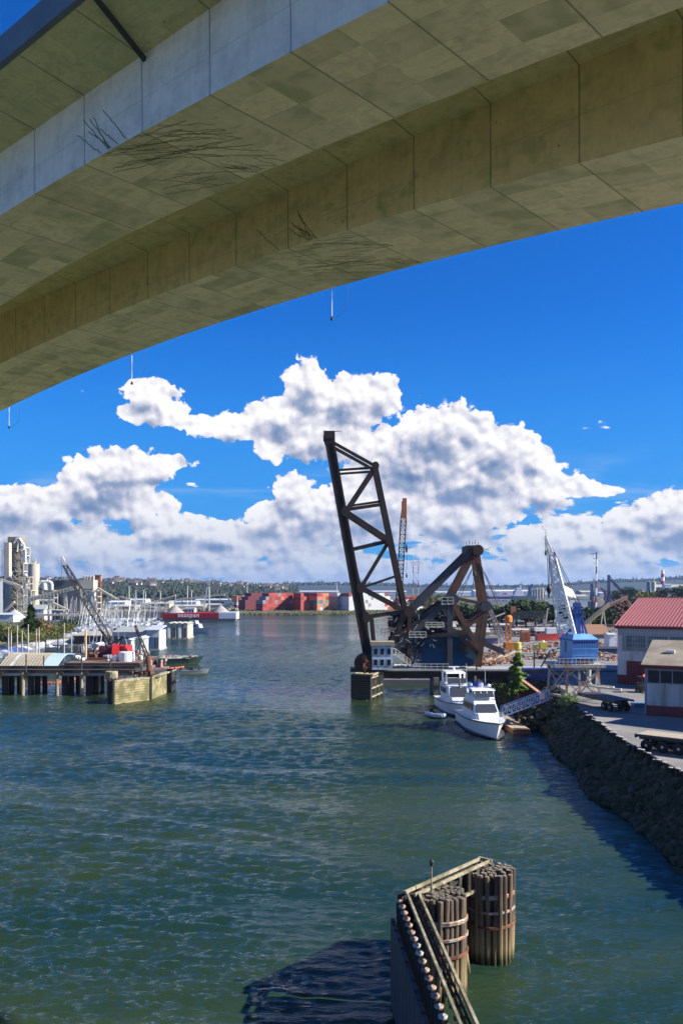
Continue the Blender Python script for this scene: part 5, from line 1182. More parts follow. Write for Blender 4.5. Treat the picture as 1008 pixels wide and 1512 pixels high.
boathouse('little white gabled shed left of the red crane', 136, 146, 0, 226, 3.4, 6, M_boaw, M_boaw, ((.55, .8, 2.6, M_dark),))
for k, (a, b_) in enumerate(((246, 253), (254, 261), (262, 269), (270, 277))):
    boathouse(f'{ordn(k)} from the left of four tan gabled boathouses near the moored workboat', a, b_, 0, 318, 5.2, 12, M_boag, M_boag, ((.25, .72, 3.6, M_dark if k % 2 else M_white),))
boathouse('long low tan roofed boathouse behind the small sheds', 110, 196, 0, 280, 2.6, 10, M_boag, mat('brown_wall', (.10, .08, .06), .9), ((.1, .2, 2, M_dark), (.4, .5, 2, M_dark)), False)
# workboat, moored boat, grey skiff
th = thing('workboat', 'dark green hulled workboat with pale cluttered deck, bow to the right', 'workboat', (G(260, 983).x, 212, 0)); th.rotation_euler[2] = R(4); th.scale = (.64, .8, .7)
q = MB(); hull(q, 15.5, 5, 1.9, 2.4, n=14); recalc(q.build('hull', mat('dark_green_hull', (.025, .05, .045), .5, var=.2), th, local=True))
q = MB(); q.box((-1.5, 0, 2.08), (11, 4.4, .14)); q.beam((-7, -2.3, 2.3), (7, -1.4, 2.9), .18, .3); q.build('deck', mat('pale_green_deck', (.48, .54, .44), .8, var=.3), th, local=True)
q = MB()
for k in range(34): q.box((U(-7, 6.5), U(-1.8, 1.8), 2.3 + U(0, .5)), (U(.2, .8), U(.2, .8), U(.3, .9)), U(0, 3))
q.build('deck_gear', mat('mixed_gear', (.35, .30, .27), .8, var=.7, scale=.7, tint=(.35, .06, .04), tscale=.8, tamt=.4), th, local=True)
q = MB()
for k in range(12): q.tube((-6.5 + k * 1.2, -2.0, 2.1), (-6.5 + k * 1.2, -2.0, 3.0), .03, n=4)
q.path([(-6.5, -2, 3), (6.7, -1.7, 3.1)], .03, 4); q.build('rail', M_chrome, th, local=True)
v = G(285, 935); th = thing('cabin_cruiser', 'white and dark cabin boat moored at the end of the boathouses', 'boat', (v.x, v.y + 8, 0), R(-28)); q = MB(); hull(q, 13, 4.2, 1.6, 1.5, n=12); recalc(q.build('hull', M_hullw, th, local=True)); q = MB(); house(q, -4, 2.8, 3.4, 2.6, 1.7, 3.6, .9, .1); house(q, -3, .8, 2.8, 2.4, 3.6, 4.9, .5, .1); q.build('cabin', M_hullw, th, local=True); q = MB(); q.box((-.8, -1.62, 2.7), (4.2, .14, .7)); q.box((-6, 0, 2.5), (2, 3, 1.6)); q.build('window', M_smoke, th, local=True)
v = G(287, 994.5); th = thing('aluminium_skiff', 'grey open skiff carrying two dark clothed people across the channel', 'skiff', v, R(3)); q = MB(); hull(q, 5.8, 2.0, .7, .7, n=10); recalc(q.build('hull', mat('grey_aluminium', (.28, .30, .31), .45, .4), th, local=True)); q = MB(); q.box((-.6, 0, .98), (.8, .8, .7)); q.box((-2.9, 0, .8), (.4, .5, 1.0)); q.beam((-.6, -.4, 1.3), (-.6, -.4, 2.1), .05); q.beam((-.6, .4, 1.3), (-.6, .4, 2.1), .05); q.box((-.6, 0, 2.12), (1.0, 1.1, .06)); q.build('console', M_blk, th, local=True)
def person(label, loc, coat, sit=True):
    """one continuous skinned figure, seated, with a separate jacket"""
    me = bpy.data.meshes.new('person'); hip = .42 if sit else .9
    vs = [(0, 0, hip), (0, 0, hip + .25), (0, 0, hip + .5), (0, 0, hip + .6), (0.02, 0, hip + .72), (0, .2, hip + .5), (.12, .26, hip + .25), (.34, .18, hip + .2), (0, -.2, hip + .5), (.12, -.26, hip + .25), (.34, -.18, hip + .2), (.05, .1, hip), (.45, .13, hip + .03), (.48, .13, hip - .4), (.6, .13, hip - .42), (.05, -.1, hip), (.45, -.13, hip + .03), (.48, -.13, hip - .4), (.6, -.13, hip - .42)]
    es = [(0, 1), (1, 2), (2, 3), (3, 4), (2, 5), (5, 6), (6, 7), (2, 8), (8, 9), (9, 10), (0, 11), (11, 12), (12, 13), (13, 14), (0, 15), (15, 16), (16, 17), (17, 18)]
    me.from_pydata([tuple(v_) for v_ in vs], es, []); o_ = bpy.data.objects.new('person', me); C.objects.link(o_); o_.location = loc
    md = o_.modifiers.new('Skin', 'SKIN'); me.skin_vertices or None
    rad = [.17, .16, .17, .07, .11, .08, .055, .045, .08, .055, .045, .1, .08, .055, .05, .1, .08, .055, .05]
    for sv, r_ in zip(me.skin_vertices[0].data, rad): sv.radius = (r_, r_)
    me.skin_vertices[0].data[0].use_root = True
    sb = o_.modifiers.new('Sub', 'SUBSURF'); sb.levels = 1; sb.render_levels = 2; me.materials.append(coat); tag(o_, label, 'person')
    q = MB(); q.lathe([(.02, -.1), (.115, -.03), (.125, .06), (.08, .13), (.02, .15)], (0.0, 0, hip + .76), 10); q.build('hat', M_blk, o_, local=True, smooth=True)
person('person in dark jacket seated in the middle of the grey skiff', v + Vector((.9, 0, .45)), mat('dark_jacket', (.03, .035, .05), .9))
person('person in dark jacket and cap at the console of the grey skiff', v + Vector((-1.5, 0, .5)), mat('grey_jacket', (.05, .05, .06), .9))
# orange containment boom
M_org = mat('orange_float', (.62, .12, .05), .6, var=.25)
th = thing('containment_boom', 'chain of orange floats trailing in the water behind the trestle', 'float boom', G(130, 1000))
path_ = [G(*p_) for p_ in ((55, 1009), (66, 1009), (80, 1009), (96, 1006), (108, 1004), (118, 1000), (116, 994), (108, 990), (130, 996), (150, 997), (170, 996), (190, 994), (208, 994), (222, 988), (238, 988), (258, 987), (272, 985))]
q = MB(); n_ = 0
for a, b_ in zip(path_, path_[1:]):
    L_ = (b_ - a).length; m_ = max(1, int(L_ / 1.05))
    for k in range(m_): c_ = a.lerp(b_, k / m_); e_ = a.lerp(b_, (k + .8) / m_); q.tube((c_.x, c_.y, .1), (e_.x, e_.y, .1), .17, n=7)
fl = q.build('float', M_org, th); fl['kind'] = 'stuff'
# bits on the trestle-end and barge corner
q = MB(); v = P(228, 985, 192)
for k in range(16): q.box((v.x + U(-2.5, 2.5), 192 + U(-1, 2), 1.0 + U(0, 1.6)), (U(.2, .9), U(.2, .8), U(.2, 1.1)), U(0, 3))
q.beam((v.x - 3, 192, .6), (v.x + 3, 193, .8), 2.6, .4); tag(q.build('salvage_heap', mat('mixed_salvage', (.32, .30, .28), .8, var=.8, scale=.8, tint=(.30, .08, .05), tscale=.9, tamt=.3)), 'heap of mixed salvage on a small raft beside the angled fender', 'salvage')
v = P(222, 977, 200); q = MB(); q.lathe([(.1, -.55), (.55, -.3), (.62, 0), (.5, .35), (.1, .6)], v, 12); tag(q.build('buoy', M_redp), 'round red buoy hanging at the barge end', 'buoy')
for k in range(22):
    px = 112 + k * 5.6 + mr.uniform(-3, 3); d_ = mr.uniform(200, 228); v = P(px, 0, d_); q = MB()
    for j in range(9): q.box((v.x + mr.uniform(-1.6, 1.6), v.y + mr.uniform(-1, 1), 1.7 + mr.uniform(0, 1.2)), (mr.uniform(.2, 1.1), mr.uniform(.2, .8), mr.uniform(.15, .9)), mr.uniform(0, 3))
    q.beam((v.x, v.y, 1.5), (v.x + mr.uniform(-1, 1), v.y, mr.uniform(3, 6.5)), .1)
    if px < 212: tag(q.build('deck_clutter', (M_dark, MATS['mixed_gear'], M_white, M_rust)[k % 4]), f'{("dark", "mixed", "white", "rusty")[k % 4]} gear with a thin pole, {ordn(k % 20)} heap along the barge deck', 'gear', 'gear heaped along the work barge')
# ---- vegetation on the left bank
conifer('bank_conifer', 'dark green conifer standing beside the grain tower on the left bank', (P(36, 0, 262).x, 268, 3), 10.5, 4.6, L_fir, 5200, .85, trunk=.3)
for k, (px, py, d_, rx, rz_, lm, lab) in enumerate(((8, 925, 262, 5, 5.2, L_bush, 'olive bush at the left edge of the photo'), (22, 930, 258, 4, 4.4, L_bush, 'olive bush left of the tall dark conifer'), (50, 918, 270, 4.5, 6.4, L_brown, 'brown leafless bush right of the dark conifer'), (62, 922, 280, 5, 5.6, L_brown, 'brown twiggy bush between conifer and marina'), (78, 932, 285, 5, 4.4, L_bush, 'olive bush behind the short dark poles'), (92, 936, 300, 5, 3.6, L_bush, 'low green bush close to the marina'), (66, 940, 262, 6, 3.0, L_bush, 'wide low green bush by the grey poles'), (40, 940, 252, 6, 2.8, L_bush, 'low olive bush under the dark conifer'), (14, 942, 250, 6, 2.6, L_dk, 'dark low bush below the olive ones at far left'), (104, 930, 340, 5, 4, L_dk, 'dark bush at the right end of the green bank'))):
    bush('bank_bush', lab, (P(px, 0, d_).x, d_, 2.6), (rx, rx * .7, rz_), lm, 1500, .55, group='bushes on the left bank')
q = MB()
for k in range(260):
    f = rnd.random(); x = -116 - U(-2, 34); y = 262 + U(-16, 70); x = min(x, P(118, 0, y).x); leaves(q, (x, y, 2.9), (2.2, 2.2, .5), 14, .8)
tag(q.build('bank_grass', L_bush), 'rough olive grass covering the left bank', 'grass', kind='stuff')

# ---------------------------------------------------------------- cement works on the left
M_cem = mat('cement_concrete', (.46, .42, .34), .9, var=.2, scale=.15, tint=(.34, .32, .27), tscale=.05, tamt=.5); M_ctr = mat('cream_steel', (.52, .48, .38), .7, var=.2); M_dgr = mat('dark_grey_cladding', (.09, .10, .115), .8, var=.3, scale=.1)
M_pipe = mat('white_pipe', (.62, .62, .58), .5, var=.15); M_bgr = mat('blue_grey_and_shade_concrete', (.20, .23, .28), .9, var=.2, scale=.1)  # blue grey for sheds, and the painted shade of the darker silos
dS = 470.
def Z(py, d_): return 18 - (py - 870) * d_ / F
def silo(label, px, r_px, ytop, d_, m_, name='silo', group=None, ybot=925):
    v = P(px, 0, d_); r = r_px * d_ / F; th = thing(name, label, 'silo', (v.x, v.y, 3), group=group); z = Z(ytop, d_)
    MB().lathe([(r, 2), (r, z - .6), (r * 1.03, z - .5), (r * 1.03, z), (r * .2, z + .4)], (v.x, v.y, 0), 28).build('shell', m_, th, smooth=False)
    q = MB()
    for k in range(18): a = k * math.tau / 18; q.beam((v.x + r * math.cos(a), v.y + r * math.sin(a), z), (v.x + r * math.cos(a), v.y + r * math.sin(a), z + 1), .12)
    q.box((v.x, v.y, z + .9), (r * .6, r * .6, 1.4)); q.beam((v.x + r * .4, v.y, z), (v.x + r * .4, v.y, z + 3.2), .25); q.build('roof_gear', M_ctr, th); return th
silo('tall pale concrete silo, the sunlit one right of the shaded pair', 50.3, 8.1, 833, dS, M_cem); silo('shaded blue grey silo just left of the sunlit one', 38.5, 7.5, 833.5, dS + 14, M_bgr); silo('leftmost shaded silo beside the lattice tower', 31, 6, 834, dS + 22, M_bgr)  # the left pair carry their shade as a darker concrete colour
silo('squat pale silo cut by the left edge of the photo', -6, 10, 858, dS - 20, M_bgr)
def truss_tower(q, px0, px1, y0, y1, d_, dep, lv, t=.6):
    a, b_ = P(px0, y0, d_), P(px1, y1, d_); zs_ = [Z(y0 + (y1 - y0) * k / lv, d_) for k in range(lv + 1)]
    for yy_ in (d_, d_ + dep):
        for x in (a.x, b_.x): q.beam((x, yy_, zs_[0]), (x, yy_, zs_[-1]), t)
        for z in zs_: q.beam((a.x, yy_, z), (b_.x, yy_, z), t * .8)
        for k in range(lv):
            if k % 2: q.beam((a.x, yy_, zs_[k]), (b_.x, yy_, zs_[k + 1]), t * .6)
            else: q.beam((b_.x, yy_, zs_[k]), (a.x, yy_, zs_[k + 1]), t * .6)
            q.beam((a.x, yy_, zs_[k + 1]), ((a.x + b_.x) / 2, yy_, zs_[k]), t * .5); q.beam((b_.x, yy_, zs_[k + 1]), ((a.x + b_.x) / 2, yy_, zs_[k]), t * .5)
    for z in zs_:
        for x in (a.x, b_.x): q.beam((x, d_, z), (x, d_ + dep, z), t * .7)
th = thing('preheater_tower', 'tall cream lattice tower of the cement works with pipes at its top', 'tower', P(25, 915, dS + 6))
q = MB(); truss_tower(q, 15.5, 35, 915, 808, dS + 6, 9, 9, .62); q.build('frame', M_ctr, th)
q = MB()
for k in range(9):
    y_ = 905 - k * 11.5; v = P(25 + U(-2, 2), y_, dS + 11); q.lathe([(.6, -3), (2.4, -.5), (2.4, 2.4), (1.4, 3.2)], v, 12)
    q.box(P(25, y_ + 5, dS + 13), (6.2, 4, 2.4))
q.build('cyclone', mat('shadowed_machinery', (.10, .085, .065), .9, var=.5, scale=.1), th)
v = P(25, 800, dS + 9); MB().box((v.x, v.y, v.z), (6.8, 8, 5)).build('top_house', mat('olive_cladding', (.22, .20, .13), .9, var=.4, scale=.2), th)
q = MB(); q.path([P(*p_, dS + 5) for p_ in ((24, 796), (29, 795), (33, 801), (36, 805), (36, 830))], .65, 8); q.path([P(*p_, dS + 5) for p_ in ((26, 815), (28, 800), (24, 797), (21, 802))], .5, 8); q.path([P(*p_, dS + 4) for p_ in ((38, 832), (38, 812), (34, 812))], .5, 8); q.build('duct', M_pipe, th)
th = thing('elevator_shaft', 'narrow pale shaft with an external ladder left of the lattice tower', 'tower', P(10, 915, dS)); a = P(10, 0, dS).x
MB().box((a, dS + 2, (Z(801, dS) + 3) / 2), (2.7, 4, Z(801, dS) - 3)).build('shaft', M_cem, th)
q = MB(); x = P(4.5, 0, dS).x
for s_ in (0, 1.1): q.beam((x + s_ - .4, dS, 3), (x + s_ - .4, dS, Z(811, dS)), .22)
for k in range(32): z = 3 + k * 1.15; q.beam((x - .4, dS, z), (x + .7, dS, z), .18)
q.build('ladder', M_dark, th)
th = thing('screening_tower', 'cream framed screening tower in front of the sunlit silo', 'tower', P(36, 915, dS - 14))
q = MB(); truss_tower(q, 26, 46, 915, 872, dS - 14, 6, 4, .45); truss_tower(q, 34, 44, 872, 852, dS - 14, 5, 2, .4); q.build('frame', M_ctr, th)
q = MB(); v = P(38, 852, dS - 12); q.lathe([(1.6, -6), (1.6, 0), (.3, 2)], v, 12); q.path([P(*p_, dS - 13) for p_ in ((38, 850), (41, 852), (42, 860))], .5, 7); q.build('hopper', M_cem, th)
# hopper block and ducts mid-left
th = thing('duct_bridge', 'white bent overhead duct right of the sunlit silo', 'duct', P(66, 900, dS))
q = MB(); q.path([P(*p_, dS) for p_ in ((59, 868), (59, 862), (61, 859), (74, 859), (77, 862), (77, 871))], .8, 10); q.path([P(*p_, dS) for p_ in ((66, 861), (67, 871))], 1.4, 10); q.path([P(*p_, dS) for p_ in ((71, 860), (71, 872))], .6, 8); q.build('pipe', M_pipe, th)
q = MB(); truss_tower(q, 58, 80, 915, 872, dS, 6, 4, .4); q.build('frame', M_ctr, th)
th = thing('dark_hopper_block', 'dark grey windowless hopper building behind the white ducts', 'building', P(98, 905, dS + 25)); a, b_ = P(80, 0, dS + 25), P(118, 0, dS + 25)
MB().box(((a.x + b_.x) / 2, dS + 33, Z(858, dS + 25) / 2 + 1), (b_.x - a.x, 15, Z(858, dS + 25) - 1)).build('wall', M_dgr, th)
q = MB(); truss_tower(q, 81, 100, 858, 852, dS + 25, 8, 1, .35); q.build('roof_rail', M_dgr, th); q = MB(); q.box(P(96, 887, dS + 24.9), (1.6, .5, 8)); q.build('vertical_vent', M_bgr, th)
th = thing('loading_hopper', 'cream loading hopper on tall braced legs behind the derrick boom', 'hopper', P(132, 905, dS - 20)); dH = dS - 20
q = MB(); truss_tower(q, 121, 143, 908, 872, dH, 8, 4, .45); q.beam(P(121, 886, dH), P(132, 905, dH), .5); q.beam(P(143, 886, dH), P(132, 905, dH), .5); q.build('frame', M_ctr, th)
q = MB(); v = P(127, 880, dH + 3); q.lathe([(.5, -4.4), (1.9, -2), (1.9, 3), (.4, 3.6)], v, 12); v = P(138, 880, dH + 3); q.lathe([(.5, -4.4), (1.9, -2), (1.9, 3), (.4, 3.6)], v, 12); q.build('bin', M_pipe, th)
a, b_ = P(118, 0, dH), P(141, 0, dH); q = MB(); q.box(((a.x + b_.x) / 2 - 1, dH + 4, Z(863, dH)), (b_.x - a.x, 8, 4.6)); 
for k in range(4): v = P(125.5 + k * 4.2, 857, dH + 3); q.lathe([(.65, -1), (.65, 2.2), (.2, 2.6)], v, 10)
q.build('head_house', M_cem, th)
def conveyor(label, a, b_, d_, w_=1.6, legs=(), m_=None, name='conveyor', yb=905):
    th = thing(name, label, 'conveyor', P(*a, d_), group='inclined conveyors of the industrial shore')
    A, B = P(*a, d_), P(*b_, d_); MB().beam(A, B, 1.8, w_).build('gallery', m_ or M_cem, th)
    q = MB(); q.beam(A + Vector((0, -1.2, w_ * .55)), B + Vector((0, -1.2, w_ * .55)), .12); n_ = 14
    for k in range(n_): p_ = A.lerp(B, k / n_); q.beam(p_ + Vector((0, -1.2, -w_ * .5)), p_ + Vector((0, -1.2, w_ * .5)), .12)
    q.build('rail', M_ctr, th)
    for f in legs: p_ = A.lerp(B, f); q = MB(); q.beam(p_, (p_.x - 1.2, p_.y, 3), .35); q.beam(p_, (p_.x + 1.2, p_.y, 3), .35); q.build('leg', M_ctr, th)
conveyor('pale conveyor rising right from the sunlit silo to the loading hopper', (46, 885), (115, 867), dS - 22, 1.9, (.4, .75)); conveyor('grey conveyor descending right from the lattice tower to the screening tower', (2, 856), (33, 867), dS - 18, 1.2); conveyor('long grey conveyor sloping down right from the loading hopper', (145, 869), (172, 884), dS - 20, 1.0, (.5,)); conveyor('conveyor continuing down right toward the gravel barge', (178, 881), (245, 903), 520, 1.0, (.3, .6))
conveyor('short chute conveyor below the white ducts', (78, 890), (102, 902), dS - 24, 1.0, (.8,)); conveyor('thin conveyor climbing left from the lattice tower foot', (8, 902), (22, 889), dS - 25, .9)
conveyor('pale conveyor rising to the right behind the gravel barge', (228, 889), (260, 879), 610, 1.2, (.5, .98)); conveyor('long flat conveyor behind the gravel barge reaching the A frame', (262, 886), (332, 878), 620, 1.4, (.1, .9)); conveyor('steep dark conveyor end right of the long flat one', (334, 879), (345, 894), 620, 1.0, (.9,), M_dgr)
q = MB(); v = P(22, 906, dS - 30); q.lathe([(7.5, 0), (3.5, 3.0), (.2, 5.2)], (v.x, v.y, 2.8), 18); tag(q.build('gravel_pile', mat('pale_gravel', (.35, .35, .35), .95, var=.3, scale=.6)), 'pale grey cone of gravel left of the dark conifer', 'gravel pile')
def shed(name, label, px0, px1, ytop, ybot, d_, wallm, roofm, dep=20, pitch=2., cat='shed', group=None, doors=0, zbase=2.2):
    a, b_ = P(px0, 0, d_), P(px1, 0, d_); z1 = Z(ytop, d_); z0 = zbase; th = thing(name, label, cat, ((a.x + b_.x) / 2, d_, z0), group=group); xm = (a.x + b_.x) / 2; w_ = b_.x - a.x
    h_ = max(z1 - pitch - z0, 1.2)
    MB().box((xm, d_ + dep / 2, z0 + h_ / 2), (w_, dep, h_)).build('wall', wallm, th)
    q = MB(); zr = z0 + h_; ov = .4
    q.add([(a.x - ov, d_ - ov, zr), (b_.x + ov, d_ - ov, zr), (b_.x + ov, d_ + dep / 2, zr + pitch), (a.x - ov, d_ + dep / 2, zr + pitch), (b_.x + ov, d_ + dep + ov, zr), (a.x - ov, d_ + dep + ov, zr)], [(0, 1, 2, 3), (3, 2, 4, 5), (1, 4, 2), (0, 3, 5), (0, 5, 4, 1)]); q.build('roof', roofm, th)
    for k in range(doors): x = a.x + w_ * (k + .5) / doors; MB().box((x, d_ - .06, z0 + h_ * .4), (w_ / doors * .5, .12, h_ * .75)).build('door', M_dark, th)
    return th
shed('white_shed', 'small white vaulted shed right of the dark conifer', 47, 65, 893, 912, 440, M_boaw, M_boa, 12, 2.2); shed('quay_shed', 'long low pale shed at the left edge behind the bushes', -40, 20, 905, 912, 400, M_wpan, M_boaw, 10, .8); shed('gable_shed', 'grey gabled shed below the white ducts', 63, 88, 900, 912, 455, M_bgr, M_boag, 14, 3, doors=2); shed('gable_shed', 'brown roofed shed left of the hopper legs', 90, 125, 903, 914, 450, M_bgr, mat('brown_roof', (.22, .15, .11), .9), 14, 2.4, doors=3)
th = thing('long_quay_roof', 'long pale canopy running along the marina shore', 'canopy', P(110, 910, 430)); a, b_ = P(55, 0, 430), P(148, 0, 430); MB().box(((a.x + b_.x) / 2, 433, Z(908, 430)), (b_.x - a.x, 6, .9)).build('roof', M_cem, th)
for k in range(12): x = a.x + (b_.x - a.x) * k / 11; MB().box((x, 431, 2 + Z(908, 430) / 2 - 1), (.4, .4, Z(908, 430) + .3)).build('post', M_ctr, th)
th = thing('orange_crane_head', 'orange brown crane mast standing behind the loading hopper', 'crane', P(146, 900, dS + 30)); q = MB(); truss_tower(q, 143.5, 148.5, 905, 852, dS + 30, 2.5, 9, .35); q.box(P(146, 854, dS + 31), (3.2, 3, 3.2)); q.box(P(146, 849.5, dS + 31), (4, 4, .4)); q.build('mast', mat('orange_brown_steel', (.36, .17, .10), .8, var=.3), th); q = MB(); q.beam(P(142, 852, dS + 30), P(149, 850, dS + 30), .5); q.build('jib', M_dark, th)
# ---- gravel barges
M_brg = mat('barge_red', (.50, .03, .035), .6, var=.25, scale=.3); dG = 498.
th = thing('gravel_barge', 'long red and white gravel barge with white lettering moored at the far bank', 'barge', G(285, 917))
a, b_ = P(238, 0, dG), P(322, 0, dG); c_ = P(350, 0, dG); zt = 5.0
MB().box(((a.x + c_.x) / 2, dG + 6, .5), (c_.x - a.x - 2, 12, 1.6)).build('hull', M_dgr, th)
q = MB(); q.add([(a.x + .5, dG, 1.2), (b_.x, dG, 1.2), (b_.x, dG + 12, 1.2), (a.x + .5, dG + 12, 1.2), (a.x + 1.6, dG, zt - .6), (b_.x, dG, zt), (b_.x, dG + 12, zt), (a.x + 1.6, dG + 12, zt - .6)], [(0, 1, 5, 4), (1, 2, 6, 5), (2, 3, 7, 6), (3, 0, 4, 7), (4, 5, 6, 7)]); q.build('red_side', M_brg, th)
MB().box(((b_.x + c_.x) / 2, dG + 6, 3.1), (c_.x - b_.x - .4, 12, 3.9)).build('white_side', M_white, th)
q = MB()
for k in range(24): x = a.x + 1.5 + k * 1.36; q.box((x, dG - .12, 3.0), (.25, .25, 3.2)) if not (13 < k < 13) else None
q.build('stiffener', mat('barge_dark_red', (.32, .02, .03), .6), th)
q = MB()
for k in range(8): q.box((b_.x + .8 + k * 1.3, dG - .12, 3.1), (.22, .25, 3.6))
q.build('stiffener', mat('barge_grey', (.45, .46, .48), .6), th)
MB().box(((P(263, 0, dG).x + P(294, 0, dG).x) / 2, dG - .3, 3.1), (P(294, 0, dG).x - P(264, 0, dG).x, .14, 2.6)).build('name_board', M_brg, th)
cu = bpy.data.curves.new('lettering', 'FONT'); cu.body = 'seaspan'; cu.size = 3.5; cu.align_x = 'CENTER'; cu.extrude = .05; cu.offset = .03; cu.space_character = 1.12
to = bpy.data.objects.new('tmp', cu); dg = bpy.context.evaluated_depsgraph_get(); C.objects.link(to); dg.update(); me = bpy.data.meshes.new_from_object(to.evaluated_get(dg)); bpy.data.objects.remove(to)
me.transform(Matrix.Rotation(R(90), 4, 'X')); lt = bpy.data.objects.new('lettering', me); C.objects.link(lt); lt.parent = th; me.materials.clear(); me.materials.append(M_white)
lt.location = Vector(((P(263, 0, dG).x + P(294, 0, dG).x) / 2, dG - .45, 2.25)) - th.location
M_grv = mat('barge_gravel', (.30, .29, .28), .95, var=.25, scale=.5)
for px, r_, h_, lab in ((259, 5.4, 4.6, 'left'), (326, 5.6, 4.6, 'right')):
    v = P(px, 0, dG + 6); q = MB(); q.lathe([(r_, 0), (r_ * .5, h_ * .55), (.15, h_)], (v.x, v.y, 4.4), 20); tag(q.build('gravel_heap', M_grv), f'grey gravel cone on the {lab} part of the lettered barge', 'gravel pile')
th = thing('brown_barge', 'brown barge with dark ends moored left of the red one', 'barge', G(231, 915)); a, b_ = P(218, 0, 520), P(250, 0, 520); MB().box(((a.x + b_.x) / 2, 526, 2.2), (b_.x - a.x, 11, 4.6)).build('hull', mat('barge_brown', (.22, .13, .11), .8, var=.3, scale=.3), th); MB().box((a.x + .5, 519.8, 2.4), (2.2, .5, 4.8)).build('bow_plate', M_dark, th); MB().box(((a.x + b_.x) / 2, 519.9, 4.9), (b_.x - a.x, .4, .9)).build('gunwale', M_white, th)
shed('barge_office', 'small white office with black lettering panel behind the red barge', 273, 287, 897, 905, 560, M_white, M_boaw, 8, .6, doors=3)
th = thing('a_frame', 'tall pale A frame mast rising behind the right end of the red barge', 'mast', P(305, 905, 560)); q = MB(); q.beam(P(301, 902, 560), P(306, 867, 560), .75); q.beam(P(309, 902, 560), P(309, 866, 560), .9); q.beam(P(303, 884, 560), P(309, 884, 560), .4); q.beam(P(306, 867, 560), P(309, 867, 560), .5); q.build('mast', M_pipe, th)
# far industrial yard behind the barges: sheds, walls, poles
fr2 = random.Random(8)
for k, (a, b_, yt, d_, wm, rm) in enumerate(((160, 185, 887, 760, M_white, M_white), (186, 215, 884, 780, M_wpan, M_boaw), (214, 250, 889, 700, M_cem, M_boag), (248, 290, 887, 800, M_white, M_boaw), (288, 345, 884, 820, M_wpan, M_boaw), (255, 300, 893, 700, M_cem, M_cem), (300, 342, 891, 720, M_boag, M_boag), (40, 120, 885, 900, M_wpan, M_boaw), (345, 385, 881, 900, M_wpan, M_boaw), (208, 240, 897, 690, M_dgr, M_dgr), (168, 200, 893, 690, M_boag, M_cem))):
    shed('far_shed', f'{ordn(k)} in line of the low pale sheds on the far industrial shore', a, b_, yt, 905, d_, wm, rm, 22, 1.2, cat='shed', group='low sheds on the far shore', doors=k % 3)
for k, (px, yt) in enumerate(((191, 866), (201, 872), (212, 871), (277, 866), (283, 872), (215, 874), (497, 862), (365, 863), (237, 873))):
    th = thing('light_mast', f'{("thin", "slender")[k % 2]} light mast with its top at the hillside, {ordn(k)} of the far shore masts', 'mast', P(px, 885, 720), group='light masts along the far shore'); MB().tube(P(px, 898, 720), P(px, yt, 720), .42, .25, 6).build('pole', M_pipe, th); MB().box(P(px, yt, 720), (2.2, .5, .5)).build('lamp_head', M_pipe, th)
q = MB()
for k in range(900):
    px = fr2.uniform(120, 350); v = P(px, 0, fr2.uniform(604, 632)); s_ = fr2.uniform(.6, 2.2); q.add([(v.x + c0.x * s_ * 1.4, v.y + c0.y * s_, 2.2 + fr2.uniform(0, 2.5) * (1 if px > 240 else .4) + c0.z * s_) for c0 in ico_v], ico_f)
tag(q.build('rubble_bank', mat('rubble', (.22, .20, .15), .95, var=.5, scale=.3)), 'pale rubble heaped along the far shore', 'rubble', kind='stuff')
q = MB()
for k in range(1500):
    px = fr2.uniform(340, 640); y_ = 634 + fr2.uniform(-4, 9); v = P(px, 0, y_); s_ = fr2.uniform(.5, 1.6); q.add([(v.x + c0.x * s_ * 1.3, v.y + c0.y * s_, -.1 + (y_ - 630) * .2 + c0.z * s_) for c0 in ico_v], ico_f)
tag(q.build('shore_rocks', mat('shore_rocks_dark', (.11, .10, .06), .95, var=.5, scale=.3, tint=(.09, .10, .03), tscale=.1, tamt=.5)), 'brown rocks along the shore under the containers', 'rocks', kind='stuff')
q = MB()
for k in range(420): v = P(fr2.uniform(345, 640), 0, fr2.uniform(640, 648)); leaves(q, (v.x, v.y, 2.4), (1.6, 1, .5), 9, .8)
tag(q.build('shore_scrub', L_bush), 'olive scrub on the shore under the containers', 'scrub', kind='stuff')
# ---- container stacks
CW, CHh, CL = 2.44, 2.6, 12.2
ccol = {'rust red': (.30, .045, .035), 'bright red': (.46, .07, .055), 'orange': (.60, .22, .10), 'maroon': (.17, .035, .045), 'white': (.58, .59, .58), 'grey': (.26, .27, .28), 'blue': (.08, .16, .42), 'pink': (.62, .08, .22), 'green': (.14, .28, .16)}
cm = {}
for nm, c_ in ccol.items():
    mm = mat('container_' + nm.replace(' ', '_'), c_, .6, var=.2, scale=.15); q = MB(); q.box((0, 0, CHh / 2), (CW - .08, CL, CHh - .08))
    for s_ in (-1, 1):
        for k in range(2): q.box((s_ * .45, -CL / 2 - .03, CHh / 2), (.07, .06, CHh - .5))
        q.box((s_ * (CW / 2 - .09), -CL / 2 - .03, CHh / 2), (.16, .06, CHh - .12))
        for k in range(19): q.box((s_ * (CW / 2 - .03), -CL / 2 + .7 + k * .6, CHh / 2), (.05, .2, CHh - .5))
    me = bpy.data.meshes.new('container'); me.from_pydata(q.v, [], q.f); me.materials.append(mm); cm[nm] = me
CG = 'shipping containers stacked on the far shore'
TH = R(30)
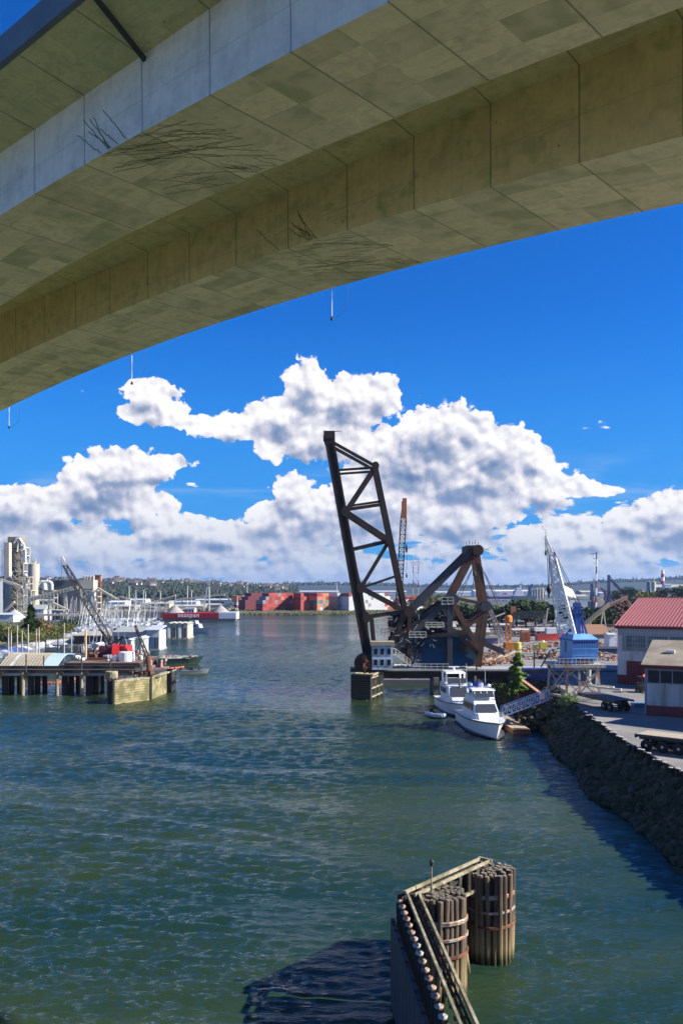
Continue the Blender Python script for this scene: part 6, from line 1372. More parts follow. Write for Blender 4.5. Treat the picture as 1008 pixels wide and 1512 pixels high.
def stack(nm_, px0, px1, tiers, d_, cols, left_step=0, right_step=0):
    """rows turned so that the doors face to the right of the camera"""
    a, b_ = P(px0, 0, d_), P(px1, 0, d_); n_ = max(1, int((b_.x - a.x - 6.1 * (n_side := 0)) / (CW * math.cos(TH))))
    for i in range(n_):
        h_ = tiers
        if left_step: h_ = min(h_, 2 + int((i + 1) / left_step))
        if right_step: h_ = min(h_, 3 + int((n_ - 1 - i) * right_step))
        for j in range(h_):
            c_ = fr2.choice(cols) if isinstance(cols, tuple) else cols
            o_ = bpy.data.objects.new('shipping_container', cm[c_]); C.objects.link(o_)
            o_.location = (a.x + (i + .5) * CW * math.cos(TH) - 6.1 * math.sin(TH) + fr2.uniform(-.05, .05), d_ + (i + .5) * CW * math.sin(TH) + 6.1 * math.cos(TH), 2.25 + j * CHh); o_.rotation_euler[2] = TH
            tag(o_, f'{c_} container, {ordn(j)} tier, {ordn(min(i, 19))} column of {nm_}', 'container', CG)
RR = ('rust red',) * 6 + ('bright red',) * 8 + ('orange',) * 1 + ('blue', 'grey')
stack('the widest red stepped stack', 388, 438, 5, 640, RR, left_step=1)
stack('the left end stack, its shade painted maroon', 362, 392, 5, 662, 'maroon', left_step=1)  # maroon paints the shaded long sides of the red containers
stack('the narrow red stack right of the widest', 444, 460, 5, 640, ('bright red', 'rust red', 'bright red'), right_step=1)
stack('the stack beside the orange one, shade painted maroon', 458, 470, 5, 660, 'maroon')  # again shade painted as maroon, next to the orange stack
stack('the orange mixed stack', 468, 488, 5, 640, ('orange',) * 7 + ('bright red', 'green', 'white', 'blue', 'rust red'))
stack('the small orange stack behind the mixed one', 486, 498, 5, 672, ('orange', 'bright red'))
stack('the grey stack left of the drawbridge', 498, 516, 5, 648, ('grey', 'grey', 'white'))
stack('the white stack beside the drawbridge chord', 515, 533, 5, 640, ('white', 'white', 'white', 'rust red'))
stack('the white stack seen through the drawbridge truss', 535, 570, 5, 655, ('white',) * 8 + ('grey',))
stack('the small red stack behind the drawbridge', 568, 582, 5, 668, ('bright red', 'rust red', 'white'), right_step=1)
stack('the pink and white stack behind the leaf', 590, 628, 4, 672, ('white', 'white', 'pink', 'bright red'))
stack('the far orange stack above the maroon one', 350, 374, 4, 720, ('orange', 'bright red', 'orange', 'maroon', 'white'))
# ---- hills, houses and woods
def hill(name, pts, d_, dep, m_):
    q = MB(); n_ = len(pts); L = []
    for px, py in pts: v = P(px, py, d_); L.append(v)
    fn_ = [(-1, 0., 0), (-.6, .45, 1), (-.25, .85, 2), (0, 1., 3), (.6, .7, 4), (1.4, .1, 5)]
    vs = []
    for v in L:
        for g_, h_, _ in fn_: vs.append((v.x * (1 + g_ * dep / d_), v.y + g_ * dep, 2.5 + (v.z - 2.5) * h_))
    m_n = len(fn_); fs = [(i * m_n + j, (i + 1) * m_n + j, (i + 1) * m_n + j + 1, i * m_n + j + 1) for i in range(n_ - 1) for j in range(m_n - 1)]
    q.add(vs, fs); return tag(q.build(name, m_, smooth=True), kind='structure')
M_hill = mat('wooded_hillside', (.035, .042, .022), .95, var=.5, scale=.012, tint=(.10, .085, .05), tscale=.006, tamt=.6); M_hill2 = mat('distant_hillside', (.016, .026, .022), .95, var=.4, scale=.008)
hl = [(-500, 850), (-300, 846), (-100, 851), (0, 853), (60, 855), (110, 857), (160, 856), (220, 858), (280, 860), (330, 862), (380, 865), (430, 867)]
hill('left_hill', hl, 1900, 700, M_hill)
hr_ = [(330, 867), (400, 864), (480, 862), (560, 863), (640, 866), (720, 867), (800, 866), (850, 862), (900, 858), (950, 857), (1010, 853), (1100, 850), (1300, 848), (1600, 852)]
hill('distant_hill', hr_, 4600, 1500, M_hill2)
def interp(pts, x):
    for (x0, y0), (x1, y1) in zip(pts, pts[1:]):
        if x0 <= x <= x1: return y0 + (y1 - y0) * (x - x0) / (x1 - x0)
    return pts[-1][1]
def far_crowns(name, label, pts, d_, dep, n_, m_, s_, p0, p1, fr0=0., fr1=1., kind='stuff'):
    q = MB()
    for k in range(n_):
        px = fr2.uniform(p0, p1); g_ = -fr2.uniform(fr0, fr1); hh = 1 + g_ * .62 if g_ > -.6 else .62 + (g_ + .6) * 1.2
        yy_ = interp(pts, px); v = P(px, yy_, d_); f = 1 + g_ * dep / d_; c_ = (v.x * f, v.y + g_ * dep, 2.5 + (v.z - 2.5) * max(hh, .05) - s_ * .2)
        s2 = s_ * fr2.uniform(.6, 1.3); a = fr2.uniform(.5, 1.1)
        if fr2.random() < .07: q.lathe([(s2 * .42, 0), (s2 * .25, s2 * .6), (.05, s2 * 1.35)], c_, 5)
        else: q.add([(c_[0] + w_.x * s2 * fr2.uniform(.8, 1.3), c_[1] + w_.y * s2, c_[2] + s2 * .35 + w_.z * s2 * a) for w_ in ico_v], ico_f)
    tag(q.build(name, m_), label, 'woods', kind=kind)
L_far = leafmat('far_woods', (.014, .030, .020), (.038, .052, .032)); L_far2 = leafmat('far_bare_woods', (.035, .042, .032), (.07, .065, .045))
far_crowns('hillside_woods', 'dark woods covering the hill at the left', hl, 1900, 700, 5200, L_far, 7, -60, 440)
far_crowns('bare_woods', 'brown leafless woods low on the left hill', hl, 1900, 700, 3200, L_far2, 6.5, 60, 440, .2, .9)
far_crowns('distant_woods', 'dark tree line along the distant ridge', hr_, 4600, 1500, 1500, L_far, 17, 330, 1010, 0, .3)
M_fh = mat('far_house_wall', (.50, .48, .44), .8, var=.3); M_fr = mat('far_house_roof', (.12, .10, .09), .9, var=.3)
th0 = None
hg = 'houses scattered on the left hillside'
slots = []
for k in range(96):
    px = fr2.uniform(70, 430); g_ = -fr2.uniform(.02, .7); slots.append((px, g_))
slots.sort()
for k, (px, g_) in enumerate(slots):
    yy_ = interp(hl, px); v = P(px, yy_, 1900); f = 1 + g_ * 700 / 1900; zz = 2.5 + (v.z - 2.5) * (1 + g_ * .6)
    if th0 is None:
        th0 = thing('hillside_house', 'x', 'house'); MB().box((0, 0, 2.5), (13, 9, 5)).build('wall', M_fh, th0, local=True); q = MB(); q.add([(-7, -5, 5), (7, -5, 5), (7, 5, 5), (-7, 5, 5), (-7, 0, 8.5), (7, 0, 8.5)], [(0, 1, 5, 4), (2, 3, 4, 5), (1, 2, 5), (3, 0, 4)]); q.build('roof', M_fr, th0, local=True)
        MB().box((-3, -4.55, 2.6), (1.6, .1, 1.8)).build('window', M_glassd, th0, local=True)
        o_ = th0
    else: o_ = dup(th0)
    o_.location = (v.x * f, v.y + g_ * 700 - 9, zz + 2.0); o_.rotation_euler[2] = R(fr2.uniform(-25, 25)); s_ = fr2.uniform(.4, .85); o_.scale = (s_, s_, s_)
    where = 'near the ridge' if g_ > -.2 else ('halfway up' if g_ > -.45 else 'low down'); o_['label'] = f'pale house {where} on left hillside, {ordn(k % 12)} in the {ordn(k // 12)} dozen from left'; o_['group'] = hg

# ---------------------------------------------------------------- yard and harbour beyond the drawbridge, right half
M_cor = mat('corten_crane', (.34, .12, .05), .7, var=.3, scale=.4)
th = thing('crawler_crane', 'tall crane with dark lattice boom and orange head behind the raised leaf', 'crane', P(586, 935, 235))
q = MB(); q.lattice(P(586, 935, 235), P(595, 770, 232), 1.5, 1.4, 26, .11, side=(1, 0, 0)); q.build('boom', M_blk, th)
q = MB(); q.lattice(P(595, 770, 232), P(597, 740, 232), 1.4, .8, 5, .16, side=(1, 0, 0)); q.box(P(596, 752, 231.5), (1.2, .6, 4.2)); q.box(P(597, 739, 232), (1.1, .8, 1.2)); q.build('boom_head', M_cor, th)
q = MB(); q.tube(P(592, 765, 233), P(583, 905, 240), .12, n=5); q.tube(P(600, 750, 232), P(600, 850, 232), .05, n=5); q.lathe([(.1, -.6), (.25, 0), (.1, .6)], P(600, 850, 232), 8); q.lathe([(.2, -1), (.35, 0), (.2, 1)], P(600, 810, 232), 8); q.build('rope', M_blk, th)
q = MB(); q.box(P(588, 940, 236), (4.5, 5, 3.2)); q.build('cab', M_cor, th)
th = thing('transmission_tower', 'twin legged red and white transmission tower beyond the containers', 'pylon', P(614, 878, 900))
MR, MW = mat('pylon_red', (.45, .07, .05), .7), M_white
for px in (609.5, 617.5):
    for k in range(6): q = MB(); q.beam(P(px, 890 - k * 11, 900), P(px, 879 - k * 11, 900), .7); q.build('leg', (MR, MW)[k % 2], th)
q = MB(); q.beam(P(605, 830, 900), P(622, 830, 900), .5); q.beam(P(607, 833, 900), P(620, 833, 900), .4)
for y_ in (846, 862): q.beam(P(609.5, y_, 900), P(617.5, y_, 900), .4); q.beam(P(609.5, y_, 900), P(617.5, y_ + 14, 900), .25)
q.build('cross_arm', MR, th)
th = thing('radio_mast', 'tall red and white mast with side antennas left of the red roof', 'mast', P(879, 900, 520))
for k in range(8): q = MB(); q.tube(P(879 + .15 * k, 900 - k * 10.6, 520), P(879.2 + .15 * k, 889.4 - k * 10.6, 520), .55 - .03 * k, n=7); q.build('mast_section', (M_white, mat('mast_maroon', (.22, .07, .08), .7))[k % 2], th)
q = MB()
for y_, l_ in ((817, 11), (824, 5), (831, 4)): q.beam(P(880 - l_, y_ + 1, 520), P(881, y_, 520), .25)
q.build('antenna_arm', M_dark, th)
th = thing('smokestack', 'red and white banded smokestack on the right skyline', 'chimney', P(977.5, 868, 1300))
for k in range(5): q = MB(); q.tube(P(977.5, 868 - k * 5.2, 1300), P(977.5, 862.8 - k * 5.2, 1300), 2.9 - .15 * k, 2.75 - .15 * k, 14); q.build('band', (M_white, mat('stack_red', (.40, .06, .045), .7))[k % 2], th)
silo('pale twin topped silo left of the smokestack', 964, 3.4, 859, 1200, M_cem); silo('shaded silo beside the pale one left of the smokestack', 957.5, 3.4, 859, 1210, M_bgr)  # shade of the second silo is put into its concrete colour
shed('stack_plant', 'long grey plant building below the smokestack', 968, 1040, 863, 872, 1280, M_bgr, M_boag, 30, 4); shed('white_plant', 'small white block right of the smokestack', 981, 991, 862, 872, 1250, M_white, M_boaw, 12, 1)
th = thing('green_gantry', 'green gantry structure on the harbour skyline', 'gantry', P(928, 880, 900)); q = MB(); truss_tower(q, 923, 932, 884, 868, 900, 8, 2, .8); q.box(P(928, 869, 904), (7, 8, 4)); q.build('frame', mat('harbour_green', (.03, .16, .14), .7), th)
# far white warehouses and harbour plant
for k, (a, b_, yt, d_, wm, rm, lab) in enumerate(((700, 782, 871, 1900, M_white, M_white, 'very long white warehouse on the far harbour shore'), (722, 765, 878, 1400, mat('purple_shed', (.08, .07, .13), .8), mat('dull_blue_roof', (.11, .12, .22), .8), 'dark violet shed in front of the long white warehouse'), (838, 868, 878, 1600, M_wpan, M_cem, 'cream warehouse right of the crane boom'), (858, 874, 872, 1700, M_cem, M_cem, 'tall tan block right of the cream warehouse'), (640, 700, 873, 2100, M_white, M_boaw, 'white warehouse behind the tower of the drawbridge'), (782, 812, 876, 1900, M_white, M_boaw, 'white warehouse row left of the crane boom'), (885, 925, 874, 2000, M_wpan, M_boaw, 'pale warehouse right of the radio mast'), (930, 955, 873, 1900, M_wpan, M_boaw, 'pale warehouse under the distant hill'), (520, 600, 872, 2300, M_wpan, M_boaw, 'pale warehouse strip above the white containers'), (380, 500, 872, 2300, M_wpan, M_boaw, 'thin pale warehouse strip above the red containers'))):
    shed('harbour_warehouse', lab, a, b_, yt, 880, d_, wm, rm, 50, 3, cat='warehouse')
q = MB(); v = P(818, 880, 1500)
th = thing('white_dome', 'white conical storage dome behind the crane boom', 'dome', v); MB().lathe([(22, 0), (21, 5), (13, 15), (1, 21)], (P(832, 0, 1500).x, 1500, 3.2), 24).build('shell', M_white, th, smooth=True)
for k, px in enumerate((792, 796, 800, 784, 788)): silo(f'{ordn(k)} of the small pale silos near the harbour plant', px, 1.8, 869 + (k > 2) * 2, 1500, M_cem if k < 3 else M_bgr, group='small silos of the harbour plant')
th = thing('ship', 'white superstructure of a ship moored at the far harbour', 'ship', P(766, 884, 1300)); a, b_ = P(756, 0, 1300), P(790, 0, 1300); MB().box(((a.x + b_.x) / 2, 1305, 4), (b_.x - a.x, 12, 8)).build('hull', M_dgr, th)
q = MB()
for k in range(5): q.box((P(766, 0, 1300).x, 1304, 9 + k * 2.6), (15 - 2.2 * k, 10, 2.4))
q.tube(P(768, 872, 1304), P(768, 864, 1304), .5, n=6); q.build('superstructure', M_white, th)
def small_crane(label, px, yb, yt, jx, jy, d_, m_):
    th = thing('harbour_crane', label, 'crane', P(px, yb, d_), group='distant harbour cranes'); w_ = .0016 * d_
    q = MB(); q.beam(P(px, yb, d_), P(px, yt, d_), w_ * 1.6); q.beam(P(px - 2, yb, d_), P(px, yt + 4, d_), w_); q.beam(P(px + 2, yb, d_), P(px, yt + 4, d_), w_); q.build('tower', m_, th)
    q = MB(); q.beam(P(px, yt + 5, d_), P(jx, jy, d_), w_); q.beam(P(px, yt, d_), P(jx, jy, d_), w_ * .5); q.build('jib', m_, th)
M_pur = mat('harbour_violet', (.14, .07, .14), .8); M_nav = mat('harbour_navy', (.03, .05, .12), .8)
for a in (('dark crane with raised jib above the far silos', 781, 880, 868, 785, 862, 1500, M_nav), ('dark slim crane left of the radio mast', 873, 886, 862, 876, 880, 900, M_nav), ('tall dark crane right of the radio mast with long jib', 898, 890, 849, 921, 876, 800, M_nav), ('violet crane with jib sloping left', 893, 890, 872, 886, 868, 850, M_pur), ('violet crane behind the red roof tip', 918, 892, 870, 905, 862, 820, M_pur), ('small violet crane low near the harbour water', 906, 893, 878, 915, 884, 780, M_pur)): small_crane(*a)
# ---- mid-ground yard between drawbridge and red building
M_ygr = mat('yard_timber', (.24, .21, .17), .9, var=.4, scale=.3)
def heap(name, label, px, py, d_, rx, hz, m_, n=26, cat='scrap', zb=4.):
    v = P(px, 0, d_); q = MB()
    for k in range(n):
        a = fr2.uniform(0, 6.28); r = fr2.random() ** .6; c_ = (v.x + math.cos(a) * r * rx, d_ + math.sin(a) * r * rx * .8, zb + hz * (1 - r) * fr2.uniform(.2, 1))
        if k % 2: q.box(c_, (fr2.uniform(.15, .9), fr2.uniform(.15, .6), fr2.uniform(.1, .5)), fr2.uniform(0, 3))
        else:
            t_ = Vector((fr2.uniform(-1, 1), fr2.uniform(-.6, .6), fr2.uniform(-.35, .5))) * fr2.uniform(.8, 2.2); q.beam(Vector(c_) - t_, Vector(c_) + t_, .11)
    return tag(q.build(name, m_), label, cat)
M_srust = mat('scrap_rust', (.30, .12, .06), .85, var=.6, scale=.5, tint=(.34, .28, .20), tscale=.5, tamt=.35)
for a in ((714, 975, 163, 3.4, 2.0, 'rusty scrap heap at the foot of the rusty tower leg'), (700, 980, 158, 2.4, 1.4, 'rusty scrap heap just left of the tower leg'), (728, 972, 168, 3., 2.4, 'tangled rusty beams right of the tower leg'), (742, 968, 172, 3.2, 2.2, 'rusty heap behind the small conifer'), (690, 984, 156, 1.8, 1.2, 'low pale and rusty heap right of the counterweight'), (736, 955, 190, 3.5, 3., 'dark rusty heap beneath the orange pile rig'), (776, 962, 200, 4.5, 2.0, 'brown scrap on the yard right of the small conifer'), (800, 970, 180, 4., 1.8, 'rusty scrap under the yellow tank'), (812, 950, 215, 4, 2.2, 'red brown scrap left of the blue cab'), (786, 938, 260, 6, 3.0, 'rusty scrap beside the orange skips')):
    heap('scrap_heap', a[5], a[0], a[1], a[2], a[3], a[4], M_srust, 44)
for k in range(7):
    v = P(690 + k * 9, 0, 160 + k * 2); q = MB(); q.beam(v * 1 + Vector((0, 0, Z(985 - k, 160) - v.z)), v + Vector((3.5, 1, Z(975 - k * 1.5, 160) - v.z)), .35); tag(q.build('rusty_beam', (M_srust, M_rail)[k % 2]), f'{("rusty", "pale")[k % 2]} steel beam, {ordn(k)} from the left among the scrap behind the drawbridge', 'beam', 'loose beams behind the drawbridge')
th = thing('pile_rig', 'orange pile driving rig with upright leads beside the drawbridge', 'rig', P(750, 960, 205)); M_or = mat('machine_orange', (.60, .20, .03), .6, var=.2); z_ = 4.
q = MB(); v = P(750.5, 954, 205); q.box(v, (2.0, 3.4, 1.9)); q.box(P(757, 959, 206), (2.6, 3, 1.0)); q.build('cab', M_or, th)
q = MB(); q.beam(P(747, 945, 205), P(747, 915, 205), .35); q.beam(P(753, 945, 205), P(753, 915, 205), .35); q.lathe([(.9, -.7), (.9, .5), (.5, .9)], P(750, 914, 205), 12)
for k in range(6): q.beam(P(747, 944 - k * 5, 205), P(753, 940 - k * 5, 205), .12)
q.beam(P(746, 941, 205), P(752, 950, 205), .2); q.beam(P(754, 935, 205), P(748, 950, 205), .25); q.build('leads', M_or, th)
q = MB(); q.box(P(751, 962, 205), (4, 4, .8)); q.build('tracks', M_blk, th)
th = thing('yellow_tank', 'yellow upright tank left of the blue crane cab', 'tank', P(801, 958, 190)); M_ye = mat('machine_yellow', (.62, .50, .06), .6, var=.2)
q = MB(); q.box(P(801, 953, 190), (1.45, 1.6, 1.4)); q.build('shell', M_ye, th); MB().lathe([(.3, 0), (.3, .35)], P(801, 948, 190), 8).build('cap', M_white, th); q = MB(); q.box(P(802, 960, 190), (.8, .8, .5)); q.build('base', M_rail, th)
q = MB(); v = P(764, 955, 196); q.lathe([(.75, -2.0), (.75, .9), (.3, 1.1)], v, 14); th = tag(q.build('yellow_drum', M_ye), 'tall yellow drum just right of the orange rig', 'drum')
q = MB(); q.lathe([(.4, -.5), (.4, .5)], P(789, 955, 190), 10); tag(q.build('small_drum', M_ye), 'small yellow drum standing left of the yellow tank', 'drum')
for k, (px, c_) in enumerate(((771, 'orange'), (778, 'bright red'))):
    v = P(px, 940, 235); q = MB(); q.box(v, (1.15, 2, 2.6)); 
    for j in range(4): q.box(v + Vector((0, -1.02, -1.0 + j * .66)), (1.2, .08, .12))
    tag(q.build('skip', M_cor if k == 0 else mat('skip_red', (.42, .10, .05), .7)), f'{("orange brown", "red brown")[k]} upright skip on the yard', 'skip')
th = thing('motor_launch', 'white and red launch laid up on the yard', 'boat', (P(815, 0, 240).x, 240, 4.4), R(5)); q = MB(); hull(q, 9, 2.6, 1.4, 1); recalc(q.build('hull', mat('launch_red', (.42, .05, .04), .5), th, local=True)); q = MB(); house(q, -2, 2.2, 2, 1.6, 1.5, 2.9); q.build('cabin', M_hullw, th, local=True)
# long low grey sheds and pale walls
shed('long_shed', 'long low pale grey shed left of the blue crane boom', 792, 833, 927, 938, 262, M_dark, M_boa, 10, 1.0, zbase=4, doors=0); shed('low_wall_shed', 'long cream low building behind the orange skips', 758, 800, 934, 945, 275, M_cem, M_cem, 6, .4, zbase=4); shed('pale_shed', 'pale rooftop shed behind the counterweight', 690, 722, 928, 940, 262, M_boag, M_boa, 9, 1.4, zbase=4); shed('grey_skip_shed', 'violet grey box shed right of the rusty tower leg', 717, 735, 940, 955, 225, mat('violet_grey', (.14, .14, .20), .8), M_dgr, 7, .4, zbase=4)
shed('yard_shed', 'grey shed between boom and radio mast', 862, 898, 927, 945, 250, M_ygr, mat('rust_brown_roof', (.26, .14, .08), .9), 12, 2.6, zbase=4); shed('blue_wall', 'long dark blue wall behind the portal crane', 868, 912, 956, 972, 190, mat('navy_wall', (.03, .07, .16), .7, var=.3), M_dark, 5, .3, zbase=4)
shed('white_box', 'small white box shed left of the red roof corner', 899, 907, 935, 945, 200, M_white, M_boaw, 4, .3, zbase=4)
shed('grey_unit', 'pale lavender hut behind the crane legs', 843, 880, 985, 997, 150, mat('lavender_panel', (.42, .44, .58), .7), M_boa, 3, .3, zbase=4)
heap('yard_clutter', 'cluttered machinery parts left of the red roofed building', 890, 960, 175, 4, 2.2, M_srust, 60); heap('yard_clutter', 'rusty clutter below the brown roofed shed', 872, 945, 215, 5, 2., M_srust, 40)
ys = ((640, 672, 929, 300, M_cem, M_boag, 'cream'), (668, 690, 925, 320, M_dark, M_ygr, 'dark'), (735, 758, 930, 300, M_ygr, M_cem, 'timber brown'), (744, 775, 925, 345, M_dgr, M_dgr, 'charcoal'), (800, 828, 922, 350, M_cem, M_bgr, 'tan'), (826, 850, 929, 290, M_dark, M_boa, 'black'), (850, 872, 921, 340, M_dgr, M_srust, 'rust roofed'), (880, 910, 922, 360, M_bgr, M_dgr, 'blue grey'), (695, 735, 921, 360, M_dgr, M_ygr, 'dim grey'), (770, 800, 920, 370, M_ygr, M_dgr, 'brown'))
for a_, b_2, yt_, d_, wm_, rm_, nm_ in ys: shed('yard_shed', f'low {nm_} shed on the yard in front of the dark trees', a_, b_2, yt_, 940, d_, wm_, rm_, 9, 1.0, zbase=4, doors=3)
for k in range(26):
    px = fr2.uniform(640, 905); d_ = fr2.uniform(240, 420); heap('yard_stockpile', f'{("dark", "brown", "rusty")[k % 3]} stockpile, {ordn(k // 3)} of its colour near the yard trees', px, 0, d_, fr2.uniform(4, 8), fr2.uniform(1, 3), (M_dgr, M_ygr, M_srust)[k % 3], 34)
# brown heap with its conveyor
q = MB(); v = P(915, 0, 330)
for k in range(900):
    a = fr2.uniform(0, 6.28); r = fr2.random() ** .5; c_ = (v.x + math.cos(a) * r * 12, 330 + math.sin(a) * r * 9, 4 + 11.5 * (1 - r) + fr2.uniform(-.5, .5)); s_ = fr2.uniform(.5, 1.7); q.add([(c_[0] + w_.x * s_, c_[1] + w_.y * s_, c_[2] + w_.z * s_) for w_ in ico_v], ico_f)
tag(q.build('scrap_mountain', mat('dark_brown_scrap', (.055, .035, .025), .9, var=.6, scale=.3, tint=(.16, .07, .04), tscale=.2, tamt=.4)), 'high dark brown mound of shredded scrap left of the red roof', 'scrap mound')
conveyor('ochre truss conveyor climbing right to the brown scrap mound', (858, 925), (898, 892), 300, 1.5, (.3, .8), mat('ochre_gallery', (.36, .27, .13), .8)); conveyor('orange brown conveyor cresting over the scrap mound', (893, 896), (925, 882), 318, 1.2, (), M_cor)
th = thing('horizontal_truss', 'long grey truss gantry in front of the dark trees', 'gantry', P(780, 912, 300)); q = MB(); q.lattice(P(756, 908, 300), P(806, 908, 300), 2.0, 2.0, 18, .16, side=(0, 0, 1)); q.build('truss', M_dark, th)
for px in (757, 804): q = MB(); truss_tower(q, px - 1.5, px + 1.5, 934, 908, 300, 1.5, 6, .2); q.build('leg', M_gst, th)
q = MB(); q.box(P(757, 902, 300), (1.6, 1.6, 3)); q.build('cabin', M_cor, th)
th = thing('slim_derrick', 'thin pale boom leaning up to the right beside the dark trees', 'boom', P(805, 935, 250)); MB().beam(P(804, 932, 250), P(808, 898, 250), .3).build('boom', M_ctr, th); MB().tube(P(808, 898, 250), P(812, 868, 250), .04, n=4).build('rope', M_dark, th)
th = thing('grey_derrick', 'grey lattice derrick leaning left behind the rusty tower leg', 'crane', P(744, 950, 230)); q = MB(); q.lattice(P(744, 948, 230), P(722, 898, 230), 1.6, .8, 14, .11, side=(1, 0, 0)); q.build('boom', M_gst, th); q = MB(); q.beam(P(715, 917, 230), P(745, 905, 230), .35); q.build('brace', M_ctr, th)
# trestle of the railway continuing right, with posts
for k, (px, y0, y1, l_) in enumerate(((788, 962, 1003, 0), (812, 960, 985, -14), (703, 970, 990, 0))):
    q = MB(); q.beam(P(px + l_, y1, 148), P(px, y0, 148), .2); tag(q.build('signal_post', M_bsteel), ('upright grey post in front of the yellow tank', 'slanting grey strut left of the portal crane', 'short grey post beside the tower foot')[k], 'post')
q = MB(); a = P(768, 1003, 140); q.beam(a, P(830, 998, 140), .5, .5); q.beam(P(768, 1012, 139), P(822, 1012, 139), .2, .2); tag(q.build('guard_beam', M_bsteel), 'blue grey guard beam along the shaded bank right of the conifer', 'beam')
th = thing('blue_van', 'dark blue van parked in the shade under the railway', 'van', P(792, 1012, 135)); v = P(793, 0, 134); q = MB(); q.prism([(-2.5, -.95, 0), (2.4, -.95, 0), (2.4, .95, 0), (-2.5, .95, 0)], .35, 1.1, off=None); q.prism([(-2.3, -.85, 0), (1.2, -.85, 0), (1.2, .85, 0), (-2.3, .85, 0)], 1.1, 2.0, off=[Vector((-2.5, -.95, 0)), Vector((1.9, -.95, 0)), Vector((1.9, .95, 0)), Vector((-2.5, .95, 0))]); q.v = [(x + v.x, y + 134, z + 4) for x, y, z in q.v]; q.build('body', mat('navy_paint', (.02, .05, .20), .35), th)
q = MB(); q.box((v.x - .7, 134 - .93, 5.55), (2.8, .1, .5)); q.build('window', M_glassd, th)
for sx in (-1.6, 1.5):
    for sy in (-.9, .9): q = MB(); q.tube((v.x + sx, 134 + sy - .1, 4.34), (v.x + sx, 134 + sy + .1, 4.34), .34, n=14); q.build('wheel', M_tyre, th)
for k in range(34):
    px = fr2.uniform(655, 905); d_ = fr2.uniform(165, 300)
    if P(px, 0, d_).x > 38 and d_ < 175: continue
    heap('yard_scrap', f'small {("rusty", "pale", "dark")[k % 3]} heap, {ordn(k // 3)} of its colour on the yard behind the drawbridge', px, 0, d_, fr2.uniform(2, 4.5), fr2.uniform(.8, 2.4), (M_srust, M_ygr, M_dark)[k % 3], 26)
heap('barge_clutter', 'cluttered pale and dark gear behind the foot of the raised leaf', 608, 0, 172, 6, 5, M_bsteel, 120, 'machinery', 0.8); heap('barge_clutter', 'pale tangled gear behind the control house', 592, 0, 168, 3, 5, M_rail, 50, 'machinery', 0.8)
tag(MB().box((P(606, 0, 172).x, 172, .4), (16, 16, 1.4)).build('gear_barge', M_dgr), 'flat dark barge moored behind the drawbridge carrying gear', 'barge')
# ---- trees of the middle distance
tr = random.Random(17)
def tree(label, px, d_, h_, r_, lm, group='trees along the yard behind the drawbridge', n=1100, zb=4., s=1.0):
    v = P(px, 0, d_); th = thing('broadleaf_tree', label, 'tree', (v.x, d_, zb), group=group)
    q = MB(); q.lathe([(.35, -.3), (.25, h_ * .35), (.1, h_ * .8)], (0, 0, 0), 7)
    for k in range(6): a = tr.uniform(0, 6.28); q.tube((0, 0, h_ * tr.uniform(.2, .5)), (math.cos(a) * r_ * .7, math.sin(a) * r_ * .7, h_ * tr.uniform(.55, .85)), .14, .04, 5)
    q.build('trunk', M_bark, th, local=True); q = MB(); kk = 14
    for k in range(kk):
        a = tr.uniform(0, 6.28); rr = tr.random() ** .5 * r_ * .75; z = h_ * tr.uniform(.32, .92) ; rr *= (1.15 - abs(z / h_ - .5)); leaves(q, (math.cos(a) * rr, math.sin(a) * rr, z), (r_ * .42, r_ * .42, h_ * .13), n // kk, s)
    q.build('crown', lm, th, local=True)
spots = [(640, 330, 7, 5, 0), (634, 345, 9, 5, 2), (650, 340, 8, 6, 2), (664, 330, 7.5, 5, 0), (678, 335, 8, 6, 1), (692, 330, 9, 6, 0), (706, 335, 8, 6, 0), (722, 325, 8, 6, 1), (736, 330, 8, 6, 0), (750, 325, 8.5, 6, 1), (762, 330, 9.5, 6.5, 1), (776, 328, 10, 7, 0), (790, 325, 9.5, 7, 0), (804, 330, 8, 6, 1), (816, 326, 8, 6, 1), (828, 330, 8, 6, 1), (842, 328, 7, 6, 1), (858, 322, 7, 6, 1), (872, 318, 7.5, 6, 0), (886, 322, 8, 6, 1), (612, 650, 11, 9, 3), (628, 650, 12, 9, 3), (645, 655, 14, 9, 2)]
for k, (px, d_, h_, r_, c_) in enumerate(spots):
    tree(zb=4. if k < 20 else 2.2, label=f'{("mid green", "dark green", "olive", "brown green")[c_]} tree, {ordn(k % 20)} from the left {"by the container shore" if k > 19 else "behind the drawbridge yard"}', px=px, d_=d_, h_=h_, r_=r_, lm=(leafmat('mid_leaves', (.03, .06, .015), (.07, .11, .03)), L_dk, L_bush, L_brown)[c_], n=1300, s=1.1)
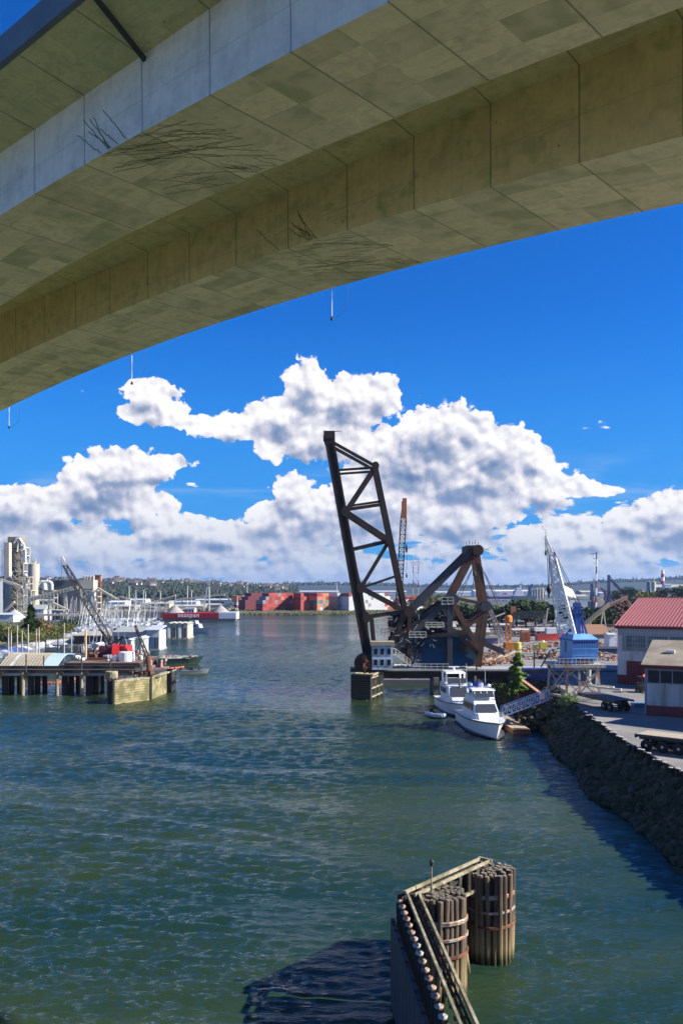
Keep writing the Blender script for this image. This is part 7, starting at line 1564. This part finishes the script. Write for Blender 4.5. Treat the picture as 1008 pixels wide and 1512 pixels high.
for k, (px, d_, h_, r_, c_) in enumerate(((934, 700, 15, 12, 1), (950, 680, 13, 12, 2), (962, 690, 12, 12, 3), (975, 700, 13, 13, 2), (990, 690, 16, 13, 1), (1004, 700, 17, 13, 0), (1018, 690, 16, 13, 1), (944, 560, 9, 9, 3), (958, 560, 9, 9, 2), (920, 720, 14, 12, 1))):
    tree(f'{("mid green", "dark green", "olive", "brown green")[c_]} tree, {ordn(k)} of the trees above the red roof', px, d_, h_, r_, (MATS['mid_leaves'], L_dk, L_bush, L_brown)[c_], 'trees above the red roof', 1100, s=1.7)
# low clutter of the far right harbour: many small blocks, individually
cl = [MATS[n_] for n_ in ('white_paint', 'cement_concrete', 'dark_grey_cladding', 'blue_grey_and_shade_concrete', 'corten_crane', 'harbour_violet', 'boathouse_white')]; cn = ('white', 'tan', 'dark grey', 'blue grey', 'rust orange', 'violet', 'pale')
for k in range(60):
    i = tr.randrange(7); px = 700 + (310 / 60) * (k + tr.random()); d_ = tr.choice((760, 820, 900, 1000)) if px > 868 else tr.uniform(1750, 2000); 
    if px < 700: continue
    v = P(px, 0, d_); w_, h_ = d_ * tr.uniform(.003, .008), d_ * tr.uniform(.002, .006) + 1.5
    if px > 868: v.x = max(v.x, 90 + (d_ - 750) * .4)
    q = MB(); q.box((v.x, d_, 1.5 + h_ / 2), (w_, w_, h_ + 3)); q.box((v.x + w_ * .2, d_, 3.2 + h_ + .5), (w_ * .4, w_ * .4, 1.6)); q.beam((v.x - w_ * .3, d_, h_), (v.x - w_ * .3, d_, h_ + w_), w_ * .06)
    tag(q.build('harbour_block', cl[i]), f'{cn[i]} harbour building, {ordn(k % 15)} from the left of the {("western", "middle left", "middle right", "eastern")[k // 15]} harbour blocks', 'building', 'small far buildings of the harbour skyline')
# haze
hz = MB(); hz.box((0, 5900, 98), (18800, 12900, 202)); hz = hz.build('haze', None)
hm = bpy.data.materials.new('haze'); hm.use_nodes = True; hn = hm.node_tree; hn.nodes.remove(hn.nodes['Principled BSDF']); pv = hn.nodes.new('ShaderNodeVolumePrincipled'); pv.inputs['Density'].default_value = .00006; pv.inputs['Color'].default_value = (.40, .62, 1, 1); pv.inputs['Anisotropy'].default_value = .2
hn.links.new(pv.outputs[0], hn.nodes['Material Output'].inputs['Volume']); hz.data.materials.clear(); hz.data.materials.append(hm); tag(hz, kind='stuff')
